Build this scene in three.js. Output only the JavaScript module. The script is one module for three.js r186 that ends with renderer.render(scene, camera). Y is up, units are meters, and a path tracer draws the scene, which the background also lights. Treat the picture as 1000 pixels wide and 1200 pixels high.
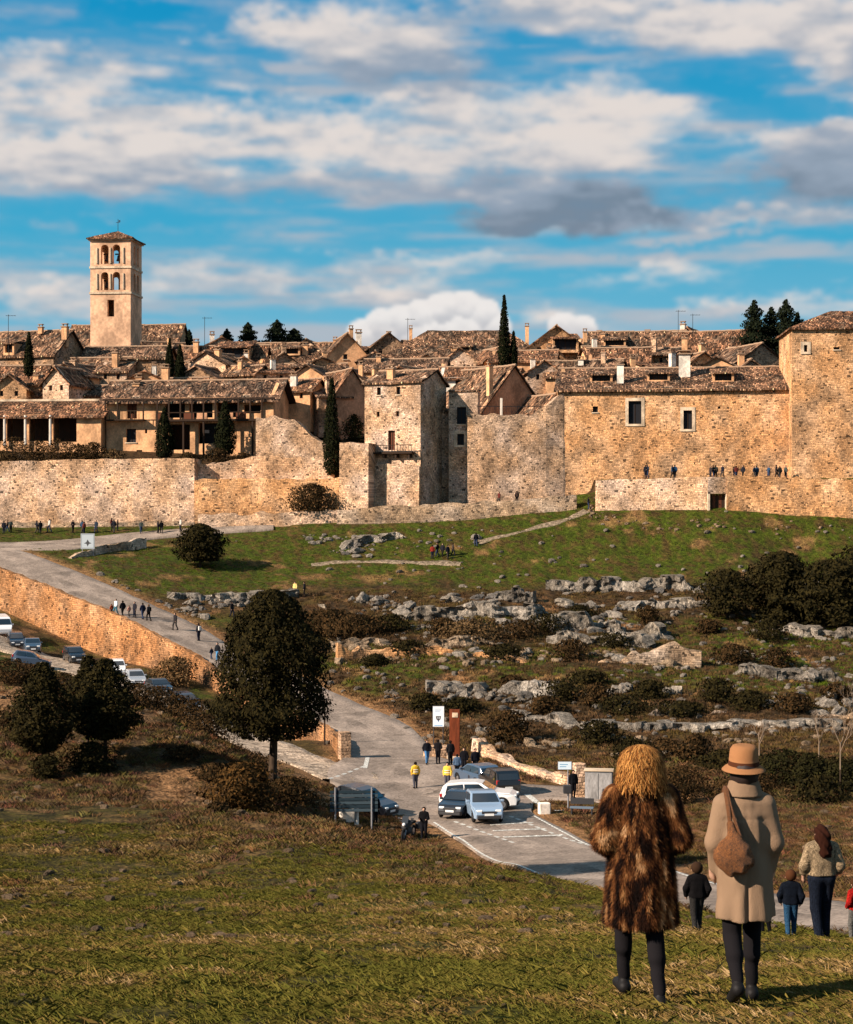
import * as THREE from 'three';
import { mergeGeometries } from 'three/addons/utils/BufferGeometryUtils.js';
import { MeshSurfaceSampler } from 'three/addons/math/MeshSurfaceSampler.js';
import { RoundedBoxGeometry } from 'three/addons/geometries/RoundedBoxGeometry.js';

// ------------------------------------------------------------------ camera, sky, sun, exposure
const scene = new THREE.Scene();
const EYE = 20, F = 2100;                                   // eye height in metres, focal length in photo pixels (1000 x 1200)
const camera = new THREE.PerspectiveCamera(2 * Math.atan(600 / F) * 180 / Math.PI, 853 / 1024, 0.5, 6000);
camera.position.set(0, EYE, 0); camera.lookAt(0, EYE, -100);
const renderer = new THREE.WebGLRenderer({ antialias: true });
renderer.toneMapping = THREE.LinearToneMapping;
const EXPOSURE = 2.0;
renderer.toneMappingExposure = EXPOSURE;
renderer.shadowMap.enabled = true;
const SUN = new THREE.Vector3(-0.76, 0.51, 0.4).normalize();
const sun = new THREE.DirectionalLight(new THREE.Color(1, 0.84, 0.70), 5);
sun.position.copy(SUN).multiplyScalar(300).add(new THREE.Vector3(0, 20, -140)); sun.target.position.set(0, 20, -140);
sun.castShadow = true; sun.shadow.mapSize.set(4096, 4096); sun.shadow.radius = 1;
Object.assign(sun.shadow.camera, { left: -190, right: 190, top: 190, bottom: -190, near: 1, far: 700 });
scene.add(sun, sun.target);

// ------------------------------------------------------------------ small tools
function rngOf(seed) { let a = seed >>> 0; return () => { a = (a + 0x6D2B79F5) | 0; let t = Math.imul(a ^ (a >>> 15), 1 | a); t = (t + Math.imul(t ^ (t >>> 7), 61 | t)) ^ t; return ((t ^ (t >>> 14)) >>> 0) / 4294967296; }; }
const R = rngOf(7);
const rr = (a, b) => a + (b - a) * R();
const V = (x, y, z) => new THREE.Vector3(x, y, z);
const clamp = (x, a = 0, b = 1) => x < a ? a : x > b ? b : x;
const ss = (a, b, x) => { const t = clamp((x - a) / (b - a)); return t * t * (3 - 2 * t); };
const mix = (a, b, t) => a + (b - a) * t;
const PERM = new Uint8Array(512); { const r = rngOf(99), p = [...Array(256).keys()]; for (let i = 255; i > 0; i--) { const j = Math.floor(r() * (i + 1)); [p[i], p[j]] = [p[j], p[i]]; } for (let i = 0; i < 512; i++) PERM[i] = p[i & 255]; }
const HV = new Float32Array(256); { const r = rngOf(5); for (let i = 0; i < 256; i++) HV[i] = r(); }
function n2(x, y) { const xi = Math.floor(x), yi = Math.floor(y); let u = x - xi, v = y - yi; u = u * u * (3 - 2 * u); v = v * v * (3 - 2 * v); const X = xi & 255, Y = yi & 255, A = PERM[X] + Y, B = PERM[(X + 1) & 255] + Y; const a = HV[PERM[A & 255 | 0]], b = HV[PERM[B & 255]], c = HV[PERM[(A + 1) & 255]], d = HV[PERM[(B + 1) & 255]]; return a + (b - a) * u + (c - a) * v + (a - b - c + d) * u * v; }
function n3(x, y, z) { const zi = Math.floor(z); let w = z - zi; w = w * w * (3 - 2 * w); const a = n2(x + zi * 17.31, y + zi * 9.17), b = n2(x + (zi + 1) * 17.31, y + (zi + 1) * 9.17); return a + (b - a) * w; }
function fbm(x, y, o = 4) { let s = 0, a = 0.5, t = 0; for (let i = 0; i < o; i++) { s += a * n2(x, y); t += a; x = x * 2.03 + 11.7; y = y * 2.03 + 5.3; a *= 0.5; } return s / t; }
// periodic noise for tiling textures
function pn(x, y, p) { const xi = Math.floor(x), yi = Math.floor(y); let u = x - xi, v = y - yi; u = u * u * (3 - 2 * u); v = v * v * (3 - 2 * v); const h = (i, j) => HV[PERM[(PERM[((i % p) + p) % p & 255] + (((j % p) + p) % p)) & 255]]; const a = h(xi, yi), b = h(xi + 1, yi), c = h(xi, yi + 1), d = h(xi + 1, yi + 1); return a + (b - a) * u + (c - a) * v + (a - b - c + d) * u * v; }
function pfbm(x, y, p, o) { let s = 0, a = 0.5, t = 0; for (let i = 0; i < o; i++) { s += a * pn(x, y, p); t += a; x = x * 2; y = y * 2; p *= 2; a *= 0.55; } return s / t; }
// a place in the world from its direction (in photo pixels) and its distance in metres
const P = (px, py, d) => V((px - 500) / F * d, EYE + (600 - py) / F * d, -d);
const XA = (px, d) => (px - 500) / F * d, YA = (py, d) => EYE + (600 - py) / F * d;

// ------------------------------------------------------------------ the sky: air and clouds
{
  const W = 4096, Hh = 2048, data = new Float32Array(W * Hh * 4);
  const K = 180 / Math.PI, U = F / K;                       // photo pixels per degree near the middle
  const PERIOD = 45 * U;
  // clouds: centre, half sizes (in 1/36.65 degree), thickness, brightness; the same flock of clouds goes round the horizon
  const blobs = [
    [25, 8, 95, 18, .75, .5], [120, 92, 140, 26, .6, .62], [55, 140, 150, 24, .95, .86], [170, 185, 110, 26, .85, .8], [60, 205, 150, 26, .9, .75],
    [370, 52, 95, 30, 1.0, .95], [470, 60, 80, 26, .8, .6], [440, 88, 90, 20, .85, .25], [300, 40, 90, 30, .45, .5], [330, 152, 120, 34, .9, .8], [490, 122, 70, 14, .75, .8], [455, 178, 80, 26, 1.05, .98],
    [690, 150, 120, 38, 1.1, 1.0], [800, 140, 70, 14, .8, .9], [640, 192, 190, 20, .8, .7], [300, 224, 330, 18, .7, .45], [560, 226, 110, 14, .6, .45],
    [640, 15, 130, 42, .85, .62], [540, 95, 70, 60, .5, .4], [880, 45, 120, 38, 1.0, .9], [965, 95, 75, 55, .95, .6], [780, 60, 60, 40, .6, .55], [880, 66, 45, 14, .7, 1.1],
    [660, 252, 110, 24, 1.2, -.15], [715, 238, 70, 24, .9, -.25], [600, 262, 60, 14, .7, -.1], [945, 218, 85, 30, 1.1, .04], [985, 200, 60, 30, .8, .12], [860, 262, 170, 16, .8, .65], [960, 168, 90, 16, .8, .85],
    [105, 350, 60, 26, .65, .8], [210, 330, 70, 26, .7, .72], [310, 335, 60, 26, .45, .5], [480, 302, 120, 15, .65, .9], [450, 342, 80, 17, .75, .68],
    [785, 325, 55, 18, .8, .95], [850, 365, 50, 16, .7, .65], [665, 374, 48, 11, .8, 1], [30, 362, 70, 18, .6, .8], [960, 362, 70, 15, .6, .85],
    [1130, 60, 150, 45, .9, .7], [1180, 180, 170, 40, .9, .8], [1330, 110, 140, 35, .95, .85], [1480, 60, 130, 36, .8, .6], [1520, 190, 150, 40, .9, .75], [1300, 260, 160, 28, .8, .3], [1420, 340, 130, 24, .7, .8], [1150, 345, 90, 20, .7, .8],
    [860, 122, 85, 30, -1.3, 0], [935, 148, 40, 16, -.7, 0], [170, 35, 110, 22, -1.1, 0], [600, 55, 60, 13, -1.1, 0], [300, 100, 80, 14, -.8, 0], [1020, 285, 300, 10, -.5, 0], [130, 268, 260, 20, -.9, 0], [470, 262, 70, 12, -.3, 0], [780, 292, 260, 10, -.5, 0], [1250, 150, 60, 24, -.9, 0],
  ];
  const heaps = [[425, 392, 22], [447, 384, 26], [470, 378, 24], [494, 374, 27], [520, 366, 28], [545, 362, 25], [566, 370, 24], [582, 384, 20], [540, 388, 34], [500, 394, 34], [660, 384, 20], [684, 386, 18], [1180, 380, 26], [1215, 372, 30], [1250, 380, 26], [1480, 384, 26], [1510, 378, 24]];
  const lin = (c) => c.map((v) => Math.pow(v / 255, 2.2));
  const top = lin([6, 140, 194]), mid = lin([70, 170, 206]), low = lin([150, 202, 222]), cream = lin([228, 218, 212]), white = lin([240, 234, 230]), grey = lin([150, 163, 180]), dark = lin([98, 118, 138]);
  for (let j = 0; j < Hh; j++) {
    const el = ((j + 0.5) / Hh - 0.5) * 180;                // rows run upwards
    for (let i = 0; i < W; i++) {
      const k = (j * W + i) * 4; data[k + 3] = 1;
      const front = i > 800 && i < 1248 && el < 22;          // finer where the flock stands before the hill; elsewhere every second sample
      if (!front && el > 1 && (i & 1 || j & 1)) { const q = ((j & ~1) * W + (i & ~1)) * 4; data[k] = data[q]; data[k + 1] = data[q + 1]; data[k + 2] = data[q + 2]; continue; }
      if (el < -0.5) { data[k] = 0.16 / EXPOSURE; data[k + 1] = 0.15 / EXPOSURE; data[k + 2] = 0.12 / EXPOSURE; continue; }
      const az = ((i + 0.5) / W * 360) - 90;               // 0 in the middle of the view
      const ppx = 500 + az * U, ppy = 600 - el * U;
      // bent by noise so that edges are ragged
      const a1 = az * 0.42, e1 = el * 1.0;
      const s = az;
      const wx = (fbm(s * 0.55 + 40, el * 1.1 + 3, 4) - 0.5), wy = (fbm(s * 0.5 + 9, el * 1.2 + 70, 4) - 0.5);
      const fx = (fbm(s * 2.6, el * 4.2, 5) - 0.5), fine = fbm(s * 0.8 + 7, el * 3.0 + 31, 6) - 0.5;
      let den = 0, br = 0, bw = 1e-4;
      const gx = ((ppx + wx * 90 + fx * 34) % PERIOD + PERIOD) % PERIOD, gy = ppy + wy * 40 + fx * 14;
      const gx0 = (ppx % PERIOD + PERIOD) % PERIOD;
      if (ppy > -110) for (const b of blobs) {
        let dx = gx - b[0]; if (dx > PERIOD / 2) dx -= PERIOD; if (dx < -PERIOD / 2) dx += PERIOD;
        dx /= b[2]; const dy = (gy - b[1]) / b[3]; const q = dx * dx + dy * dy;
        if (q > 5) continue;
        const w = Math.exp(-q * 1.1); den += b[4] * w;
        if (b[4] > 0) { const ww = w * b[4]; br += ww * (b[5] - dy * 0.16); bw += ww; }
      }
      const hi = ss(40, -110, ppy);                        // above the flock: layered cloud, drawn out by the height
      if (hi > 0) { const q = 9 / (Math.sin(Math.max(el, 8) / K) * 10 + 1); const cx = Math.sin(s / K) * 9 / (0.35 + Math.sin(el / K) * 1.6), cz = Math.cos(s / K) * 9 / (0.35 + Math.sin(el / K) * 1.6); const g = fbm(cx * 1.3 + 50, cz * 1.3 + 20, 6); const m = ss(0.46, 0.66, g) * hi; den += m * 1.0; br += m * (0.55 + 0.5 * (fbm(cx * 3, cz * 3, 3) - 0.4)); bw += m; }
      br = br / bw + fine * 0.75 + fx * 0.25;
      let a = ss(0.04, 0.98, den + fine * 0.85 + fx * 0.2);
      // a thin veil between the clouds
      const veil = ss(0.36, 0.72, fbm(s * 0.22 + 3, el * 2.1 + 17, 6)) * 0.75 * ss(-300, 60, ppy) + 0.08;
      // heaped white cloud low over the horizon, round the whole sky
      let puff = 0, pb = 0; if (ppy > 300 && ppy < 440) for (const q of heaps) { let dx = gx0 - q[0]; if (dx > PERIOD / 2) dx -= PERIOD; if (dx < -PERIOD / 2) dx += PERIOD; const dy = ppy - q[1], m = 1 - Math.hypot(dx, dy * 1.1) / q[2]; if (m > puff) { puff = m; pb = dy / q[2]; } }
      const pa = ss(0.02, 0.16, puff + fx * 0.3 + wx * 0.12 - 0.02) * (puff > 0 ? 1 : 0);
      const t = clamp(el / 17);
      const c = [0, 1, 2].map((q) => { const base = t < 0.45 ? mix(low[q], mid[q], t / 0.45) : mix(mid[q], top[q], (t - 0.45) / 0.55); const h = ss(17, 70, el); return base * (1 - 0.35 * h); });
      for (let q = 0; q < 3; q++) {
        let col = br > 0.35 ? mix(grey[q], cream[q], ss(0.3, 0.95, br)) : mix(dark[q] * 0.9, grey[q], ss(-0.55, 0.4, br));
        const v = mix(mix(mix(c[q], mix(grey[q], cream[q], 0.35), veil * ss(0.9, 0.0, -Math.min(0, den))), col, a * 0.96), mix(white[q], mix(grey[q], cream[q], 0.5), ss(-0.5, 0.8, pb + fx)), pa * 0.95);
        data[k + q] = v / EXPOSURE;
      }
    }
  }
  const tex = new THREE.DataTexture(data, W, Hh, THREE.RGBAFormat, THREE.FloatType);
  tex.mapping = THREE.EquirectangularReflectionMapping; tex.magFilter = THREE.LinearFilter; tex.minFilter = THREE.LinearFilter; tex.needsUpdate = true;
  scene.background = tex; scene.environment = tex;
}
console.log('sky done');

// ------------------------------------------------------------------ textures and materials
function dataTex(n, fn, srgb = true, rep = 1) {
  const d = new Uint8Array(n * n * 4);
  for (let j = 0; j < n; j++) for (let i = 0; i < n; i++) { const c = fn((i + 0.5) / n, (j + 0.5) / n); const k = (j * n + i) * 4; d[k] = clamp(c[0]) * 255; d[k + 1] = clamp(c[1]) * 255; d[k + 2] = clamp(c[2]) * 255; d[k + 3] = 255; }
  const t = new THREE.DataTexture(d, n, n); t.wrapS = t.wrapT = THREE.RepeatWrapping; t.magFilter = THREE.LinearFilter; t.minFilter = THREE.LinearMipmapLinearFilter; t.generateMipmaps = true;
  if (srgb) t.colorSpace = THREE.SRGBColorSpace; t.repeat.set(rep, rep); t.needsUpdate = true; return t;
}
// rubble masonry: rough courses of uneven stones; returns [nearness to the joint, id of the stone]
function masonry(u, v, rows, seed) {
  let y = v * rows + (pn(u * 24, v * 24, 24) - 0.5) * 0.9; const row = Math.floor(y), fy = y - row, rw = ((row % rows) + rows) % rows;
  const per = 34 + Math.floor(HV[(rw * 7 + seed) & 255] * 20); let x = u * per + HV[(rw * 13 + seed) & 255] * 5 + (pn(u * 48, v * 48, 48) - 0.5) * 1.0; const ci = Math.floor(x), fx = x - ci, cid = ((ci % per) + per) % per;
  const e = Math.min(fx * rows / per, (1 - fx) * rows / per, fy, 1 - fy);
  return [e, HV[PERM[(PERM[cid & 255] + rw * 3 + seed) & 255]], HV[PERM[(PERM[(cid + 91) & 255] + rw * 5 + seed) & 255]]];
}
function stoneTex(tint, holes, seed) {
  return dataTex(1024, (u, v) => {
    const [e, id, id2] = masonry(u, v, 64, seed);
    const stain = pfbm(u * 7 + seed, v * 7, 7, 6), g = pfbm(u * 96, v * 96, 96, 2), big = pfbm(u * 4 + 0.5, v * 4 + seed, 4, 5), pits = pfbm(u * 60 + 9, v * 60 + seed, 60, 3);
    let k = 0.82 + 0.24 * id + (g - 0.5) * 0.3; k *= mix(0.86, 1.12, ss(0.28, 0.7, stain));
    const joint = ss(0.03, 0.14, e); k *= mix(0.8, 1, joint);
    if (id2 < holes * 0.16) k *= 0.5; else if (id2 < holes * 1.2) k *= 0.84; if (pits < 0.27) k *= mix(0.5, 1, ss(0.2, 0.27, pits));
    const w = ss(0.5, 0.75, big) * 0.5, o = ss(0.55, 0.3, big) * 0.4;
    return [tint[0] * k, tint[1] * k * (1 - 0.10 * o + 0.05 * w), tint[2] * k * (1 - 0.25 * o + 0.14 * w)];
  });
}
const stoneBump = dataTex(1024, (u, v) => { const [e, id] = masonry(u, v, 64, 3); const g = pfbm(u * 96, v * 96, 96, 3); const k = ss(0.0, 0.16, e) * (0.55 + 0.3 * id) + (g - 0.5) * 0.35 + 0.1; return [k, k, k]; }, false);
const plasterTex = (tint) => dataTex(512, (u, v) => { const g = pfbm(u * 24, v * 24, 24, 4), b = pfbm(u * 3, v * 3, 3, 5); const k = mix(0.84, 1.08, ss(0.25, 0.75, b)) * (0.88 + 0.28 * g); return [tint[0] * k, tint[1] * k, tint[2] * k]; });
// old clay tiles laid in rows up the slope, each row its own tone, with lichen
const roofTex = (seed) => dataTex(1024, (u, v) => {
  const cols = 40, rows = 20; const ci = Math.floor(u * cols), fx = u * cols - ci, ri = Math.floor(v * rows), fy = v * rows - ri;
  const id = HV[PERM[(PERM[ci & 255] + ri * 7 + seed) & 255]], id2 = HV[PERM[(PERM[(ci + 40) & 255] + ri * 11 + seed) & 255]], big = pfbm(u * 4, v * 4 + seed, 4, 5);
  let k = 0.5 + 0.62 * id; if (id2 > 0.9) k *= 1.45; if (id2 < 0.16) k *= 0.5; k *= mix(0.72, 1.2, ss(0.3, 0.7, big));
  if (Math.abs(fx - 0.5) > 0.38) k *= 0.45; if (fy < 0.12) k *= 0.75;
  const l = ss(0.5, 0.72, pfbm(u * 6 + 3, v * 6 + seed, 6, 4));
  return [mix(0.70, 0.62, l) * k, mix(0.545, 0.54, l) * k, mix(0.43, 0.46, l) * k];
});
const roofBump = dataTex(1024, (u, v) => { const fx = u * 40 % 1, fy = v * 20 % 1; const k = Math.sqrt(Math.max(0, 1 - Math.pow((fx - 0.5) * 2, 2))) * 0.8 + fy * 0.2; return [k, k, k]; }, false);
const detailTex = dataTex(1024, (u, v) => { const a = pfbm(u * 8, v * 8, 8, 7), b = pfbm(u * 64, v * 64, 64, 4), c = pfbm(u * 30 + 5, v * 30, 30, 3); let k = 0.42 + 0.55 * a + (b - 0.5) * 0.7; if (c > 0.68) k *= 0.6; if (c < 0.3) k *= 1.22; return [k, k, k * 0.97]; });
const detailBump = dataTex(1024, (u, v) => { const a = pfbm(u * 16, v * 16, 16, 6), b = pfbm(u * 64, v * 64, 64, 4); const k = a * 0.6 + b * 0.5; return [k, k, k]; }, false);
const asphaltTex = dataTex(1024, (u, v) => { const a = pfbm(u * 9, v * 9, 9, 6), b = pfbm(u * 256, v * 256, 256, 1), c = pfbm(u * 5 + 2, v * 14, 5, 4), e = pfbm(u * 14 + 3, v * 14 + 8, 14, 5), f = pfbm(u * 7 + 1, v * 7 + 4, 7, 2); let k = 0.64 + 0.18 * (a - 0.5) + 0.06 + (b - 0.5) * 0.2; k *= mix(0.9, 1.06, ss(0.3, 0.7, c)); if (Math.abs(e - 0.5) < 0.006) k *= 0.72; if (f > 0.66) k *= 0.86; return [k, k * 0.955, k * 0.91]; });
const barkTex = dataTex(256, (u, v) => { const a = pfbm(u * 16, v * 4, 4, 5), b = pfbm(u * 8, v * 8, 8, 4); const k = 0.5 + 0.5 * a + 0.3 * (b - 0.5); return [k, k, k]; });
const rep = (t, r) => { const c = t.clone(); c.repeat.set(r, r); c.needsUpdate = true; return c; };
const M = {};
const std = (o) => { const p = { roughness: 0.95, side: THREE.DoubleSide, ...o }; return p.roughness >= 0.85 && !p.metalness ? new THREE.MeshPhysicalMaterial({ specularIntensity: 0.2, ...p }) : new THREE.MeshStandardMaterial(p); };
const C = (r, g, b) => new THREE.Color().setRGB(r, g, b);
const stoneA = stoneTex([0.83, 0.70, 0.585], 0.10, 3), stoneB = stoneTex([0.83, 0.645, 0.47], 0.09, 41), stoneC = stoneTex([0.74, 0.65, 0.56], 0.16, 77);
const SB = { bumpMap: rep(stoneBump, 0.075), bumpScale: 0.05 };
M.stone = std({ map: rep(stoneA, 0.075), ...SB, vertexColors: true });
M.stoneWarm = std({ map: rep(stoneB, 0.075), ...SB, vertexColors: true });
M.stoneRubble = std({ map: rep(stoneB, 0.075), ...SB, vertexColors: true, color: C(0.62, 0.56, 0.52) });
M.stoneGrey = std({ map: rep(stoneC, 0.075), ...SB, vertexColors: true });
M.house = std({ map: rep(stoneA, 0.075), ...SB });
M.houseWarm = std({ map: rep(stoneB, 0.075), ...SB });
M.houseDull = std({ map: rep(stoneC, 0.075), ...SB, color: C(0.8, 0.68, 0.58) });
M.ashlar = std({ map: rep(plasterTex([0.78, 0.625, 0.50]), 0.12) });
M.granary = std({ map: rep(plasterTex([0.80, 0.63, 0.48]), 0.16), ...SB });
M.plaster = std({ map: rep(plasterTex([0.78, 0.60, 0.44]), 0.2) });
M.white = std({ map: rep(plasterTex([0.82, 0.78, 0.72]), 0.3) });
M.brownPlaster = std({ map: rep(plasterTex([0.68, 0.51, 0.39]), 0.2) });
const roofA = roofTex(1), roofB = roofTex(60);
M.roofs = [std({ map: rep(roofA, 0.125), bumpMap: rep(roofBump, 0.125), bumpScale: 0.08, color: C(0.74, 0.70, 0.66) }), std({ map: rep(roofB, 0.125), bumpMap: rep(roofBump, 0.125), bumpScale: 0.08, color: C(0.78, 0.66, 0.58) }), std({ map: rep(roofA, 0.125), bumpMap: rep(roofBump, 0.125), bumpScale: 0.08, color: C(0.62, 0.61, 0.61) })];
M.ridge = std({ color: C(0.30, 0.20, 0.13) });
M.darkWood = std({ color: C(0.035, 0.022, 0.015) });
M.redWood = std({ color: C(0.11, 0.04, 0.022) });
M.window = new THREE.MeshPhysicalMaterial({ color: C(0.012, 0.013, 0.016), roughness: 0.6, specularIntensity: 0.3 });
M.ironDark = std({ color: C(0.02, 0.02, 0.022), roughness: 0.5, metalness: 0.6 });
M.lintel = std({ map: rep(plasterTex([0.74, 0.66, 0.56]), 0.3) });
M.ground = std({ map: rep(detailTex, 0.2), bumpMap: rep(detailBump, 0.2), bumpScale: 0.06, vertexColors: true, roughness: 1 });
M.asphalt = std({ map: rep(asphaltTex, 0.045), color: C(0.58, 0.51, 0.45), roughness: 0.95 });
M.dirt = std({ map: rep(detailTex, 0.14), bumpMap: rep(detailBump, 0.14), bumpScale: 0.05, color: C(0.82, 0.62, 0.47), roughness: 1 });
M.path = std({ map: rep(detailTex, 0.3), color: C(0.42, 0.32, 0.23), roughness: 1 });
M.paint = std({ map: rep(detailTex, 0.5), color: C(1.15, 1.12, 1.05), roughness: 0.7 });
M.rock = std({ map: rep(detailTex, 0.45), bumpMap: rep(detailBump, 0.45), bumpScale: 0.1, color: C(0.50, 0.43, 0.37), roughness: 1 });
M.rockWarm = std({ map: rep(detailTex, 0.45), bumpMap: rep(detailBump, 0.45), bumpScale: 0.1, color: C(0.56, 0.40, 0.27), roughness: 1 });
M.rockGrey = std({ map: rep(detailTex, 0.6), bumpMap: rep(detailBump, 0.6), bumpScale: 0.1, color: C(0.29, 0.26, 0.24), roughness: 1 });
M.bark = std({ map: rep(barkTex, 1), color: C(0.10, 0.068, 0.045) });
const matt = (o) => new THREE.MeshPhysicalMaterial({ roughness: 1, specularIntensity: 0.15, side: THREE.DoubleSide, ...o });
M.leaf = matt({ vertexColors: true });
M.twig = std({ vertexColors: true, roughness: 1 });

const taken = {};
function numbered(name) { const n = taken[name] = (taken[name] ?? -1) + 1; return n ? name + '_' + String(n).padStart(3, '0') : name; }
function shade(o) { o.castShadow = true; o.receiveShadow = true; return o; }
function thing(name, label, category, pos = V(0, 0, 0), turn = 0, group) { const g = new THREE.Group(); g.name = numbered(name); g.userData = { label, category }; if (group) g.userData.group = group; g.position.copy(pos); g.rotation.y = turn; scene.add(g); return g; }
function part(name, geo, mat, parent) { const m = shade(new THREE.Mesh(geo, mat)); m.name = name; parent.add(m); return m; }
function lone(name, geo, mat, label, category, pos = V(0, 0, 0), turn = 0, group) { const m = shade(new THREE.Mesh(geo, mat)); m.name = numbered(name); m.userData = { label, category }; if (group) m.userData.group = group; m.position.copy(pos); m.rotation.y = turn; scene.add(m); return m; }
function structure(name, geo, mat) { const m = shade(new THREE.Mesh(geo, mat)); m.name = numbered(name); m.userData.kind = 'structure'; scene.add(m); return m; }
// merge geometries down to position, normal, uv (and colour)
function join(list, color = false) { return mergeGeometries(list.map((g) => { let q = g.index ? g.toNonIndexed() : g; for (const k of Object.keys(q.attributes)) if (!['position', 'normal', 'uv', ...(color ? ['color'] : [])].includes(k)) q.deleteAttribute(k); if (!q.attributes.uv) q.setAttribute('uv', new THREE.BufferAttribute(new Float32Array(q.attributes.position.count * 2), 2)); return q; })); }
// texture coordinates in metres from the way each face points
function metreUV(g, ox = 0, oy = 0) {
  g = g.index ? g.toNonIndexed() : g; const p = g.attributes.position, uv = new Float32Array(p.count * 2), a = V(), b = V(), c = V(), n = V();
  for (let i = 0; i < p.count; i += 3) { a.fromBufferAttribute(p, i); b.fromBufferAttribute(p, i + 1); c.fromBufferAttribute(p, i + 2); n.copy(b).sub(a).cross(c.clone().sub(a)); const X = Math.abs(n.x), Y = Math.abs(n.y), Z = Math.abs(n.z); for (let k = 0; k < 3; k++) { const q = [a, b, c][k]; const u = Z >= X && Z >= Y ? q.x : X >= Y ? q.z : q.x, v = Y > X && Y > Z ? q.z : q.y; uv[(i + k) * 2] = u + ox; uv[(i + k) * 2 + 1] = v + oy; } }
  g.setAttribute('uv', new THREE.BufferAttribute(uv, 2)); return g;
}
const box = (w, h, d, x = 0, y = 0, z = 0) => new THREE.BoxGeometry(w, h, d).translate(x, y, z);
const cyl = (r0, r1, h, x = 0, y = 0, z = 0, n = 10) => new THREE.CylinderGeometry(r1, r0, h, n).translate(x, y, z);
function bar(a, b, r, n = 6, r1 = r) { const d = b.clone().sub(a), L = d.length(); const g = new THREE.CylinderGeometry(r1, r, L, n); g.translate(0, L / 2, 0); g.applyQuaternion(new THREE.Quaternion().setFromUnitVectors(V(0, 1, 0), d.normalize())); return g.translate(a.x, a.y, a.z); }

console.log('textures done');
// ------------------------------------------------------------------ terrain: thin-plate surfaces through measured points
function tps(pts) {
  const n = pts.length, N = n + 3, A = Array.from({ length: N }, () => new Float64Array(N + 1)), k = (r2) => r2 < 1e-9 ? 0 : r2 * Math.log(r2) * 0.5, S = 60;
  for (let i = 0; i < n; i++) { for (let j = 0; j < n; j++) { const dx = (pts[i].x - pts[j].x) / S, dz = (pts[i].z - pts[j].z) / S; A[i][j] = k(dx * dx + dz * dz); } A[i][i] += 0.0006; A[i][n] = A[n][i] = 1; A[i][n + 1] = A[n + 1][i] = pts[i].x / S; A[i][n + 2] = A[n + 2][i] = pts[i].z / S; A[i][N] = pts[i].y; }
  for (let c = 0; c < N; c++) { let p = c; for (let r = c + 1; r < N; r++) if (Math.abs(A[r][c]) > Math.abs(A[p][c])) p = r; [A[c], A[p]] = [A[p], A[c]]; for (let r = 0; r < N; r++) if (r !== c) { const f = A[r][c] / A[c][c]; if (f) for (let q = c; q <= N; q++) A[r][q] -= f * A[c][q]; } }
  const w = A.map((r, i) => r[N] / r[i]);
  return (x, z) => { let s = w[n] + w[n + 1] * x / S + w[n + 2] * z / S; for (let i = 0; i < n; i++) { const dx = (x - pts[i].x) / S, dz = (z - pts[i].z) / S; const r2 = dx * dx + dz * dz; if (r2 > 1e-9) s += w[i] * r2 * Math.log(r2) * 0.5; } return s; };
}
const XY = (x, d, h) => V(x, EYE + h, -d);
const shared = [
  XY(-25, -15, .6), XY(0, -15, .6), XY(25, -15, .4), XY(-20, 0, -1.6), XY(0, 0, -1.6), XY(20, 0, -1.8), XY(-25, 12, -3.1), XY(0, 12, -3.2), XY(2, 12.2, -3.22), XY(6, 12, -3.35), XY(25, 12, -4.2),
  P(0, 1100, 25), P(500, 1100, 25), P(930, 1100, 25), XY(16, 28, -7.6), XY(-25, 25, -5.2), P(0, 1000, 42), P(250, 1020, 40), P(0, 935, 62), P(50, 905, 72), P(0, 860, 90), P(0, 822, 102), P(0, 788, 120), XY(-60, 60, -8.5), XY(-60, 110, -9.5),
  P(320, 915, 75), P(285, 965, 62), P(400, 968, 60), P(500, 1003, 52), P(600, 1024, 46), XY(-4.5, 84, -16.3), XY(-1, 84, -16.9), XY(2.5, 84, -16.6), XY(-2, 93, -17.7), XY(-6, 95, -17.4), P(700, 1042, 40), P(800, 1072, 32), XY(9.6, 42, -10.3), XY(13, 42, -10.8), XY(-3.5, 74, -14), XY(0, 66, -13.4), XY(2.7, 58, -12.6), XY(5, 50, -11.6),
  P(300, 893, 85), P(220, 852, 100), P(150, 828, 108), XY(-17, 118, -14.5), XY(-9, 100, -15.5), XY(-25, 135, -14.4), XY(-36, 140, -12.8),
  XY(-4.4, 108, -18), XY(-6, 118, -18), XY(-3.8, 126, -18), XY(3, 105, -18), XY(3.6, 126, -18), XY(8, 111, -18), XY(7.5, 105, -18), XY(5, 133, -18), XY(2, 97, -17.85), XY(8.4, 97, -17.85), XY(5.2, 77, -15.8), XY(11.8, 77, -15.8), XY(8.3, 62, -13.6), XY(14.8, 62, -13.6), XY(12, 47, -11.2), XY(18, 47, -11.2),
  XY(40, 40, -12), XY(45, 80, -15.5),
];
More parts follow.
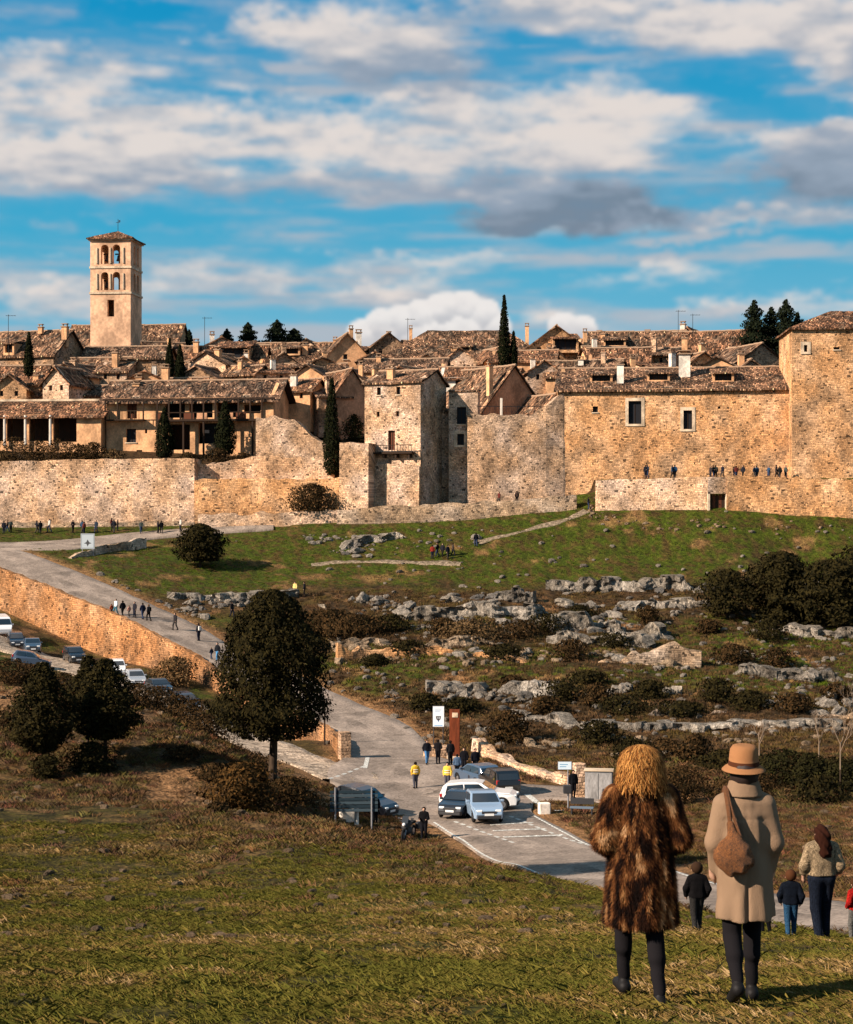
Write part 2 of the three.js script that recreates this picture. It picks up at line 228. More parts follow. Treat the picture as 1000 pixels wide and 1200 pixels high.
const rightSide = [
  P(750, 940, 112), P(900, 962, 100), P(1000, 1000, 85), P(1000, 935, 112), P(750, 885, 133), P(900, 882, 130), P(1000, 850, 140), P(610, 852, 144), P(750, 820, 152), P(1000, 800, 160), P(560, 800, 160), P(430, 792, 165), P(420, 760, 175), P(560, 742, 185), P(750, 752, 180), P(950, 760, 178), P(400, 700, 203), P(560, 692, 206), P(750, 682, 208), P(950, 692, 204), P(560, 650, 220), P(750, 640, 220), P(950, 635, 220), P(250, 690, 205), P(250, 652, 222), P(400, 652, 222),
  P(445, 862, 142), P(420, 848, 146), P(392, 838, 151), P(330, 806, 162), P(262, 767, 175), P(216, 743, 183), P(170, 721, 191), P(130, 703, 196.5), P(90, 686, 202), P(30, 662, 211), P(-20, 648, 218), P(200, 712, 196), P(300, 770, 178), P(85, 655, 215), P(0, 640, 224), P(60, 638, 226), P(130, 631, 230), P(-120, 640, 224),
  P(100, 617, 236), P(-60, 620, 236), P(300, 611, 236), P(450, 606, 234), P(560, 602, 233), P(680, 594, 232), P(840, 602, 226), P(950, 598, 227), P(1080, 600, 226), P(1200, 700, 200), P(1200, 850, 140), P(-150, 680, 205),
];
const leftSide = [P(350, 893, 129), P(300, 868, 138), P(270, 853, 142), P(235, 834, 150), P(200, 818, 155), P(160, 804, 162), P(120, 790, 167), P(60, 770, 177), P(10, 750, 185), P(-40, 725, 195), P(40, 765, 185), P(100, 776, 178), P(160, 785, 176), P(220, 800, 168), P(280, 838, 155), P(-100, 700, 205), P(330, 870, 146), P(380, 868, 140), P(-120, 780, 150), XY(-60, 215, -8), XY(-40, 215, -12), XY(-20, 190, -15.5)];
function gridded(f, x0, x1, z0, z1, c) { const nx = Math.ceil((x1 - x0) / c) + 1, nz = Math.ceil((z1 - z0) / c) + 1, v = new Float64Array(nx * nz); for (let j = 0; j < nz; j++) for (let i = 0; i < nx; i++) v[j * nx + i] = f(x0 + i * c, z0 + j * c); return (x, z) => { const u = clamp((x - x0) / c, 0, nx - 1.001), w = clamp((z - z0) / c, 0, nz - 1.001), i = Math.floor(u), j = Math.floor(w), a = u - i, b = w - j, k = j * nx + i; return mix(mix(v[k], v[k + 1], a), mix(v[k + nx], v[k + nx + 1], a), b); }; }
const T1 = gridded(tps([...shared, ...rightSide]), -62, 62, -237, 14, 0.6), T2 = gridded(tps([...shared, ...leftSide]), -62, 8, -237, -110, 0.6);
function spline(pts, step) { const c = new THREE.CatmullRomCurve3(pts, false, 'centripetal'); return c.getSpacedPoints(Math.max(2, Math.round(c.getLength() / step))); }
const roadPts = [V(26, 0, -22), V(17, 0, -45), V(11.6, 0, -62), V(8.5, 0, -77), V(5.2, 0, -97), V(1.8, 0, -112), V(-1.6, 0, -127), V(-4.2, 0, -143), V(-7.8, 0, -152), V(-13.2, 0, -162), V(-19.8, 0, -175), V(-24.8, 0, -183), V(-30, 0, -191), V(-34.6, 0, -196.5), V(-39.4, 0, -202), V(-47.2, 0, -211), V(-53.5, 0, -219), V(-66, 0, -226), V(-80, 0, -230)];
const roadLine = spline(roadPts, 1.2);
const upperLine = spline([V(-110, 0, -224), V(-80, 0, -225), V(-53, 0, -224.5), V(-47, 0, -226), V(-39, 0, -230), V(-30, 0, -233), V(-20, 0, -234)], 1.2);
const sideLine = spline([V(1, 0, -119), V(6, 0, -116.5), V(10, 0, -115), V(14, 0, -113.4)], 1.2);
const parkLine = spline([P(420, 905, 121), P(350, 893, 129), P(270, 853, 142), P(200, 818, 155), P(120, 790, 167), P(60, 770, 177), P(10, 750, 185), P(-40, 725, 195), P(-100, 700, 205)].map((p) => V(p.x, 0, p.z)), 1.2);
for (const l of [roadLine, upperLine, sideLine, parkLine]) { l.forEach((p, i) => { const a = l[Math.max(0, i - 1)], b = l[Math.min(l.length - 1, i + 1)]; p.t = b.clone().sub(a).normalize(); p.n = V(p.t.z, 0, -p.t.x); }); }   // n points to the left of travel
function nearest(l, x, z) { let best = 1e9, bi = 0; for (let i = 0; i < l.length; i += 4) { const dx = l[i].x - x, dz = l[i].z - z, q = dx * dx + dz * dz; if (q < best) { best = q; bi = i; } } const s = Math.max(0, bi - 4), e = Math.min(l.length, bi + 5); best = 1e9; for (let i = s; i < e; i++) { const dx = l[i].x - x, dz = l[i].z - z, q = dx * dx + dz * dz; if (q < best) { best = q; bi = i; } } const p = l[bi]; return { dist: Math.sqrt(best), side: (x - p.x) * p.n.x + (z - p.z) * p.n.z, i: bi, end: bi === 0 || bi === l.length - 1 }; }
const HW = 3.5;
const widerL = (z) => 3.0 * ss(-104, -112, z) * ss(-134, -122, z), widerR = (z) => 2.4 * ss(-106, -114, z) * ss(-132, -122, z);
// line of the town walls: distance at which the town begins, for each x
const wallD = [[-120, 245], [-57, 245], [-30.5, 240.5], [-16, 240.5], [-12, 238], [-4, 240], [-1, 246], [4, 246], [6, 243], [19, 241.5], [24, 234], [26, 232.5], [46, 230], [70, 228], [120, 223]];
function lut(t, x) { if (x <= t[0][0]) return t[0][1]; for (let i = 1; i < t.length; i++) if (x <= t[i][0]) return mix(t[i - 1][1], t[i][1], (x - t[i - 1][0]) / (t[i][0] - t[i - 1][0])); return t[t.length - 1][1]; }
function baseH(x, z) {                                     // smooth ground without roads cut in
  const cx = clamp(x, -62, 62), cz = clamp(z, -236, 14), d = -z;
  const near = nearest(roadLine, cx, cz);
  let w = ss(119, 131, -cz) * (1 - ss(205, 222, -cz) * 0) * ss(HW - 0.35, HW + 0.25, near.side);
  if (-cz < 119) w = 0;
  const a = w < 1 ? T1(cx, cz) : 0, b = w > 0 ? T2(cx, cz) : 0;
  return mix(a, b, w);
}
function rough(x, z) { const d = Math.max(4, -z); const k = ss(130, 150, d) * ss(232, 215, d); return (fbm(x * 0.9, z * 0.9, 3) - 0.5) * 0.10 + (fbm(x * 0.18 + 8, z * 0.18, 3) - 0.5) * mix(0.25, 0.9, k); }
function H(x, z) {
  let y = baseH(x, z) + 0; const d = -z;
  let m = rough(x, z), under = 0;
  const r1 = nearest(roadLine, x, z), r2 = d > 205 ? nearest(upperLine, x, z) : null, r3 = d < 130 && d > 95 && x > 0 ? nearest(sideLine, x, z) : null, r4 = d > 115 ? nearest(parkLine, x, z) : null;
  const rd = r1.dist - (r1.side > 0 ? widerL(z) : widerR(z)); let k = ss(HW + 0.2, HW + 3, rd); under = Math.max(under, ss(HW - 0.05, HW - 0.7, rd));
  if (r2) { k = Math.min(k, ss(3.2, 6, r2.dist)); under = Math.max(under, ss(2.6, 1.9, r2.dist)); }
  if (r3) { k = Math.min(k, ss(3.2, 6, r3.dist)); under = Math.max(under, ss(3.2, 2.6, r3.dist)); }
  if (r4) { k = Math.min(k, ss(3.5, 6, r4.dist)); under = Math.max(under, ss(3.0, 2.2, r4.dist)); }
  y += m * k - under * 0.22;
  const wd = lut(wallD, x);
  if (d > wd - 0.2) { const inner = townY(x, d); y = Math.max(y, mix(y, inner, ss(wd - 0.2, wd + 0.8, d))); }
  if (d > 236 || Math.abs(x) > 62 || z > 14) { const far = Math.hypot(Math.max(0, Math.abs(x) - 62), Math.max(0, z - 14)); y -= far * 0.02; }
  return y;
}
function townY(x, d) { const left = 25.2 + ss(238, 246, d) * 2.0 + clamp((d - 247) * 0.31, 0, 17); const right = 24.3 + clamp((d - 238) * 0.42, 0, 20); let y = mix(left, right, ss(4, 16, x)); return y - clamp((d - 318) * 0.08, 0, 120) ; }
const onRoad = (x, z) => baseH(x, z) + 0.03;

// ground colours (what grows or lies there)
const col = (r, g, b) => [Math.pow(r / 255, 2.2), Math.pow(g / 255, 2.2), Math.pow(b / 255, 2.2)];
const cGrass = col(82, 74, 35), cGreen = col(80, 97, 26), cOlive = col(100, 83, 46), cDry = col(132, 104, 66), cEarth = col(178, 132, 92), cHeath = col(98, 74, 52), cScrub = col(74, 60, 42), cStone = col(176, 158, 140);
const lerp3 = (a, b, t) => [mix(a[0], b[0], t), mix(a[1], b[1], t), mix(a[2], b[2], t)];
function groundColor(x, z) {
  const d = -z, a = fbm(x * 0.35, z * 0.35, 4), b = fbm(x * 1.7 + 31, z * 1.7, 4), e = fbm(x * 0.1 + 70, z * 0.1, 3), f = fbm(x * 5 + 3, z * 5, 3);
  let c;
  if (d < 130 && x < 30) {                                 // the near slope: grazed turf going over to heath and bare earth
    c = lerp3(cGrass, cOlive, ss(0.38, 0.62, a + (b - 0.5) * 0.5));
    c = lerp3(c, cDry, 0.75 * ss(0.48, 0.72, b * 0.6 + f * 0.4 + (ss(14, 26, d) - 0.4) * 0.10));
    const crest = ss(0, 16, d - (35 + clamp(-x, 0, 20) * 1.5) + (a - 0.5) * 16);
    c = lerp3(c, lerp3(cHeath, cDry, ss(0.4, 0.62, b)), crest * 0.9);
    c = lerp3(c, cEarth, crest * ss(0.5, 0.62, fbm(x * 0.22 + 9, z * 0.13, 4)) * 0.95);
    c = lerp3(c, cGreen, (1 - crest) * ss(0.52, 0.7, e * 0.5 + a * 0.5) * 0.6);
  } else {                                                 // the far hillside: meadow, dry grass, scrub between ledges
    const meadow = Math.max(ss(205, 211, d + (a - 0.5) * 8), ss(198, 204, d) * ss(-14, -20, x)) * (0.75 + 0.25 * b);
    const shelf = Math.max(ss(156, 161, d) * ss(180, 172, d) * 0.7, ss(186, 189, d) * ss(195, 191, d) * 0.6, ss(20, 30, x) * ss(150, 158, d) * ss(192, 184, d) * 0.95);
    c = lerp3(cScrub, cHeath, ss(0.4, 0.6, b)); c = lerp3(c, cOlive, ss(0.4, 0.62, a) * 0.75);
    c = lerp3(c, cDry, ss(0.58, 0.72, f * 0.5 + b * 0.5) * 0.6);
    c = lerp3(c, lerp3(cGreen, cOlive, ss(0.4, 0.65, b)), Math.max(meadow, shelf * ss(0.25, 0.5, a)));
    c = lerp3(c, cScrub, meadow * ss(0.56, 0.7, e * 0.6 + b * 0.4) * 0.6);
    c = lerp3(c, cEarth, ss(0.66, 0.74, fbm(x * 0.3 + 5, z * 0.3 + 4, 4)) * 0.6);
    if (d > 236) c = lerp3(cScrub, cHeath, b);
  }
  const rn = nearest(roadLine, x, z), edge = rn.dist - HW - (rn.side > 0 ? widerL(z) : widerR(z)); if (d < 232 && edge < 2.2) c = lerp3(c, cEarth, ss(2.2, 0.1, edge + (b - 0.5) * 2.4) * 0.8);
  return c;
}
{
  const ds = []; for (let d = -60; d < 8; d += 2.2) ds.push(d); for (let d = 8; d < 345;) { ds.push(d); d *= d > 222 && d < 252 ? 1.0028 : d > 120 && d < 222 ? 1.0042 : 1.0062; } for (let d = 345, s = 12; d < 4500; d += s, s *= 1.35) ds.push(d);
  const us = []; const NU = 330; for (let i = 0; i <= NU; i++) us.push(-1 + 2 * i / NU); const ext = [1.1, 1.35, 2, 4, 10, 30]; const all = [...ext.slice().reverse().map((e) => -e), ...us, ...ext];
  const nu = all.length, nv = ds.length, pos = new Float32Array(nu * nv * 3), colr = new Float32Array(nu * nv * 3), uv = new Float32Array(nu * nv * 2), idx = [];
  for (let j = 0; j < nv; j++) for (let i = 0; i < nu; i++) {
    const d = ds[j], half = 8 + 0.29 * Math.max(0, Math.min(d, 345)), x = all[i] * half, z = -d, k = j * nu + i;
    const y = H(x, z); pos.set([x, y, z], k * 3); colr.set(groundColor(x, z), k * 3); uv.set([x, z], k * 2);
    if (i && j) { const a = k, b = k - 1, c = k - nu, e = k - nu - 1; idx.push(e, c, b, c, a, b); }
  }
  const g = new THREE.BufferGeometry(); g.setAttribute('position', new THREE.BufferAttribute(pos, 3)); g.setAttribute('color', new THREE.BufferAttribute(colr, 3)); g.setAttribute('uv', new THREE.BufferAttribute(uv, 2)); g.setIndex(idx); g.computeVertexNormals();
  structure('hillside_ground', g, M.ground);
}
console.log('terrain done');
// ------------------------------------------------------------------ roads
function strip(line, w0, w1, lift, hf, wob = 0.15, nAcross = 7) {
  const pos = [], uv = [], idx = []; let s = 0;
  line.forEach((p, i) => {
    if (i) s += p.distanceTo(line[i - 1]);
    const l = (typeof w0 === 'function' ? w0(i) : w0) + (fbm(s * 0.5, 3.3, 3) - 0.5) * wob * 2, r = (typeof w1 === 'function' ? w1(i) : w1) + (fbm(s * 0.5, 9.3, 3) - 0.5) * wob * 2;
    for (let k = 0; k <= nAcross + 2; k++) { const e = k === 0 || k === nAcross + 2; const t = clamp((k - 1) / nAcross), o = mix(l, -r, t), x = p.x + p.n.x * o, z = p.z + p.n.z * o; const y = hf(x, z) + lift - (e ? 0.3 : 0); pos.push(x, y, z); uv.push(s, o); }
  });
  const n = nAcross + 3; for (let i = 1; i < line.length; i++) for (let k = 1; k < n; k++) { const a = i * n + k, b = a - 1, c = a - n, e = c - 1; idx.push(e, b, c, c, b, a); }
  const g = new THREE.BufferGeometry(); g.setAttribute('position', new THREE.Float32BufferAttribute(pos, 3)); g.setAttribute('uv', new THREE.Float32BufferAttribute(uv, 2)); g.setIndex(idx); g.computeVertexNormals(); return g;
}
const T1c = (x, z) => T1(clamp(x, -62, 62), clamp(z, -236, 14));
const road = structure('road', strip(roadLine, (i) => HW - 0.3 + widerL(roadLine[i].z), (i) => HW - 0.2 + widerR(roadLine[i].z), 0.03, T1c), M.asphalt);
structure('upper_road', strip(upperLine, (i) => mix(2.4, 1.2, ss(-40, -26, upperLine[i].x)), (i) => mix(4.5, 1.2, ss(-47, -36, upperLine[i].x)), 0.036, T1c), M.asphalt);
const sideRoad = structure('side_road', strip(sideLine, 3.2, 3.2, 0.036, T1c, 0.1), M.asphalt);
structure('dirt_track', strip(parkLine, (i) => mix(2.8, 5.2, ss(20, 60, i)), (i) => mix(2.6, 3.3, ss(20, 60, i)), 0.03, (x, z) => { const n = nearest(roadLine, x, z); return mix(T1c(x, z), T2(x, z), ss(119, 131, -z) * ss(HW - 0.35, HW + 0.25, n.side)); }, 0.5), M.dirt);
function paintLine(parent, a, b, w, lift = 0.045) { const L = spline([a, V((a.x + b.x) / 2, 0, (a.z + b.z) / 2), b], 0.4); L.forEach((p, i) => { const q = L[Math.max(0, i - 1)], r = L[Math.min(L.length - 1, i + 1)]; p.t = r.clone().sub(q).normalize(); p.n = V(p.t.z, 0, -p.t.x); }); const pos = [], uv = [], idx = []; L.forEach((p, i) => { for (const o of [w / 2, -w / 2]) { const x = p.x + p.n.x * o, z = p.z + p.n.z * o; pos.push(x, T1c(x, z) + lift, z); uv.push(i * 0.4, o); } if (i) { const k = i * 2; idx.push(k - 2, k, k - 1, k - 1, k, k + 1); } }); const g = new THREE.BufferGeometry(); g.setAttribute('position', new THREE.Float32BufferAttribute(pos, 3)); g.setAttribute('uv', new THREE.Float32BufferAttribute(uv, 2)); g.setIndex(idx); g.computeVertexNormals(); const m = part('lane_marking', g, M.paint, parent); return m; }
{
  // on the flat junction the ground lies 18 m under the eye
  const J = (px, py) => { const d = 18 * F / (py - 600); return V(XA(px, d), 0, -d); };
  const dash = (ax, ay, bx, by, n, w) => { const a = J(ax, ay), b = J(bx, by); for (let i = 0; i < n; i++) paintLine(road, a.clone().lerp(b, i / n), a.clone().lerp(b, (i + 0.55) / n), w); };
  dash(533, 962, 606, 994, 9, 0.22); dash(598, 957, 705, 1004, 13, 0.22);
  paintLine(road, J(575, 968), J(625, 965), 0.2); paintLine(road, J(578, 975), J(640, 973), 0.3); paintLine(road, J(590, 984), J(660, 981), 0.35);
  paintLine(sideRoad, J(618, 928), J(637, 948), 0.42); paintLine(sideRoad, J(649, 950.5), J(662, 950.5), 0.3);
  dash(386, 915, 430, 898, 6, 0.22); paintLine(road, J(428, 901), J(431, 890), 0.3);
  for (let i = 0; i < roadLine.length - 8; i++) if (roadLine[i].z < -66 && roadLine[i].z > -100 && i % 6 === 0) { const a = roadLine[i], b = roadLine[i + 6]; const o = 3.05; paintLine(road, V(a.x + a.n.x * o, 0, a.z + a.n.z * o), V(b.x + b.n.x * o, 0, b.z + b.n.z * o), 0.14); paintLine(road, V(a.x - a.n.x * o, 0, a.z - a.n.z * o), V(b.x - b.n.x * o, 0, b.z - b.n.z * o), 0.14); }
}
// footpaths trodden across the meadow
function trail(pts, w, name) { const l = spline(pts.map((p) => V(p.x, 0, p.z)), 1); l.forEach((p, i) => { const a = l[Math.max(0, i - 1)], b = l[Math.min(l.length - 1, i + 1)]; p.t = b.clone().sub(a).normalize(); p.n = V(p.t.z, 0, -p.t.x); }); return structure(name, strip(l, w, w, 0.06, H, 0.55, 3), M.path); }
trail([P(560, 638, 224), P(610, 632, 226), P(660, 618, 228.5), P(688, 604, 230.5)], 0.5, 'footpath');
trail([P(365, 660, 219), P(420, 657, 219.5), P(480, 660, 218.5), P(540, 662, 217.5)], 0.6, 'footpath');

// ------------------------------------------------------------------ stone walls
// a wall along points {x, z, y0 (foot), y1 (top)}, rough faced, with thickness
function wallGeo(pts, thick, { rag = 0.25, cell = 0.55, bulge = 0.07, tone = 0.35, freq = 0.8, bed = 0 } = {}) {
  const seg = []; let total = 0; for (let i = 1; i < pts.length; i++) { const L = Math.hypot(pts[i].x - pts[i - 1].x, pts[i].z - pts[i - 1].z), n = Math.max(1, Math.ceil(L / cell)); for (let k = 0; k < n; k++) { const t = k / n; seg.push({ x: mix(pts[i - 1].x, pts[i].x, t), z: mix(pts[i - 1].z, pts[i].z, t), y0: mix(pts[i - 1].y0, pts[i].y0, t), y1: mix(pts[i - 1].y1, pts[i].y1, t), s: total + L * t }); } total += L; }
  const l = pts[pts.length - 1]; seg.push({ x: l.x, z: l.z, y0: l.y0, y1: l.y1, s: total });
  const hmax = Math.max(...seg.map((q) => q.y1 - q.y0)), nv = Math.max(2, Math.ceil(hmax / cell)), pos = [], uv = [], cl = [], idx = [], off = R() * 50;
  const W = nv + 1 + 2;                                     // front rows, then top back, then back foot
  seg.forEach((q, i) => {
    const a = seg[Math.max(0, i - 1)], b = seg[Math.min(seg.length - 1, i + 1)]; let tx = b.x - a.x, tz = b.z - a.z; const m = Math.hypot(tx, tz) || 1; tx /= m; tz /= m; const nx = -tz, nz = tx;     // faces the viewer when the points run to the right
    const top = q.y1 + (fbm(q.s * 0.8 + off, 4, 3) - 0.5) * rag * 2;
    for (let k = 0; k <= nv; k++) { const t = k / nv, y = mix(q.y0, top, t); const lay = y * 2.4 + fbm(q.s * 0.3 + off, 3, 2) * 2, li = Math.floor(lay); const bu = (fbm(q.s * freq + off, y * freq, 3) - 0.5) * 2 * bulge + (1 - t) * 0.12 + bed * (n2(li * 7.3 + off, q.s * 1.3) - 0.5) * 2; pos.push(q.x + nx * bu, y, q.z + nz * bu); uv.push(q.s + off, y); const c1 = fbm(q.s * 0.16 + off, y * 0.22, 4), c2 = fbm(q.s * 0.9 + off, y * 0.7, 3); const v = 1 + (c1 - 0.5) * tone * 1.7 + (c2 - 0.5) * tone * 1.5; const w = fbm(q.s * 0.12 + off + 30, y * 0.2, 3); cl.push(v, v * mix(0.94, 1.03, w), v * mix(0.84, 1.08, w)); }
    pos.push(q.x - nx * thick, top + (fbm(q.s + off, 8, 2) - 0.5) * rag, q.z - nz * thick, q.x - nx * thick, q.y0, q.z - nz * thick); uv.push(q.s + off, top + thick, q.s + off, q.y0); cl.push(0.8, 0.78, 0.74, 0.9, 0.9, 0.9);
    if (i) for (let k = 1; k < W; k++) { const A = i * W + k, B = A - 1, D = A - W, E = D - 1; idx.push(E, B, D, D, B, A); }
  });
  for (const i of [0, seg.length - 1]) for (let k = 1; k <= nv; k++) { const o = i * W; idx.push(o + k - 1, o + k, o + W - 1); if (k === nv) idx.push(o + k, o + W - 2, o + W - 1); }
  let g = new THREE.BufferGeometry(); g.setAttribute('position', new THREE.Float32BufferAttribute(pos, 3)); g.setAttribute('uv', new THREE.Float32BufferAttribute(uv, 2)); g.setAttribute('color', new THREE.Float32BufferAttribute(cl, 3)); g.setIndex(idx); g = g.toNonIndexed(); g.computeVertexNormals(); return g;
}
const W4 = (px, top, foot, d) => ({ x: XA(px, d), z: -d, y1: YA(top, d), y0: YA(foot, d) - 1.2 });
const wall = (name, label, pts, thick, mat, opt, cat = 'wall') => lone(name, wallGeo(pts, thick, opt), mat, label, cat);
wall('town_wall', 'long pale stone town wall above the bend of the road', [W4(-330, 544, 624, 243.4), W4(-70, 542, 622, 243), W4(0, 541, 620, 242.5), W4(40, 540, 619, 242), W4(100, 538, 618, 241), W4(170, 537, 618, 239.5), W4(228, 537, 620, 238.5)], 3.4, M.stone, { rag: 0.12, tone: 0.22 });
wall('town_wall', 'orange rubble stone wall below the garden terrace', [W4(228, 562, 620, 238), W4(300, 560, 618, 237.5), W4(345, 562, 612, 237), W4(398, 560, 606, 236)], 3.6, M.stoneWarm, { rag: 0.3, tone: 0.45 });
wall('town_wall', 'battered stone wall at the left foot of the square tower house', [W4(398, 518, 606, 236), W4(432, 520, 606, 234.5)], 4, M.stone, { rag: 0.3 });
wall('garden_wall', 'ruined stone wall stepping up beside the tall cypress', [W4(300, 490, 565, 243), W4(318, 488, 565, 243), W4(345, 494, 565, 242.5), W4(360, 505, 565, 242), W4(384, 522, 565, 241)], 1.2, M.stone, { rag: 0.5 });
wall('garden_wall', 'garden wall behind the orange rubble wall under the galleried house', [W4(230, 544, 570, 240.2), W4(262, 540, 570, 240.2), W4(302, 535, 570, 240.0), W4(345, 536, 568, 239.6), W4(392, 536, 566, 238.8)], 0.8, M.stone, { rag: 0.3 });
wall('town_wall', 'high rough stone town wall with broken top right of the square tower house', [W4(548, 484, 604, 237.4), W4(575, 486, 603, 237.4), W4(620, 486, 600, 237.4), W4(640, 474, 600, 237.4), W4(660, 460, 598, 237.9), W4(676, 457, 598, 238.6)], 1.6, M.stone, { rag: 0.35, tone: 0.32 });
wall('terrace_wall', 'pale terrace wall with a brown door below the long building', [W4(698, 563, 606, 230.5), W4(740, 561, 606, 229.5), W4(829, 559, 606, 227.5)], 1.0, M.stone, { rag: 0.1, tone: 0.25 });
wall('terrace_wall', 'pale terrace wall right of the brown door running under the granary', [W4(852, 558, 606, 227), W4(900, 558, 602, 226.5), W4(930, 560, 600, 226), W4(1010, 562, 600, 225), W4(1080, 562, 604, 224)], 1.0, M.stoneWarm, { rag: 0.25, tone: 0.5 });
wall('low_wall', 'low rubble wall along the top of the meadow below the tower house', [W4(395, 597, 612, 233), W4(440, 594, 612, 232), W4(500, 592, 608, 231.5), W4(560, 588, 606, 231.5), W4(620, 584, 602, 231.5), W4(676, 580, 600, 231.5)], 0.8, M.stoneGrey, { rag: 0.3, tone: 0.5 });
wall('low_wall', 'crumbling low wall below the orange rubble wall', [W4(232, 604, 622, 234.5), W4(290, 602, 620, 234.5), W4(345, 598, 616, 234), W4(396, 598, 612, 233.5)], 0.8, M.stone, { rag: 0.45, tone: 0.5 });
wall('parapet', 'low rubble parapet along the upper road under the town wall', [W4(-250, 616, 630, 236.5), W4(0, 613, 627, 236.5), W4(70, 613, 627, 236), W4(150, 611, 626, 236), W4(228, 610, 624, 235.5)], 0.6, M.stoneGrey, { rag: 0.4, tone: 0.6 });
{ // brown door in the terrace wall
  const t = thing('wall_door', 'brown plank door set in the pale terrace wall', 'door', V(XA(841, 227.4), YA(602, 227.4), -227.5), 0.05);
  const pl = box(0.36, 2.4, 0.08); for (let i = 0; i < 5; i++) part('plank', pl, i % 2 ? M.redWood : M.darkWood, t).position.set(-0.8 + i * 0.4, 1.3, -0.25);
  part('jamb', metreUV(box(0.28, 3.3, 0.9, 0, 1.65, -0.1)), M.lintel, t).position.x = -1.16; part('jamb', metreUV(box(0.28, 3.3, 0.9, 0, 1.65, -0.1)), M.lintel, t).position.x = 1.16;
  part('lintel', metreUV(box(2.6, 2.1, 0.95, 0, 3.6, -0.1)), M.stoneWarmPlain = M.house, t); part('handle', box(0.05, 0.16, 0.05, 0.3, 1.2, -0.18), M.ironDark, t);
}
{ // retaining wall between the road and the dirt track, ending at the junction
  const pts = []; const list = roadLine.map((p, i) => [p, i]).filter(([p]) => p.z < -131 && p.z > -219).filter((e, i) => i % 3 === 0).reverse();
  for (const [p] of list) { const o = HW + 0.12 - 0.0; const x = p.x + p.n.x * (o + 0.45), z = p.z + p.n.z * (o + 0.45); const top = T1c(p.x + p.n.x * HW, p.z + p.n.z * HW) + 0.4; pts.push({ x, z, y0: T2(x, z) - 0.8, y1: Math.max(top, T2(x, z) + 0.9) }); }
  const w = wall('retaining_wall', 'long orange rubble retaining wall between the road and the dirt track', pts, 0.55, M.stoneRubble, { rag: 0.16, cell: 0.45, tone: 0.4, bulge: 0.08 });
  // end pillar
  const e = pts[pts.length - 1]; lone('wall_pillar', metreUV(new RoundedBoxGeometry(0.8, 2.0, 0.8, 2, 0.06).translate(0, 0.8, 0)), M.houseDull, 'square stone pillar ending the retaining wall at the junction', 'pillar', V(e.x + 0.35, T1c(e.x, e.z), e.z + 0.5), 0.3);
  for (const k of [22, 26, 30, 34]) { const q = pts[k]; if (!q) continue; lone('pole', join([cyl(0.07, 0.06, 3.6, 0, 1.7, 0, 8), cyl(0.1, 0.1, 0.1, 0, 3.5, 0, 8)]), M.darkWood, 'thin dark wooden pole standing against the retaining wall', 'pole', V(q.x - 0.55, T2(q.x - 0.55, q.z + 0.4), q.z + 0.4), 0, 'poles along the retaining wall'); }
}
wall('field_wall', 'pale rubble field wall along the far side of the junction', [W4(553, 865, 885, 134), W4(580, 884, 899, 129), W4(615, 897, 911, 124), W4(660, 908, 922, 119.5), W4(700, 914, 930, 117)], 0.7, M.stone, { rag: 0.3, cell: 0.35, tone: 0.5, bulge: 0.14 });
wall('field_wall', 'broken dry stone wall of orange stones on the lower terrace', [W4(396, 757, 800, 170), W4(440, 757, 798, 171), W4(500, 762, 796, 171), W4(560, 768, 796, 170), W4(622, 776, 798, 168)], 0.9, M.stoneWarm, { rag: 0.8, cell: 0.4, tone: 0.9, bulge: 0.3 });
wall('field_wall', 'ruined sheepfold wall of pale stones in the middle of the hillside', [W4(690, 778, 800, 168), W4(740, 770, 803, 167.5), W4(790, 752, 806, 167), W4(822, 764, 806, 166.5)], 1.2, M.stoneGrey, { rag: 0.7, cell: 0.4, tone: 0.8, bulge: 0.3 });
wall('field_wall', 'low grey field wall crossing the slope above the bare bushes', [W4(760, 838, 858, 146), W4(820, 836, 856, 146), W4(900, 838, 858, 145), W4(1010, 836, 856, 144)], 0.8, M.stoneGrey, { rag: 0.6, cell: 0.4, tone: 0.8, bulge: 0.25 });
wall('roadside_wall', 'dark low wall at the inside of the road bend', [W4(84, 652, 664, 216), W4(100, 646, 660, 218), W4(130, 638, 652, 221), W4(172, 630, 645, 225)], 0.6, M.stoneGrey, { rag: 0.25, cell: 0.4, tone: 0.7 });
console.log('walls done');

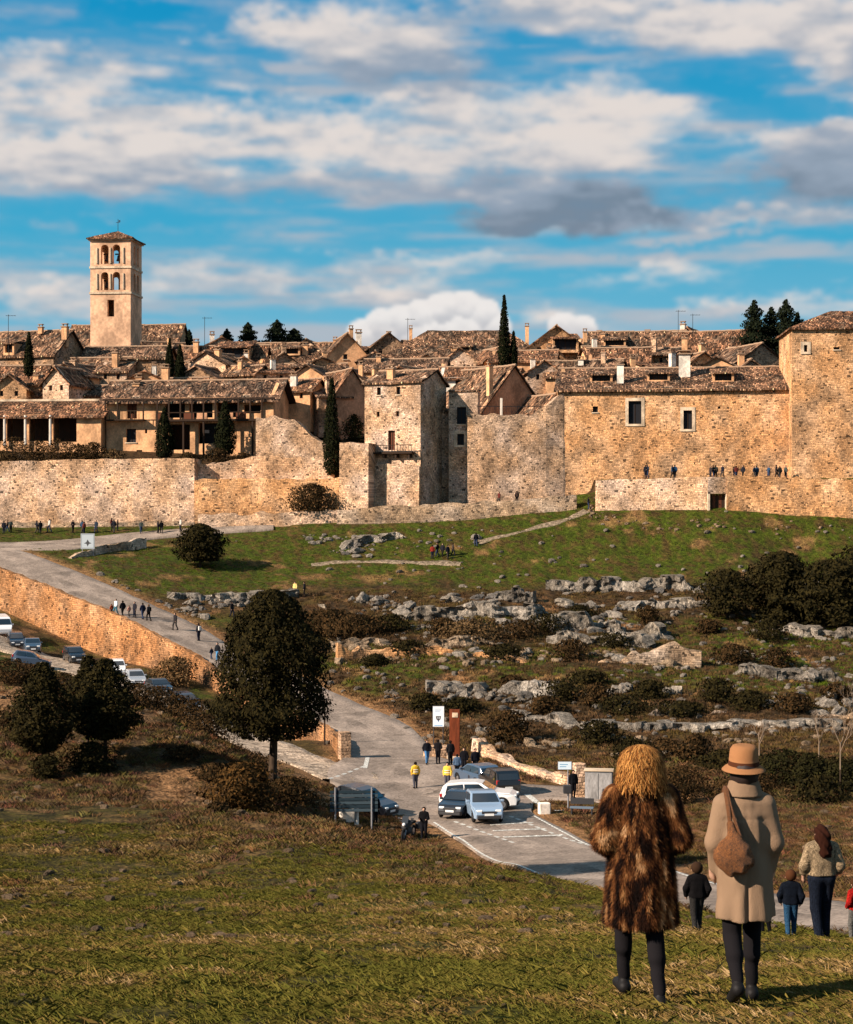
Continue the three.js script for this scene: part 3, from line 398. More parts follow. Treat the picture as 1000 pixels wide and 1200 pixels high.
// ------------------------------------------------------------------ buildings
// a pitched slab: corners a b (eave), c d (ridge, over b and over a)
function slab(a, b, c, d, th = 0.22, cell = 0.9, wob = 0.07) {
  const nu = Math.max(1, Math.ceil(Math.max(a.distanceTo(b), c.distanceTo(d)) / cell)), nv = Math.max(1, Math.ceil(Math.max(a.distanceTo(d), b.distanceTo(c)) / cell)), pos = [], uv = [], idx = [], off = R() * 40;
  const nrm = b.clone().sub(a).cross(d.clone().sub(a)); if (nrm.lengthSq() < 1e-6) nrm.copy(b.clone().sub(a).cross(c.clone().sub(a))); nrm.normalize(); const L = a.distanceTo(b), S = Math.max(a.distanceTo(d), b.distanceTo(c));
  for (let j = 0; j <= nv; j++) for (let i = 0; i <= nu; i++) { const u = i / nu, v = j / nv; const p = a.clone().lerp(b, u).lerp(d.clone().lerp(c, u), v); p.y += (fbm(u * L * 0.5 + off, v * S * 0.5, 3) - 0.5) * wob * 2.6 - Math.sin(u * Math.PI) * wob; pos.push(p.x, p.y, p.z); const e = a.clone().lerp(b, u); const along = p.clone().sub(a).dot(b.clone().sub(a).normalize()); uv.push(along + off, v * S); if (i && j) { const k = j * (nu + 1) + i; idx.push(k - nu - 2, k - nu - 1, k - 1, k - 1, k - nu - 1, k); } }
  const n0 = pos.length / 3; const ring = []; for (let i = 0; i <= nu; i++) ring.push(i); for (let j = 1; j <= nv; j++) ring.push(j * (nu + 1) + nu); for (let i = nu - 1; i >= 0; i--) ring.push(nv * (nu + 1) + i); for (let j = nv - 1; j > 0; j--) ring.push(j * (nu + 1));
  ring.forEach((r) => { pos.push(pos[r * 3], pos[r * 3 + 1], pos[r * 3 + 2], pos[r * 3], pos[r * 3 + 1] - th, pos[r * 3 + 2]); uv.push(uv[r * 2], uv[r * 2 + 1], uv[r * 2], uv[r * 2 + 1] - th); });
  ring.forEach((r, i) => { const k = n0 + i * 2, q = n0 + ((i + 1) % ring.length) * 2; idx.push(k, k + 1, q, q, k + 1, q + 1); });
  const m0 = pos.length / 3; for (const p of [a, b, c, d]) { pos.push(p.x, p.y - th, p.z); uv.push(0, 0); } idx.push(m0, m0 + 2, m0 + 1, m0, m0 + 3, m0 + 2);
  let g = new THREE.BufferGeometry(); g.setAttribute('position', new THREE.Float32BufferAttribute(pos, 3)); g.setAttribute('uv', new THREE.Float32BufferAttribute(uv, 2)); g.setIndex(idx); g = g.toNonIndexed(); g.computeVertexNormals(); return g;
}
// front wall with real openings
function frontWall(outline, holes, th) { const s = new THREE.Shape(outline.map(([x, y]) => new THREE.Vector2(x, y))); for (const h of holes) { const p = new THREE.Path(); const x0 = h.x - h.w / 2, x1 = h.x + h.w / 2, y1 = h.y + h.h; p.moveTo(x0, h.y); p.lineTo(x1, h.y); if (h.arch) { p.lineTo(x1, y1 - h.w / 2); p.absarc(h.x, y1 - h.w / 2, h.w / 2, 0, Math.PI, false); } else { p.lineTo(x1, y1); p.lineTo(x0, y1); } p.closePath(); s.holes.push(p); } return new THREE.ExtrudeGeometry(s, { depth: th, bevelEnabled: false, curveSegments: 6 }); }
const chimGeo = {};
function chimney(parent, x, y, z, w, h, mat, cowl = true) {
  const c = part('chimney', metreUV(box(w, h, w, 0, h / 2, 0), R() * 9), mat, parent); c.position.set(x, y, z);
  part('chimney_cap', join([box(w * 1.3, 0.12, w * 1.3, 0, h + 0.05, 0), ...(cowl ? [box(w * 0.2, 0.4, w * 0.2, -w * 0.4, h + 0.28, 0), box(w * 0.2, 0.4, w * 0.2, w * 0.4, h + 0.28, 0), box(w * 1.15, 0.1, w * 0.9, 0, h + 0.52, 0)] : [])]), M.ridge, c); return c;
}
function dormer(parent, x, y, z, w, h, dep, mat, roofMat, face = 1) {
  const d = part('dormer', metreUV(join([box(0.3, h, dep, -w / 2 + 0.15, h / 2, -dep / 2), box(0.3, h, dep, w / 2 - 0.15, h / 2, -dep / 2), box(w - 0.6, h * 0.2, dep, 0, h * 0.1, -dep / 2)])), mat, parent); d.position.set(x, y, z);
  part('dormer_roof', slab(V(-w / 2 - 0.3, h, 0.35), V(w / 2 + 0.3, h, 0.35), V(w / 2 + 0.3, h + dep * 0.28, -dep), V(-w / 2 - 0.3, h + dep * 0.28, -dep), 0.16, 1.2, 0.03), roofMat, d);
  part('dormer_window', join([box(w - 0.6, h * 0.78, 0.05, 0, h * 0.6, -0.6)]), M.window, d); for (const mx of w > 2.4 ? [-0.22, 0, 0.22] : [0]) part('mullion', box(0.1, h * 0.78, 0.1, w * mx, h * 0.6, -0.55), M.darkWood, d);
  return d;
}
// px0..px1: front face, eave/ridge heights in photo pixels at distance d; down: wall height below the eave
function house(o) {
  const { px0, px1, eave, ridge, d, dep = 8, turn = -0.12, type = 'x', down = 7, mat = M.house, roof = M.roofs[0], wins = [], chims = [], dorms = [], over = 0.45, label, name = 'stone_house', group, back = 0.5, cat = 'house', thick = 0.5 } = o;
  const xm = (px0 + px1) / 2, w = (px1 - px0) / F * d / Math.cos(turn), yE = YA(eave, d), rh = (eave - ridge) / F * d, base = V(XA(xm, d), yE - down, -d), t = thing(name, label, cat, base, turn, group);
  const h = down, s = F / d, zf = 0, zb = -dep, holes = wins.map((q) => ({ x: (q.px - xm) / s / Math.cos(turn), y: h - (q.py + q.h / 2 - eave) / s, w: q.w / s, h: q.h / s, arch: q.arch }));
  const out = type === 'z' ? [[-w / 2, 0], [w / 2, 0], [w / 2, h], [0, h + rh], [-w / 2, h]] : [[-w / 2, 0], [w / 2, 0], [w / 2, h], [-w / 2, h]];
  const gs = [frontWall(out, holes, thick).translate(0, 0, -thick)];
  const sideOut = type === 'x' ? [[zb, 0], [-thick, 0], [-thick, h + rh * thick / (dep * back)], [zb + dep * (1 - back), h + rh], [zb, h]] : type === 'shed' ? [[zb, 0], [-thick, 0], [-thick, h], [zb, h + rh]] : [[zb, 0], [-thick, 0], [-thick, h], [zb, h]];
  for (const sx of [-1, 1]) gs.push(frontWall(sideOut, [], thick).rotateY(-Math.PI / 2).translate(sx < 0 ? -w / 2 + thick : w / 2, 0, 0));
  gs.push(box(w - 2 * thick, h, thick, 0, h / 2, zb + thick / 2)); if (type === 'z') gs.push(frontWall([[-w / 2, h], [w / 2, h], [0, h + rh]], [], thick).translate(0, 0, zb));
  part('wall', metreUV(join(gs), R() * 30, R() * 30), mat, t);
  const e = over, yl = 0.04; let rg = [];
  if (type === 'x') { const zr = -dep * back, k1 = rh / (dep * back), k2 = rh / (dep * (1 - back)); rg = [slab(V(-w / 2 - e, h - k1 * e + yl, e), V(w / 2 + e, h - k1 * e + yl, e), V(w / 2 + e, h + rh + yl, zr), V(-w / 2 - e, h + rh + yl, zr)), slab(V(w / 2 + e, h - k2 * e + yl, zb - e), V(-w / 2 - e, h - k2 * e + yl, zb - e), V(-w / 2 - e, h + rh + yl - 0.01, zr), V(w / 2 + e, h + rh + yl - 0.01, zr))]; }
  else if (type === 'z') { const k = rh / (w / 2); rg = [slab(V(-w / 2 - e, h - k * e + yl, zb - e), V(-w / 2 - e, h - k * e + yl, e), V(0, h + rh + yl, e), V(0, h + rh + yl, zb - e)), slab(V(w / 2 + e, h - k * e + yl, e), V(w / 2 + e, h - k * e + yl, zb - e), V(0, h + rh + yl - 0.01, zb - e), V(0, h + rh + yl - 0.01, e))]; }
  else if (type === 'shed') { const k = rh / dep; rg = [slab(V(-w / 2 - e, h - k * e + yl, e), V(w / 2 + e, h - k * e + yl, e), V(w / 2 + e, h + rh + k * e + yl, zb - e), V(-w / 2 - e, h + rh + k * e + yl, zb - e))]; }
  else { const r = Math.min(w, dep) / 2, A = V(-w / 2 - e, h + yl, e), B = V(w / 2 + e, h + yl, e), Cc = V(w / 2 + e, h + yl, zb - e), D = V(-w / 2 - e, h + yl, zb - e), long = w >= dep; const E = long ? V(-w / 2 + r, h + rh, zb / 2) : V(0, h + rh, -r), G = long ? V(w / 2 - r, h + rh, zb / 2) : V(0, h + rh, zb + r); rg = long ? [slab(A, B, G, E), slab(Cc, D, E, G), slab(B, Cc, G, G.clone().add(V(0, 0, 0.001))), slab(D, A, E, E.clone().add(V(0, 0, -0.001)))] : [slab(B, Cc, G, E), slab(D, A, E, G), slab(A, B, E, E.clone().add(V(-0.001, 0, 0))), slab(Cc, D, G, G.clone().add(V(0.001, 0, 0)))]; }
  const rm = part('roof', join(rg), roof, t);
  if (type === 'x' || type === 'z') { const n = Math.max(3, Math.round((type === 'x' ? w : dep) / 0.8)), rt = []; for (let i = 0; i < n; i++) { const u = (i + 0.5) / n; const q = type === 'x' ? V(mix(-w / 2 - e, w / 2 + e, u), h + rh + 0.06 - Math.sin(u * Math.PI) * 0.07 + rr(-0.03, 0.03), -dep * back) : V(0, h + rh + 0.06 - Math.sin(u * Math.PI) * 0.07 + rr(-0.03, 0.03), mix(zb - e, e, u)); const L = (type === 'x' ? w : dep) / n * 1.1; const g = new THREE.CylinderGeometry(0.15, 0.17, L, 6); type === 'x' ? g.rotateZ(Math.PI / 2) : g.rotateX(Math.PI / 2); rt.push(g.translate(q.x, q.y, q.z)); } part('ridge_tiles', join(rt), M.ridge, rm); }
  holes.forEach((q, i) => { const win = part(wins[i].door ? 'door' : 'window', box(q.w, q.h, 0.06, 0, q.h / 2, 0), wins[i].door ? M.redWood : wins[i].h > 28 ? M.darkWood : M.window, t); win.position.set(q.x, q.y, wins[i].w >= 20 ? -2.6 : -thick * 0.75); if (wins[i].w >= 6) { part('frame', join([box(q.w, 0.09, 0.1, 0, q.h - 0.05, 0.03), box(0.08, q.h, 0.1, 0, q.h / 2, 0.03)]), M.darkWood, win); } if (wins[i].trim) { const b = 0.42; part('surround', metreUV(join([box(q.w + 2 * b, b, 0.12, 0, q.h + b / 2, 0), box(q.w + 2 * b, b * 0.7, 0.16, 0, -b * 0.35, 0.02), box(b, q.h, 0.12, -q.w / 2 - b / 2, q.h / 2, 0), box(b, q.h, 0.12, q.w / 2 + b / 2, q.h / 2, 0)])), M.lintel, win).position.z = thick * 0.75 + 0.02; } else if (wins[i].sill !== false && !wins[i].door && wins[i].w >= 5) part('sill', box(q.w + 0.3, 0.14, 0.25, 0, -0.07, 0), M.lintel, win).position.z = thick * 0.75; });  // wide openings get a dark panel set back, standing in for porch shade
  for (const c of chims) chimney(t, (c.px - xm) / s, h + (eave - c.py) / s - (c.len ?? 1.6), c.z ?? -dep * 0.4, c.w ?? 0.8, c.len ?? 1.6, c.mat ?? M.plaster, c.cowl ?? true);
  for (const q of dorms) { const zz = q.z ?? -dep * back * ((eave - q.py) / Math.max(1, eave - ridge)) * 0.8; dormer(t, (q.px - xm) / s, h + (eave - q.py) / s, zz, q.w / s, q.h / s, q.dep ?? 3, q.mat ?? M.plaster, roof); }
  return t;
}
const RA = M.roofs[0], RB = M.roofs[1], RC = M.roofs[2];
// skyline row
house({ px0: 72, px1: 205, eave: 410, ridge: 376, d: 312, dep: 14, turn: -0.1, mat: M.plaster, roof: RA, down: 10, name: 'church_nave', label: 'pale church nave with tiled roof behind the bell tower', cat: 'church' });
house({ px0: -40, px1: 66, eave: 416, ridge: 384, d: 285, dep: 12, turn: -0.28, mat: M.houseDull, roof: RA, down: 9, dorms: [{ px: 10, py: 416, w: 14, h: 14 }], chims: [{ px: 68, py: 382, w: 0.9, len: 3.2, z: -4 }, { px: 33, py: 381, w: 0.7, len: 1 }], label: 'long roofed stone house with a dark gable left of the bell tower' });
house({ px0: 96, px1: 196, eave: 417, ridge: 404, d: 288, dep: 6, mat: M.houseDull, roof: RC, label: 'low house with a grey tile roof below the bell tower' });
house({ px0: 70, px1: 140, eave: 447, ridge: 416, d: 272, dep: 10, mat: M.houseDull, roof: RA, turn: -0.2, chims: [{ px: 131, py: 416, w: 0.9, len: 2.6, z: -3 }], label: 'stone house with a broad sloping tile roof and one pale chimney' });
house({ px0: 140, px1: 196, eave: 420, ridge: 418, d: 271, dep: 8, mat: M.houseDull, roof: RC, turn: -0.05, wins: [{ px: 181, py: 435, w: 7, h: 8 }], type: 'shed', label: 'flat fronted house with one small dark window below the church' });
house({ px0: 152, px1: 236, eave: 458, ridge: 441, d: 262, dep: 7, mat: M.plaster, roof: RB, chims: [{ px: 158, py: 441, w: 0.9, len: 2, z: -2 }, { px: 190, py: 430, w: 1, len: 3, z: -2 }], label: 'house with two stout chimneys behind the galleried house' });
house({ px0: 206, px1: 306, eave: 434, ridge: 402, d: 284, dep: 10, mat: M.houseWarm, roof: RB, wins: [{ px: 231, py: 444, w: 8, h: 5 }], dorms: [{ px: 271, py: 424, w: 40, h: 18, mat: M.houseWarm, z: -1, dep: 5 }], chims: [{ px: 222, py: 398, w: 0.8, len: 3 }, { px: 263, py: 430, w: 0.8, len: 2.4, z: 0 }], label: 'house with a wide orange dormer under a brown roof' });
house({ px0: 295, px1: 410, eave: 428, ridge: 398, d: 290, dep: 11, mat: M.plaster, roof: RA, dorms: [{ px: 338, py: 415, w: 22, h: 9 }, { px: 403, py: 420, w: 30, h: 11 }], chims: [{ px: 354, py: 403, w: 0.9, len: 3, z: -3 }, { px: 388, py: 396, w: 0.6, len: 1.8 }], label: 'long house with two dark dormers on a mottled roof' });
house({ px0: 375, px1: 440, eave: 425, ridge: 390, d: 283, dep: 12, type: 'z', turn: 0.2, mat: M.plaster, roof: RA, chims: [{ px: 414, py: 384, w: 0.6, len: 3.6, z: -2 }], wins: [{ px: 405, py: 418, w: 5, h: 6 }], label: 'gabled house with pale verges before the white cumulus' });
house({ px0: 440, px1: 650, eave: 425, ridge: 381, d: 288, dep: 16, type: 'hip', turn: -0.05, mat: M.plaster, roof: RA, dorms: [{ px: 482, py: 410, w: 20, h: 10, z: -5 }, { px: 545, py: 402, w: 22, h: 10, z: -7 }, { px: 540, py: 417, w: 24, h: 13, z: -2.5 }], chims: [{ px: 478, py: 379, w: 0.5, len: 5, z: -8 }, { px: 618, py: 377, w: 0.6, len: 5, z: -8 }], label: 'big house with a wide hipped roof on the skyline' });
house({ px0: 605, px1: 700, eave: 416, ridge: 381, d: 282, dep: 10, type: 'z', turn: 0.05, mat: M.houseWarm, roof: RB, wins: [{ px: 632, py: 410, w: 5, h: 6 }], dorms: [{ px: 662, py: 414, w: 30, h: 17, mat: M.houseWarm, z: 1.2, dep: 4 }], chims: [{ px: 690, py: 386, w: 0.6, len: 2.4 }], label: 'gabled house with an orange stone front on the skyline' });
house({ px0: 690, px1: 800, eave: 417, ridge: 384, d: 286, dep: 12, turn: -0.15, mat: M.houseDull, roof: RA, dorms: [{ px: 720, py: 405, w: 26, h: 9 }], chims: [{ px: 705, py: 388, w: 0.7, len: 2 }], label: 'house with a steep mottled roof left of the white chimney' });
house({ px0: 785, px1: 890, eave: 420, ridge: 383, d: 280, dep: 13, turn: -0.3, mat: M.houseDull, roof: RB, chims: [{ px: 824, py: 402, w: 0.35, len: 3.6, mat: M.white, z: 0.5, cowl: false }], label: 'stepped roof house right of the white chimney' });
house({ px0: 850, px1: 935, eave: 432, ridge: 402, d: 268, dep: 10, type: 'z', turn: 0.35, mat: M.houseDull, roof: RC, wins: [{ px: 880, py: 425, w: 4, h: 5 }], label: 'grey gabled house beside the dark firs' });
// middle row
house({ px0: -20, px1: 48, eave: 448, ridge: 426, d: 264, dep: 8, mat: M.houseDull, roof: RB, wins: [{ px: 15, py: 461, w: 9, h: 10 }], chims: [{ px: 41, py: 440, w: 0.8, len: 2, z: -1 }], label: 'low russet roofed house at the foot of the slim cypress' });
house({ px0: 45, px1: 128, eave: 462, ridge: 450, d: 262, dep: 7, mat: M.houseDull, roof: RC, wins: [{ px: 75, py: 470, w: 7, h: 6 }], label: 'small house with dark eaves above the arcaded porch' });
house({ px0: 318, px1: 405, eave: 474, ridge: 438, d: 262, dep: 10, mat: M.white, roof: RB, wins: [{ px: 376, py: 483, w: 7, h: 13 }], chims: [{ px: 405, py: 446, w: 0.7, len: 1.8 }], dorms: [{ px: 350, py: 452, w: 26, h: 8 }], label: 'white fronted house under a mottled roof left of the tall cypress' });
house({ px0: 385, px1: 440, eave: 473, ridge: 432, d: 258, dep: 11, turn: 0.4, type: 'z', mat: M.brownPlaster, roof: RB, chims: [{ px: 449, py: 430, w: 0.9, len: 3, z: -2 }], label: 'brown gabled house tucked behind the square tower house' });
house({ px0: 330, px1: 400, eave: 442, ridge: 424, d: 274, dep: 8, mat: M.plaster, roof: RA, dorms: [{ px: 352, py: 436, w: 22, h: 7 }], chims: [{ px: 323, py: 428, w: 0.8, len: 2 }], label: 'low house with one long dormer behind the white fronted house' });
house({ px0: 300, px1: 345, eave: 447, ridge: 432, d: 268, dep: 8, turn: 0.2, mat: M.plaster, roof: RC, chims: [{ px: 322, py: 428, w: 0.9, len: 2.4 }], label: 'small plain house behind the dark gable' });
house({ px0: 515, px1: 575, eave: 442, ridge: 428, d: 262, dep: 7, mat: M.white, roof: RB, wins: [{ px: 537, py: 449, w: 6, h: 9 }, { px: 551, py: 449, w: 6, h: 9 }, { px: 562, py: 450, w: 4, h: 6 }], label: 'small white house with three windows above the town wall' });
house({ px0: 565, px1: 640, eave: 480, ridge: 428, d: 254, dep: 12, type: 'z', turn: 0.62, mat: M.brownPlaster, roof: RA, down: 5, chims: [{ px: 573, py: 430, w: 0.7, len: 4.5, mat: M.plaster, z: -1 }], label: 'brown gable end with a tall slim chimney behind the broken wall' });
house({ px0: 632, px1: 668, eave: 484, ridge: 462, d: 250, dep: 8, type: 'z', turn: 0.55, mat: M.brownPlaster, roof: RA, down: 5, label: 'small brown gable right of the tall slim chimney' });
house({ px0: 575, px1: 650, eave: 422, ridge: 408, d: 270, dep: 8, mat: M.plaster, roof: RB, wins: [{ px: 590, py: 428, w: 5, h: 6 }], chims: [{ px: 587, py: 410, w: 0.9, len: 2, mat: M.white }], label: 'low plastered house below the twin skyline cypresses' });
house({ px0: 640, px1: 702, eave: 440, ridge: 420, d: 264, dep: 8, mat: M.plaster, roof: RA, wins: [{ px: 655, py: 447, w: 5, h: 5 }], chims: [{ px: 680, py: 420, w: 0.8, len: 2, mat: M.white }], label: 'plastered house with a white chimney behind the long building' });
house({ px0: 690, px1: 760, eave: 424, ridge: 405, d: 268, dep: 8, mat: M.plaster, roof: RB, chims: [{ px: 700, py: 420, w: 0.7, len: 1.6 }], label: 'low house with a russet roof above the long building' });
house({ px0: 425, px1: 520, eave: 433, ridge: 418, d: 270, dep: 8, mat: M.plaster, roof: RC, wins: [{ px: 460, py: 440, w: 6, h: 6 }], chims: [{ px: 440, py: 416, w: 0.7, len: 1.6 }], label: 'grey roofed house just behind the square tower house' });
{ // small houses packed between the rows
  const mats = [M.house, M.plaster, M.houseDull, M.houseWarm, M.house, M.plaster];
  const spots = []; for (const [d, e, a, b] of [[250, 480, -300, -60], [258, 462, -300, -40], [268, 446, -260, -30], [280, 430, -240, -40], [294, 412, -200, 60], [262, 436, 1060, 1250], [276, 420, 940, 1200], [256, 462, 340, 420], [259, 452, 0, 120], [266, 440, 60, 660], [277, 428, 200, 700], [295, 412, 180, 700], [262, 436, 690, 900], [274, 420, 700, 900], [293, 404, 690, 860]]) for (let px = a + rr(0, 20); px < b; px += rr(38, 64)) spots.push([px, d + rr(-2, 2), e + rr(-7, 6)]);
  spots.forEach(([px, d, e], i) => { const w = rr(30, 52), z = R() < 0.5; house({ px0: px - w / 2, px1: px + w / 2, eave: e, ridge: e - rr(9, 18), d, dep: rr(6, 9), turn: rr(-0.5, 0.5), type: z ? 'z' : R() < 0.8 ? 'x' : 'shed', mat: mats[i % 6], roof: M.roofs[i % 3], down: 6, wins: [{ px: px - w * 0.2, py: e + 7, w: 4, h: 6 }, { px: px + w * 0.22, py: e + 7, w: 4, h: 6 }], chims: R() < 0.75 ? [{ px: px + rr(-w, w) * 0.3, py: e - rr(14, 22), w: rr(0.6, 0.95), len: 2.6, mat: [M.plaster, M.white, M.house][i % 3], z: -2 }] : [], label: 'small tile roofed house packed among the roofs of the old town', group: 'small houses packed in the old town' }); });
}
console.log('rows done');
// ------------------------------------------------------------------ church bell tower: three stages with open bell arches
{
  const d = 300, w = 6.9, y0 = YA(424, d), t = thing('bell_tower', 'tall square church bell tower with open arches in two stages', 'bell tower', V(XA(134, d), y0, -d - 2), -0.11);
  const Y = (py) => YA(py, d) - y0, top = Y(281), th = 0.85;
  const open = (cx) => [{ x: cx, y: Y(310.5), w: 1.3, h: Y(288) - Y(310.5), arch: true }], face = (full) => frontWall([[-w / 2, 0], [w / 2, 0], [w / 2, top], [-w / 2, top]], [...open(-0.98), ...open(1.02), { x: -0.98, y: Y(341), w: 1.25, h: Y(320) - Y(341), arch: true }, { x: 1.02, y: Y(341), w: 1.25, h: Y(320) - Y(341), arch: true }, ...(full ? [{ x: 0.05, y: Y(372), w: 1.15, h: Y(352.5) - Y(372) }] : [])], th);
  const side = frontWall([[-w / 2 + th, 0], [w / 2 - th, 0], [w / 2 - th, top], [-w / 2 + th, top]], [...open(-0.98), ...open(1.02), { x: -0.98, y: Y(341), w: 1.25, h: Y(320) - Y(341), arch: true }, { x: 1.02, y: Y(341), w: 1.25, h: Y(320) - Y(341), arch: true }], th);
  part('wall', metreUV(join([face(true).translate(0, 0, w / 2 - th), face(false).translate(0, 0, -w / 2), side.clone().rotateY(Math.PI / 2).translate(w / 2 - th, 0, 0), side.clone().rotateY(Math.PI / 2).translate(-w / 2, 0, 0)]), 3, 5), M.ashlar, t);
  part('floor', box(w - 2 * th - 0.02, 0.3, w - 2 * th - 0.02, 0, Y(345), 0), M.darkWood, t); part('floor', box(w - 2 * th - 0.02, 0.25, w - 2 * th - 0.02, 0, Y(315), 0), M.darkWood, t);
  for (const [py, o] of [[344.5, 0.16], [314.5, 0.14], [282, 0.3]]) part('string_course', metreUV(new THREE.BoxGeometry(w + 2 * o, 0.34, w + 2 * o).translate(0, Y(py), 0)), M.lintel, t);
  const e = w / 2 + 0.55, ap = V(0.3, top + 1.75, 0), c = [V(-e, top + 0.12, e), V(e, top + 0.12, e), V(e, top + 0.12, -e), V(-e, top + 0.12, -e)];
  const rf = part('roof', join([0, 1, 2, 3].map((i) => slab(c[i], c[(i + 1) % 4], ap, ap.clone().add(V(0.001 * (i - 1.5), 0, 0.001)), 0.2, 0.8, 0.06))), M.roofs[1], t);
  part('weather_vane', join([cyl(0.05, 0.04, 2.2, 0.3, top + 2.7, 0, 6), box(0.7, 0.08, 0.05, 0.3, top + 3.2, 0), box(0.3, 0.25, 0.04, 0.55, top + 3.45, 0)]), M.ironDark, rf);
  for (const [x, py] of [[-0.98, 306], [1.02, 306], [-0.98, 337]]) { const b = part('bell', new THREE.LatheGeometry([[0.02, 1.0], [0.16, 0.96], [0.26, 0.8], [0.3, 0.45], [0.42, 0.1], [0.46, 0]].map((q) => new THREE.Vector2(...q)), 14), M.ironDark, t); b.position.set(x, Y(py), w / 2 - 1.5); part('yoke', box(1.25, 0.22, 0.22, 0, 1.15, 0), M.darkWood, b); }
  for (let i = 0; i < 3; i++) for (const x of [-2.25, 0.02, 2.25]) if (i < 2) part('colonnette', cyl(0.16, 0.14, 2.6, x, i ? Y(331) : Y(301), w / 2 + 0.05, 8), M.lintel, t);
}
// ------------------------------------------------------------------ the galleried house with balcony and portico
{
  const d = 250, t = house({ px0: 122, px1: 322, eave: 466, ridge: 443, d, dep: 9, turn: -0.16, mat: M.plaster, roof: RC, down: 9.5, over: 1.0, name: 'galleried_house', label: 'long galleried house with balcony and timber portico above the town wall',
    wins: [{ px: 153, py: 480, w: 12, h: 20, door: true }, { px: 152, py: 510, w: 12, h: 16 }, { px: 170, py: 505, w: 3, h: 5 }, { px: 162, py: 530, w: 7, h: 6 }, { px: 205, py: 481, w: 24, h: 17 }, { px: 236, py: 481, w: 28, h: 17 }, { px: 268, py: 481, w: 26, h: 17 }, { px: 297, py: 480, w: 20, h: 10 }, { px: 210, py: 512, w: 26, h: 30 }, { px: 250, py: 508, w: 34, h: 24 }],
    chims: [{ px: 148, py: 447, w: 1, len: 1.2 }, { px: 215, py: 454, w: 0.5, len: 0.7, z: -3 }] });
  const s = F / d, x = (px) => (px - 222) / s / Math.cos(0.16), y = (py) => 9.5 - (py - 466) / s;
  const b = part('balcony', join([box(x(170) - x(124), 0.18, 1.3, (x(124) + x(170)) / 2, y(492), 0.66), box(x(170) - x(124), 0.1, 0.08, (x(124) + x(170)) / 2, y(481.5), 1.25)]), M.darkWood, t);
  for (let i = 0; i <= 9; i++) part('baluster', box(0.06, y(482) - y(492), 0.06, mix(x(124), x(170), i / 9), (y(482) + y(492)) / 2, 1.25), M.darkWood, b);
  for (const px of [124, 139, 170]) part('balcony_post', box(0.18, y(468) - y(492), 0.18, x(px), (y(468) + y(492)) / 2, 1.2), M.darkWood, b);
  const gl = part('gallery', join([box(x(312) - x(186), 0.3, 1.4, (x(186) + x(312)) / 2, y(493), 0.72), box(x(312) - x(186), 0.12, 0.1, (x(186) + x(312)) / 2, y(484), 1.3)]), M.darkWood, t);
  for (let i = 0; i <= 9; i++) part('gallery_post', box(0.2, y(467) - y(493), 0.2, mix(x(187), x(311), i / 9), (y(467) + y(493)) / 2, 1.25), M.darkWood, gl);
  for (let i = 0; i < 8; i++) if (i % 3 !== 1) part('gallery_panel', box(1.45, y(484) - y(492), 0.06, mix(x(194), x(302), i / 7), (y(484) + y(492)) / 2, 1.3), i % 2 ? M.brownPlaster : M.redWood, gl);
  for (const px of [188, 218, 242, 272, 300]) part('portico_post', box(0.24, y(494) - y(534), 0.24, x(px), (y(494) + y(534)) / 2, 1.2), M.darkWood, t);
  part('eaves_board', box(x(326) - x(120), 0.25, 0.12, (x(120) + x(326)) / 2, y(468), 0.9), M.darkWood, t);
}
{ // low house with a porch on white columns
  const d = 251, t = house({ px0: -40, px1: 120, eave: 486, ridge: 468, d, dep: 5, turn: -0.1, type: 'shed', mat: M.plaster, roof: RB, down: 7, over: 0.7, name: 'porch_house', label: 'low house with a dark porch on white columns above the town wall',
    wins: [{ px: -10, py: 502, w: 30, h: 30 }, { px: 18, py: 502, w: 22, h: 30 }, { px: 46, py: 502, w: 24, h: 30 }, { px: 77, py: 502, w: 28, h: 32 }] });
  const s = F / d; for (const px of [6, 31, 61]) part('column', cyl(0.2, 0.17, 4.2, (px - 40) / s, 7 - 2.2, 0.5, 10), M.white, t);
  part('roof_coping', metreUV(box(160 / s, 0.3, 0.4, 0, 7 + 2.35, -5.2)), M.lintel, t);
}
// ------------------------------------------------------------------ square tower house with its balcony and wings
{
  const d = 236, turn = -0.42, t = house({ px0: 427, px1: 493, eave: 447, ridge: 431, d, dep: 8.5, turn, mat: M.house, roof: RA, down: 18, over: 0.35, name: 'tower_house', label: 'square stone tower house with a door balcony on the town wall', back: 0.6,
    wins: [{ px: 444, py: 458, w: 5, h: 9 }, { px: 467, py: 458, w: 5, h: 9 }, { px: 443, py: 485, w: 4, h: 6 }, { px: 466, py: 485, w: 4, h: 6 }, { px: 459, py: 516, w: 9, h: 23, door: true }], chims: [{ px: 450, py: 431, w: 0.9, len: 2.2, z: -2 }] });
  const s = F / d, b = part('balcony', join([box(6.6, 0.24, 1.1, 0, 18 - (531 - 447) / s, 0.56), box(6.6, 0.08, 0.08, 0, 18 - (522 - 447) / s, 1.05)]), M.darkWood, t);
  for (let i = 0; i <= 16; i++) part('baluster', box(0.05, 1.0, 0.05, -3.25 + i * 6.5 / 16, 18 - (526.5 - 447) / s, 1.05), M.ironDark, b); for (const q of [-2.8, -0.9, 0.9, 2.8]) part('bracket', box(0.2, 0.5, 0.9, q, 18 - (534.5 - 447) / s, 0.46), M.darkWood, b);
  part('foot_wall', wallGeo([{ x: -3.4, z: 0.5, y0: 0, y1: 7.2 }, { x: 4.1, z: 0.5, y0: 0, y1: 6.8 }], 0.45, { rag: 0.25, bulge: 0.05 }), M.stone, t);
}
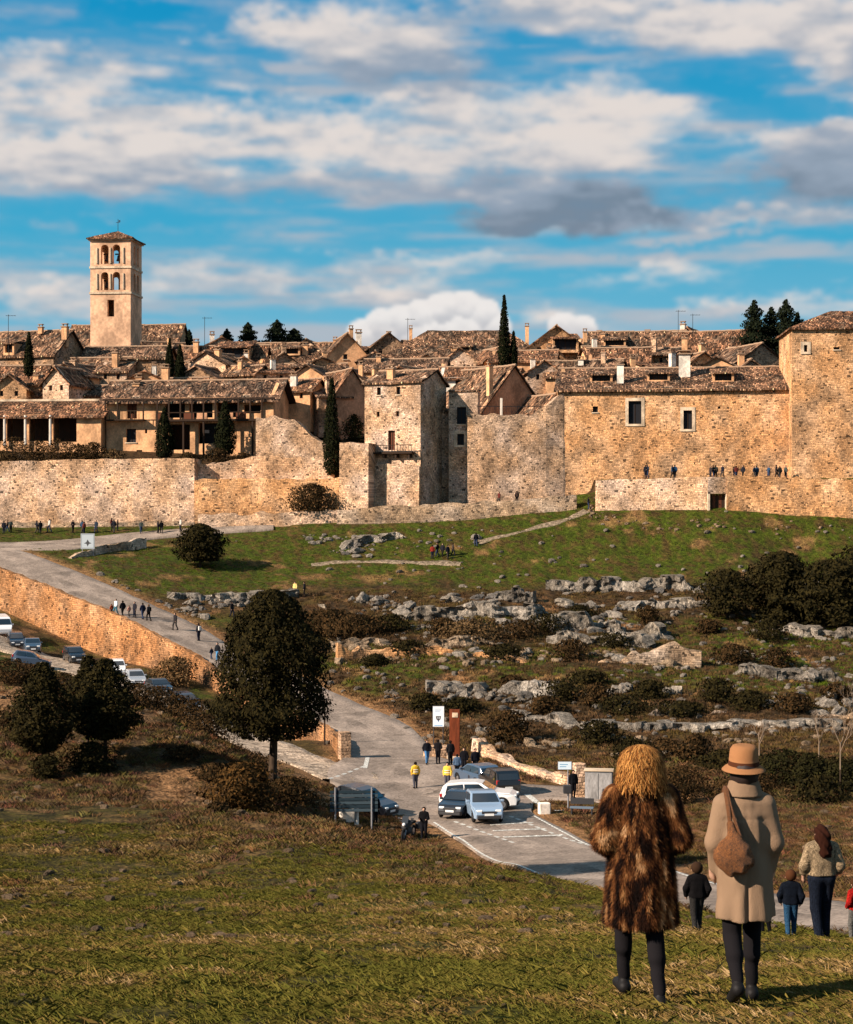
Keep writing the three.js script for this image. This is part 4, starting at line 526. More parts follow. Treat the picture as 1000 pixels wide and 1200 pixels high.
house({ px0: 497, px1: 532, eave: 480, ridge: 474, d: 240.5, dep: 5, turn: 0.5, mat: M.house, roof: RC, down: 14, type: 'shed', name: 'house_wing', label: 'narrow stone wing between the tower house and the high wall', wins: [{ px: 513, py: 498, w: 12, h: 3, sill: false }] });
house({ px0: 526, px1: 560, eave: 457, ridge: 454, d: 238.4, dep: 5, turn: -0.1, mat: M.house, roof: RA, down: 16, type: 'shed', over: 0.1, name: 'house_wing', label: 'upright stone wing with two dark windows right of the tower house', wins: [{ px: 541, py: 487, w: 11, h: 20 }, { px: 540, py: 515, w: 8, h: 13, trim: true }] });
{ // terrace railing and posts on top of the broken wall
  const t = thing('terrace_railing', 'terrace railing with a white post on top of the broken wall', 'railing', P(600, 486, 238.2), 0); part('rail', box(9, 0.07, 0.07, 0, 1.1, 0), M.ironDark, t); for (let i = 0; i <= 12; i++) part('baluster', box(0.06, 1.4, 0.06, -4.5 + i * 0.75, 0.45, 0), M.ironDark, t); part('white_post', box(0.3, 2.6, 0.3, -1.4, 0.9, 0), M.white, t);
}
// ------------------------------------------------------------------ the long building and the granary
house({ px0: 655, px1: 936, eave: 455, ridge: 424, d: 236, dep: 13, turn: -0.13, mat: M.houseWarm, roof: RA, down: 18, over: 0.5, back: 0.75, name: 'long_building', label: 'long orange stone building with three dormers on the town wall', cat: 'building',
  wins: [{ px: 699, py: 479, w: 6, h: 7 }, { px: 745, py: 483, w: 15, h: 27, trim: true }, { px: 806, py: 492, w: 10, h: 22, trim: true }, { px: 842, py: 478, w: 3, h: 3 }], dorms: [{ px: 704, py: 446, w: 27, h: 11, z: -3.5 }, { px: 772, py: 445, w: 27, h: 11, z: -3.5 }, { px: 848, py: 447, w: 25, h: 12, z: -3 }],
  chims: [{ px: 727, py: 425, w: 0.9, len: 3, mat: M.white, z: -3 }, { px: 803, py: 411, w: 1.5, len: 4.4, mat: M.white, z: -6 }, { px: 803, py: 392, w: 0.75, len: 2.2, z: -6 }] });
house({ px0: 929, px1: 1075, eave: 384, ridge: 358, d: 231, dep: 12, turn: -0.06, type: 'hip', mat: M.houseWarm, roof: RB, down: 22, over: 0.4, name: 'granary', label: 'tall blank stone granary with two tiny openings under a hipped roof', cat: 'building', wins: [{ px: 945, py: 408, w: 4, h: 8, trim: true }, { px: 981, py: 408, w: 7, h: 3 }] });
// aerials on the skyline
for (const [px, py, d, h, lab] of [[10, 395, 285, 3.6, 'thin aerial over the long roofed house left of the bell tower'], [240, 405, 286, 4.6, 'bent aerial over the house with the orange dormer'], [795, 394, 286, 4.2, 'tall aerial mast left of the stepped roof house'], [478, 390, 291, 2.4, 'short aerial on the wide hipped roof'], [812, 394, 287, 3.6, 'branched aerial behind the stepped roof house']]) { const t = thing('aerial', lab, 'aerial', P(px, py, d)); part('mast', cyl(0.05, 0.04, h + 3, 0, h / 2 - 1.5, 0, 6), M.ironDark, t); part('antenna', join([box(1.6, 0.05, 0.05, 0.4, h - 0.2, 0), ...[0, 1, 2, 3].map((i) => box(0.04, 0.04, 0.8, -0.3 + i * 0.45, h - 0.2, 0))]), M.ironDark, t); }
console.log('town done');

// ------------------------------------------------------------------ vegetation
// a crown of many small leaf faces; rad(t, a) = radius at height share t and angle a
function crownGeo(h0, h1, rad, n, size, colA, colB, { shell = 0.55, lump = 0.35, freq = 3, tall = 1 } = {}) {
  const pos = new Float32Array(n * 12), cl = new Float32Array(n * 12), idx = new Uint32Array(n * 6), nor = new Float32Array(n * 12), o = R() * 60; let k = 0, guard = 0; const rmax = rad(0.35, 0) * 1.5 + 0.01;
  while (k < n && guard++ < n * 30) {
    const t = R(), a = R() * 6.2832; let r0 = rad(t, a); if (R() > (r0 / rmax) + 0.05) continue;
    const ca = Math.cos(a), sa = Math.sin(a), y = mix(h0, h1, t);
    const r1 = r0 * (1 - lump + lump * 1.5 * n3(ca * freq * 0.7 + o, y / (h1 - h0) * freq * 2.2, sa * freq * 0.7 + o) + lump * 0.75 * n3(ca * freq * 2 + o, y / (h1 - h0) * freq * 6, sa * freq * 2)) * (R() < 0.05 ? rr(1, 1.1) : 1);
    const u = R(), r = r1 * (R() < 0.7 ? mix(shell, 1.04, Math.sqrt(u)) : u);
    const px = ca * r, pz = sa * r, s = size * rr(0.6, 1.3);
    let nx = ca + rr(-1, 1) * 0.9, ny = 0.5 + rr(-1, 1) * 0.9, nz = sa + rr(-1, 1) * 0.9; const m = Math.hypot(nx, ny, nz); nx /= m; ny /= m; nz /= m;
    let ux = rr(-1, 1), uy = rr(-1, 1) * tall, uz = rr(-1, 1); const q = ux * nx + uy * ny + uz * nz; ux -= q * nx; uy -= q * ny; uz -= q * nz; const um = Math.hypot(ux, uy, uz) || 1; ux /= um; uy /= um; uz /= um; const vx = ny * uz - nz * uy, vy = nz * ux - nx * uz, vz = nx * uy - ny * ux;
    const f = R(), g = [mix(colA[0], colB[0], f), mix(colA[1], colB[1], f), mix(colA[2], colB[2], f)];
    [[-1, -.35], [.1, -.5], [1, .1], [-.1, .5]].forEach(([A, B], i) => { pos.set([px + (ux * A + vx * B) * s, y + (uy * A + vy * B) * s, pz + (uz * A + vz * B) * s], k * 12 + i * 3); nor.set([nx, ny, nz], k * 12 + i * 3); cl.set(g, k * 12 + i * 3); });
    idx.set([k * 4, k * 4 + 1, k * 4 + 2, k * 4, k * 4 + 2, k * 4 + 3], k * 6); k++;
  }
  const g = new THREE.BufferGeometry(); g.setAttribute('position', new THREE.BufferAttribute(pos.slice(0, k * 12), 3)); g.setAttribute('normal', new THREE.BufferAttribute(nor.slice(0, k * 12), 3)); g.setAttribute('color', new THREE.BufferAttribute(cl.slice(0, k * 12), 3)); g.setIndex(new THREE.BufferAttribute(idx.slice(0, k * 6), 1)); return g;
}
function trunkGeo(h, r, limbs, reach, from = 0.5) { const gs = []; let p = V(0, -0.3, 0), rad = r; const n = 5, ax = rr(-1, 1) * h * 0.04, az = rr(-1, 1) * h * 0.04; const at = (t) => V(ax * Math.sin(t * 2.6), t * h, az * Math.sin(t * 2.1)); for (let i = 1; i <= n; i++) { const q = at(i / n); gs.push(bar(p, q, mix(r, r * 0.3, (i - 1) / n), 8, mix(r, r * 0.3, i / n))); p = q; } for (let i = 0; i < limbs; i++) { const t = mix(from, 0.95, i / limbs), a = i * 2.4 + rr(-.4, .4), b = at(t), L = reach * (1.15 - t) * rr(0.7, 1.1); const e = b.clone().add(V(Math.cos(a) * L, L * 0.55, Math.sin(a) * L)); gs.push(bar(b, e, r * 0.35 * (1.2 - t), 5, r * 0.08)); } return join(gs); }
const gDark = col(24, 23, 14), gOlive = col(50, 44, 24), gCyp = col(19, 23, 15), gCyp2 = col(36, 37, 21), gBrown = col(72, 54, 34), gBrown2 = col(104, 82, 56), gFir = col(20, 26, 19), gFir2 = col(36, 40, 27);
const ground = (x, z) => H(x, z) - 0.02;
function tree(name, label, px, d, h, r, prof, n, size, cA, cB, { trunk = 0.16, clear = 0.15, opt = {}, group, cat = 'tree', y, limbs = 8 } = {}) {
  const x = XA(px, d), z = -d, t = thing(name, label, cat, V(x, y ?? ground(x, z), z), R() * 6, group);
  part('trunk', trunkGeo(h * 0.86, trunk, limbs, r * 0.9, Math.max(clear, 0.15)), M.bark, t);
  part('crown', crownGeo(h * clear, h, (q, a) => r * prof(q, a), n, size, cA, cB, opt), M.leaf, t); return t;
}
const juniper = (q) => Math.pow(Math.sin(Math.PI * clamp(0.10 + 0.82 * Math.pow(q, 0.85))), 0.75) * mix(1.05, 0.5, q * q);
const egg = (q) => Math.sqrt(Math.max(0, 1 - Math.pow(q * 2 - 0.85, 2) / 1.35)) ;
const column = (q) => Math.pow(Math.sin(Math.PI * clamp(0.06 + 0.9 * Math.pow(q, 0.7))), 0.55) * mix(1, 0.45, q);
const firP = (q) => Math.pow(Math.max(0.01, 1 - q), 0.62) * (0.55 + 0.5 * Math.abs(Math.sin(q * 13 + 0.6)));
// the big juniper over the junction, crown clipped round at the foot
const bigProf = (q) => Math.sqrt(Math.max(0, 1 - Math.pow(q, 2.3))) * (q < 0.2 ? 0.62 + q * 1.9 : 1) * (0.97 + 0.07 * Math.sin(q * 13));
tree('juniper_tree', 'big dark juniper tree with a bare straight trunk beside the dirt track', 319, 75, 8.15, 2.45, bigProf, 30000, 0.085, gDark, gOlive, { trunk: 0.2, clear: 0.25, limbs: 16, opt: { shell: 0.55, lump: 0.34, freq: 5, tall: 2 } });
tree('juniper_tree', 'small juniper tree standing alone on the heath with a dark shrub at its foot', 50, 71, 4.5, 1.2, juniper, 12000, 0.075, gDark, gOlive, { trunk: 0.1, clear: 0.22, opt: { shell: 0.45, lump: 0.62, freq: 4 } });
tree('juniper_tree', 'double stemmed juniper tree with a wide crown on the heath', 124, 73, 4.25, 1.3, juniper, 12000, 0.075, gDark, gOlive, { trunk: 0.1, clear: 0.24, opt: { shell: 0.45, lump: 0.62, freq: 4 } });
tree('juniper_tree', 'narrow juniper tree leaning against the double stemmed one', 103, 74, 4.2, 0.9, juniper, 7000, 0.075, gDark, gOlive, { trunk: 0.08, clear: 0.25, opt: { shell: 0.45, lump: 0.62, freq: 4 } });
tree('oak_tree', 'lone round holm oak on the meadow below the town wall', 235, 216, 5.2, 2.75, egg, 6000, 0.2, gDark, gOlive, { trunk: 0.18, clear: 0.14, opt: { shell: 0.35, lump: 0.6, freq: 4 } });
tree('oak_tree', 'small loose holm oak on the rocks left of the dark thicket', 852, 192, 5.2, 2.7, egg, 4200, 0.2, gDark, gOlive, { trunk: 0.16, clear: 0.12, opt: { shell: 0.3, lump: 0.7 } });
tree('oak_tree', 'tall holm oak at the left of the dark thicket', 915, 191, 7.6, 3.0, egg, 9000, 0.22, gDark, gOlive, { trunk: 0.22, clear: 0.05, opt: { shell: 0.35, lump: 0.8, freq: 4 } });
tree('oak_tree', 'broad holm oak making the dark thicket at the slope edge', 975, 189, 7.0, 4.2, egg, 10000, 0.22, gDark, gOlive, { trunk: 0.22, clear: 0.03, opt: { shell: 0.35, lump: 0.8, freq: 4 } });
tree('oak_tree', 'holm oak behind the broad one of the dark thicket', 1015, 193, 8.2, 3.8, egg, 6000, 0.22, gDark, gOlive, { trunk: 0.22, clear: 0.04, opt: { shell: 0.35, lump: 0.8, freq: 4 } });
// cypresses in the town: [direction, distance, height of foot and tip in photo pixels, radius]
for (const [px, d, foot, tip, r, lab] of [[389, 239, 560, 443, 1.35, 'tall dark cypress beside the ruined garden wall'], [591, 258, 440, 346, 1.05, 'tall slim cypress standing above the skyline roofs'], [602, 258, 436, 388, 0.7, 'short cypress at the side of the tall skyline cypress'], [193, 246, 538, 478, 1.5, 'stout cypress in front of the galleried house portico'], [264, 246, 534, 470, 1.7, 'dark cypress before the right end of the gallery'], [199, 268, 446, 397, 0.8, 'slim cypress, first of the pair behind the galleried house'], [211, 268, 446, 404, 0.9, 'stouter cypress, second of the pair behind the galleried house'], [34, 259, 442, 389, 0.85, 'slim cypress before the long roofed house']]) {
  const h = (foot - tip) / F * d; tree('cypress_tree', lab, px, d, h, r, column, Math.round(900 + h * r * 260), 0.17, gCyp, gCyp2, { trunk: 0.14, clear: 0.03, limbs: 4, y: YA(foot, d), opt: { shell: 0.5, lump: 0.3, freq: 4, tall: 3 } });
}
for (const [px, d, foot, tip, r, lab] of [[884, 274, 425, 352, 3.0, 'dark fir, leftmost of the group beside the granary'], [904, 276, 425, 360, 3.0, 'dark fir in the middle of the group beside the granary'], [921, 274, 430, 351, 3.2, 'tallest dark fir of the group beside the granary'], [935, 276, 430, 366, 2.2, 'dark fir half hidden behind the granary'], [291, 318, 405, 378, 2.0, 'small fir on the skyline above the orange dormer'], [325, 318, 405, 375, 2.6, 'broad fir on the skyline behind the two dormers'], [345, 320, 405, 385, 2.2, 'low fir at the side of the broad skyline fir'], [266, 316, 405, 386, 1.4, 'tiny rusty fir on the skyline above the orange dormer'], [222, 316, 405, 387, 0.8, 'tiny fir on the skyline right of the church']]) {
  const h = (foot - tip) / F * d; tree('fir_tree', lab, px, d, h, r, firP, Math.round(900 + h * r * 110), 0.24, gFir, gFir2, { trunk: 0.16, clear: 0.08, limbs: 10, y: YA(foot, d), opt: { shell: 0.25, lump: 0.55, freq: 5 } });
}
// shrubs
function shrub(name, label, px, d, h, r, n, size, cA, cB, o = {}) { const x = XA(px, d), z = -d, t = thing(name, label, 'shrub', V(x, o.y ?? ground(x, z), z), R() * 6, o.group); const st = []; for (let i = 0; i < 7; i++) { const a = i * 0.9; st.push(bar(V(0, -0.15, 0), V(Math.cos(a) * r * 0.6, h * rr(0.5, 0.85), Math.sin(a) * r * 0.6), 0.03 * h, 4, 0.008 * h)); } part('stems', join(st), M.bark, t); part('foliage', crownGeo(0.02, h, (q) => r * Math.sqrt(Math.max(0, 1 - Math.pow(q * 1.7 - 0.7, 2))), n, size, cA, cB, { shell: 0.3, lump: o.lump ?? 0.85, freq: 4 }), M.leaf, t); return t; }
shrub('juniper_shrub', 'dark shrub at the foot of the lone small juniper', 55, 70, 1.0, 0.55, 2500, 0.06, gDark, gOlive); shrub('juniper_shrub', 'dark shrub under the double stemmed juniper', 108, 71.5, 1.25, 0.85, 3500, 0.06, gDark, gOlive);
shrub('juniper_shrub', 'large rusty dark shrub below the big juniper', 284, 63, 2.2, 1.15, 7000, 0.07, gDark, col(86, 62, 34)); shrub('juniper_shrub', 'dark shrub right at the foot of the big juniper', 338, 74, 1.1, 1.0, 3000, 0.06, gDark, gBrown);
shrub('bramble_shrub', 'brown bramble shrub against the retaining wall', 205, 166, 2.6, 1.9, 2600, 0.14, gBrown, gBrown2); shrub('bramble_shrub', 'dark bramble shrub beside the stele on the hillside', 597, 139, 2.6, 1.6, 3000, 0.13, gDark, gBrown);
shrub('bramble_shrub', 'dark bramble shrub at the meadow rocks behind the big juniper', 415, 186, 2.2, 3.8, 3600, 0.17, gDark, gBrown); shrub('bramble_shrub', 'long dark bramble shrub below the grey ledge', 385, 188, 2.4, 3.4, 3200, 0.17, gDark, gBrown); shrub('bramble_shrub', 'dark bramble shrub below the pale cliff rocks', 555, 180, 2.2, 3.2, 2600, 0.16, gDark, gBrown2);
{ // brown scrub bushes: along the edge of the near slope, by the track, on the hillside and in the town gardens
  const spots = [[10, 110, 1.6, 1.6], [40, 112, 1.4, 1.5], [75, 108, 1.3, 1.2], [160, 103, 1.5, 1.3], [185, 106, 1.8, 1.6], [205, 104, 1.6, 1.3], [228, 102, 1.8, 1.6], [246, 100, 1.9, 1.5], [262, 98, 1.3, 1.2], [275, 92, 1.2, 1.2], [300, 88, 1.2, 1.1], [338, 80, 1.2, 0.9], [352, 79, 0.9, 0.8], [150, 82, 0.6, 0.7], [215, 74, 0.6, 0.8], [85, 86, 0.9, 1.2], [5, 92, 1.0, 1.3], [250, 72, 0.7, 0.8], [256, 52, 0.35, 0.25]];
  spots.forEach(([px, d, h, r]) => shrub('heath_shrub', 'bushy brown heath shrub on the edge of the near slope', px, d, h, r, Math.round(700 * r * h + 500), 0.075, gDark, gBrown, { group: 'heath shrubs on the near slope' }));
  const hill = [[700, 150], [730, 148], [762, 152], [800, 146], [660, 152], [640, 148], [840, 150], [880, 147], [930, 146], [980, 150], [780, 132], [815, 128], [850, 126], [905, 122], [940, 118], [985, 120], [960, 110], [640, 185], [610, 182], [520, 186], [460, 188], [480, 172], [590, 170], [670, 170], [720, 178], [860, 170], [910, 168], [600, 158], [700, 138], [740, 128], [500, 152], [440, 168], [540, 150], [830, 186], [760, 190], [680, 194], [690, 158], [900, 182]];
  hill.forEach(([px, d]) => shrub('thorn_shrub', 'dark thorny shrub among the rocks of the hillside', px, d, rr(1.0, 2.2), rr(1.0, 2.4), 1500, 0.14, gDark, R() < 0.5 ? gBrown : gOlive, { group: 'thorn shrubs on the rocky hillside' }));
  const big = [[920, 118], [950, 116], [985, 115], [1010, 116]]; big.forEach(([px, d]) => shrub('laurel_shrub', 'dense dark green shrub in the thicket beyond the strolling women', px, d, rr(1.7, 2.4), rr(1.2, 1.7), 3000, 0.1, gDark, col(46, 44, 24), { group: 'thicket beyond the women', lump: 0.5 }));
  const low = [[790, 112], [800, 116], [860, 112], [880, 116]]; low.forEach(([px, d]) => shrub('bramble_shrub', 'brown bramble shrub on the valley floor beyond the women', px, d, rr(1.2, 2), rr(1.2, 1.9), 2200, 0.1, gDark, gBrown, { group: 'brambles on the valley floor' }));
  const gard = [[18, 512, 2.6], [45, 516, 2.4], [68, 514, 2.8], [92, 520, 1.9], [110, 518, 1.8], [132, 526, 1.5], [5, 528, 1.4], [80, 530, 1.2], [240, 540, 1.6], [285, 530, 1.8], [255, 525, 1.6], [220, 530, 1.4], [300, 545, 1.2]]; gard.forEach(([px, py, r], i) => { const d = 244.5; shrub('garden_shrub', 'bare brown garden shrub behind the parapet of the town wall', px, d, r * 1.6, r, 1500, 0.15, gDark, i > 4 && i < 7 ? gBrown2 : gBrown, { y: YA(py, d) - r * 1.6, group: 'garden shrubs inside the town wall' }); });
  shrub('climbing_shrub', 'dark ivy shrub covering the corner of the orange rubble wall', 365, 235.8, 4.2, 2.9, 4200, 0.17, gDark, gBrown, { y: YA(604, 236) }); shrub('climbing_shrub', 'dark ivy bush filling the gap beside the square tower house', 415, 241, 4.2, 1.3, 2000, 0.16, gCyp, gCyp2, { y: YA(522, 241) });
}
// bare winter saplings on the right
function bareTree(label, px, d, h) { const x = XA(px, d), z = -d, t = thing('bare_tree', label, 'tree', V(x, ground(x, z), z), 0, 'bare trees in the valley'); const gs = []; const grow = (p, dir, L, r, k) => { const e = p.clone().add(dir.clone().multiplyScalar(L)); gs.push(bar(p, e, r, 4, r * 0.7)); if (k) for (let i = 0; i < 3; i++) { const q = dir.clone().add(V(rr(-.6, .6), rr(-.1, .5), rr(-.6, .6))).normalize(); grow(p.clone().lerp(e, rr(0.6, 1)), q, L * rr(0.55, 0.8), r * 0.6, k - 1); } }; part('trunk', bar(V(0, -0.2, 0), V(0, h * 0.3, 0), 0.06, 6, 0.05), M.bark, t); grow(V(0, h * 0.3, 0), V(0, 1, 0), h * 0.28, 0.045, 4); part('branches', join(gs), std({ color: C(0.22, 0.16, 0.11) }), t); return t; }
for (const [px, d, h] of [[985, 112, 6], [1003, 116, 7], [960, 120, 4.5], [890, 124, 3.5]]) bareTree('leafless pale branched tree in the valley beyond the women', px, d, h);
console.log('plants done');

// ------------------------------------------------------------------ rocks on the hillside
function rockGeo(seed) { let g = new THREE.IcosahedronGeometry(1, 2); const p = g.attributes.position, o = seed * 7.7; for (let i = 0; i < p.count; i++) { const v = V().fromBufferAttribute(p, i), n = n3(v.x * 1.5 + o, v.y * 1.5, v.z * 1.5 + o), m = n3(v.x * 4 + o, v.y * 4, v.z * 4); v.multiplyScalar(0.45 + 0.75 * n + 0.42 * m); v.y = Math.max(-0.5, Math.min(v.y, 0.75 + 0.4 * m)); v.x *= 1.3; p.setXYZ(i, v.x, v.y * 0.9, v.z); } g = metreUV(g, seed, seed * 2); g.computeVertexNormals(); return g; }
const rockGeos = [1, 2, 3, 4, 5, 6].map(rockGeo);
M.ledge = std({ map: rep(detailTex, 0.5), bumpMap: rep(detailBump, 0.5), bumpScale: 0.16, color: C(0.58, 0.505, 0.44), vertexColors: true, roughness: 1 });
M.ledgeWarm = std({ map: rep(detailTex, 0.5), bumpMap: rep(detailBump, 0.5), bumpScale: 0.16, color: C(0.58, 0.43, 0.31), vertexColors: true, roughness: 1 });
// outcrops: craggy steps of bedrock across the slope, broken where the ground covers them
function ledge(label, line, h, mat, seed) {
  const pts = spline(line.map(([px, d]) => V(XA(px, d), 0, -d)), 0.55).map((p, i) => { const s = i * 0.55, z = p.z + (fbm(s * 0.5 + seed, 2.5, 3) - 0.5) * 2.6 + (fbm(s * 1.6 + seed, 8, 2) - 0.5) * 0.9, k = ss(0.34, 0.5, fbm(s * 0.16 + seed * 3, 5.5, 3)); const hh = h * k * (0.55 + 0.9 * fbm(s * 0.7 + seed, 1.5, 2)); const y = H(p.x, z); return { x: p.x, z, y0: y - 1.0, y1: y + hh - 0.25 * (1 - k) }; });
  lone('rock_outcrop', wallGeo(pts, 1.3, { rag: 0.35, cell: 0.22, bulge: 0.32, tone: 0.9, freq: 1.9, bed: 0.28 }), mat, label, 'rock outcrop');
}
ledge('long pale limestone outcrop edging the upper meadow', [[640, 206], [700, 205], [760, 204.5], [830, 204], [900, 205], [1010, 204]], 1.5, M.ledge, 3);
ledge('lower pale limestone outcrop under the meadow edge', [[650, 199], [720, 197.5], [800, 197], [850, 197]], 0.9, M.ledge, 11);
ledge('broad grey outcrop behind the big juniper', [[380, 198], [440, 199.5], [500, 200], [560, 201], [625, 200]], 1.6, M.ledge, 19);
ledge('second grey outcrop below the broad one behind the big juniper', [[470, 193], [530, 193.5], [600, 192.5], [660, 193]], 1.7, M.ledge, 27);
ledge('craggy outcrop in the middle of the slope above the sheepfold', [[520, 187], [590, 186], [660, 186.5], [730, 184], [790, 181]], 1.8, M.ledge, 35);
ledge('pale outcrop over the ruined sheepfold wall', [[640, 179], [700, 178], [760, 177], [815, 175]], 1.2, M.ledge, 43);
ledge('ochre outcrop above the broken terrace wall', [[390, 177], [450, 176], [520, 176], [600, 177], [660, 178]], 0.9, M.ledgeWarm, 51);
ledge('grey outcrop across the lower slope above the stele', [[500, 158], [560, 156], [640, 154], [720, 153.5], [800, 153]], 1.5, M.ledge, 59);
ledge('grey outcrop across the lower slope below the field wall', [[600, 147], [680, 143], [760, 141], [850, 140], [1010, 139]], 0.6, M.ledge, 61);
ledge('small outcrop on the meadow under the low wall', [[380, 224], [440, 226], [500, 227], [560, 226.5]], 0.9, M.ledge, 75);
ledge('flat outcrop along the meadow edge above the road', [[205, 199], [255, 200], [300, 201], [350, 202.5]], 0.9, M.ledge, 83);
ledge('pale outcrop under the dark thicket', [[900, 186], [950, 184.5], [1010, 184]], 1.1, M.ledge, 91);
ledge('low outcrop on the right flank of the slope', [[830, 163], [900, 161], [1010, 161]], 0.8, M.ledge, 99);
{
  // ledges: [[direction, distance]...], spread in metres, rock size, how many
  const ledges = [
    [[[640, 207], [700, 206], [760, 205.5], [820, 205], [900, 205], [1000, 204]], 1.6, [0.5, 1.3], 90, 'grey'], [[[650, 200], [720, 198], [800, 197]], 1.2, [0.4, 1.0], 34, 'grey'],
    [[[400, 198], [450, 199], [500, 199], [560, 200], [620, 199]], 3.2, [0.5, 1.4], 100, 'grey'], [[[480, 190], [530, 190], [600, 189], [650, 190], [700, 188]], 3.5, [0.5, 1.5], 90, 'grey'], [[[700, 190], [740, 186], [780, 182]], 4, [0.5, 1.5], 60, 'grey'],
    [[[390, 222], [450, 225], [520, 226], [560, 225]], 2.5, [0.35, 0.9], 60, 'grey'], [[[230, 226], [290, 227], [350, 228], [420, 229]], 1.5, [0.3, 0.8], 40, 'grey'], [[[110, 207], [140, 203], [165, 199], [200, 196], [240, 192]], 1.4, [0.3, 0.8], 45, 'grey'], [[[215, 198], [255, 199], [300, 200], [345, 201]], 2.2, [0.35, 1.0], 60, 'grey'],
    [[[390, 176], [440, 172], [500, 171], [560, 171], [620, 172], [680, 174]], 4, [0.35, 0.9], 110, 'warm'], [[[680, 172], [740, 170], [800, 168], [830, 168]], 2.5, [0.4, 1.0], 60, 'warm'],
    [[[520, 157], [580, 154], [640, 152], [720, 151], [800, 150], [900, 149], [1000, 150]], 4, [0.4, 1.1], 120, 'grey'], [[[560, 143], [620, 139], [680, 136], [740, 135], [800, 134]], 2.5, [0.3, 0.8], 60, 'warm'], [[[860, 168], [930, 166], [1000, 168]], 5, [0.3, 0.7], 40, 'grey'], [[[840, 140], [900, 138], [1000, 136]], 5, [0.25, 0.6], 40, 'warm'],
    [[[700, 233], [690, 228], [720, 227.5], [800, 224], [900, 223], [1000, 223]], 1.6, [0.2, 0.5], 45, 'warm'], [[[450, 160], [480, 152], [520, 145]], 2, [0.3, 0.7], 26, 'grey'], [[[930, 187], [985, 184]], 2, [0.4, 1.0], 24, 'grey'],
  ];
  const all = [];
  for (const [line, spread, [s0, s1], n, kind] of ledges) for (let i = 0; i < n * 3.2; i++) { const t = R() * (line.length - 1), k = Math.min(line.length - 2, Math.floor(t)), f = t - k; const px = mix(line[k][0], line[k + 1][0], f), d = mix(line[k][1], line[k + 1][1], f) + (R() + R() - 1) * spread * 1.5; const x = XA(px, d) + rr(-0.4, 0.4), z = -d; const s = mix(s0 * 0.35, s1 * 0.62, Math.pow(R(), 2.4)); if (fbm(px * 0.035, d * 0.3, 3) < 0.49) continue; if (nearest(roadLine, x, z).dist < HW + 1) continue; if (all.some((q) => Math.hypot(q.x - x, (q.z - z) * 0.7) < (q.s + s) * 0.62)) continue; all.push({ x, z, s, kind, px }); }
  all.sort((a, b) => b.s - a.s);
  const mats = { grey: [M.rock, M.rock, M.rockGrey], warm: [M.rockWarm, M.rock, M.rockWarm] };
  all.slice(0, 300).forEach((q, i) => { const m = lone('limestone_boulder', rockGeos[i % 6], mats[q.kind][i % 3], q.kind === 'grey' ? 'pale grey limestone boulder in a ledge on the hillside' : 'warm ochre limestone boulder in a terrace on the hillside', 'boulder', V(q.x, H(q.x, q.z) + q.s * 0.12, q.z), R() * 6, q.kind === 'grey' ? 'grey boulders of the hillside ledges' : 'ochre boulders of the hillside terraces'); m.scale.set(q.s * rr(0.8, 1.3), q.s * rr(0.7, 1.25), q.s * rr(0.8, 1.1)); m.rotation.x = rr(-.35, .35); m.rotation.z = rr(-.35, .35); });
  const small = all.slice(300); for (let i = 0; i < 900; i++) { const d = rr(136, 228), px = rr(380, 1010); const x = XA(px, d); if (fbm(x * 0.2, d * 0.3, 3) < 0.46) continue; small.push({ x, z: -d, s: rr(0.12, 0.34), kind: 'grey' }); } for (let i = 0; i < 500; i++) { const d = rr(24, 110), px = rr(0, 1000); const x = XA(px, d); if (nearest(roadLine, x, -d).dist < 5) continue; small.push({ x, z: -d, s: rr(0.03, 0.10) * (0.5 + d / 60), kind: 'warm' }); } for (let i = 0; i < 60; i++) { const d = rr(10, 24); small.push({ x: XA(rr(0, 1000), d), z: -d, s: rr(0.012, 0.03), kind: 'warm' }); }
  for (const kind of ['grey', 'warm']) { const l = small.filter((q) => q.kind === kind), m = shade(new THREE.InstancedMesh(rockGeos[kind === 'grey' ? 1 : 3], kind === 'grey' ? M.rock : M.rockWarm, l.length)), o = new THREE.Object3D(); m.name = kind === 'grey' ? 'loose_stones' : 'ochre_stones'; m.userData = { kind: 'stuff', label: kind === 'grey' ? 'small loose grey stones strewn over the hillside' : 'small ochre stones strewn over the slopes', category: 'stones' }; l.forEach((q, i) => { o.position.set(q.x, H(q.x, q.z) + q.s * 0.1, q.z); o.rotation.set(0, R() * 6, 0); o.scale.setScalar(q.s); o.updateMatrix(); m.setMatrixAt(i, o.matrix); m.setColorAt(i, C(1, 0.97, 0.94).multiplyScalar(rr(0.6, 1.15))); }); scene.add(m); }
}
// ------------------------------------------------------------------ grass and heath
function tuftGeo(n, spread, wide, lean) { const pos = [], idx = [], nor = []; for (let i = 0; i < n; i++) { const a = R() * 6.283, r = spread * Math.sqrt(R()), x = Math.cos(a) * r, z = Math.sin(a) * r, b = R() * 6.283, h = rr(0.5, 1), lx = Math.cos(b) * lean * h * rr(.3, 1), lz = Math.sin(b) * lean * h * rr(.3, 1), wx = -Math.sin(b + 0.6) * wide, wz = Math.cos(b + 0.6) * wide; const k = pos.length / 3; pos.push(x - wx, -0.05, z - wz, x + wx, -0.05, z + wz, x + lx * 0.35 + wx * 0.7, h * 0.55, z + lz * 0.35 + wz * 0.7, x + lx, h, z + lz); for (let q = 0; q < 4; q++) nor.push(Math.cos(b) * 0.3, 0.95, Math.sin(b) * 0.3); idx.push(k, k + 1, k + 2, k, k + 2, k + 3); } const g = new THREE.BufferGeometry(); g.setAttribute('position', new THREE.Float32BufferAttribute(pos, 3)); g.setIndex(idx); g.computeVertexNormals(); return g; }
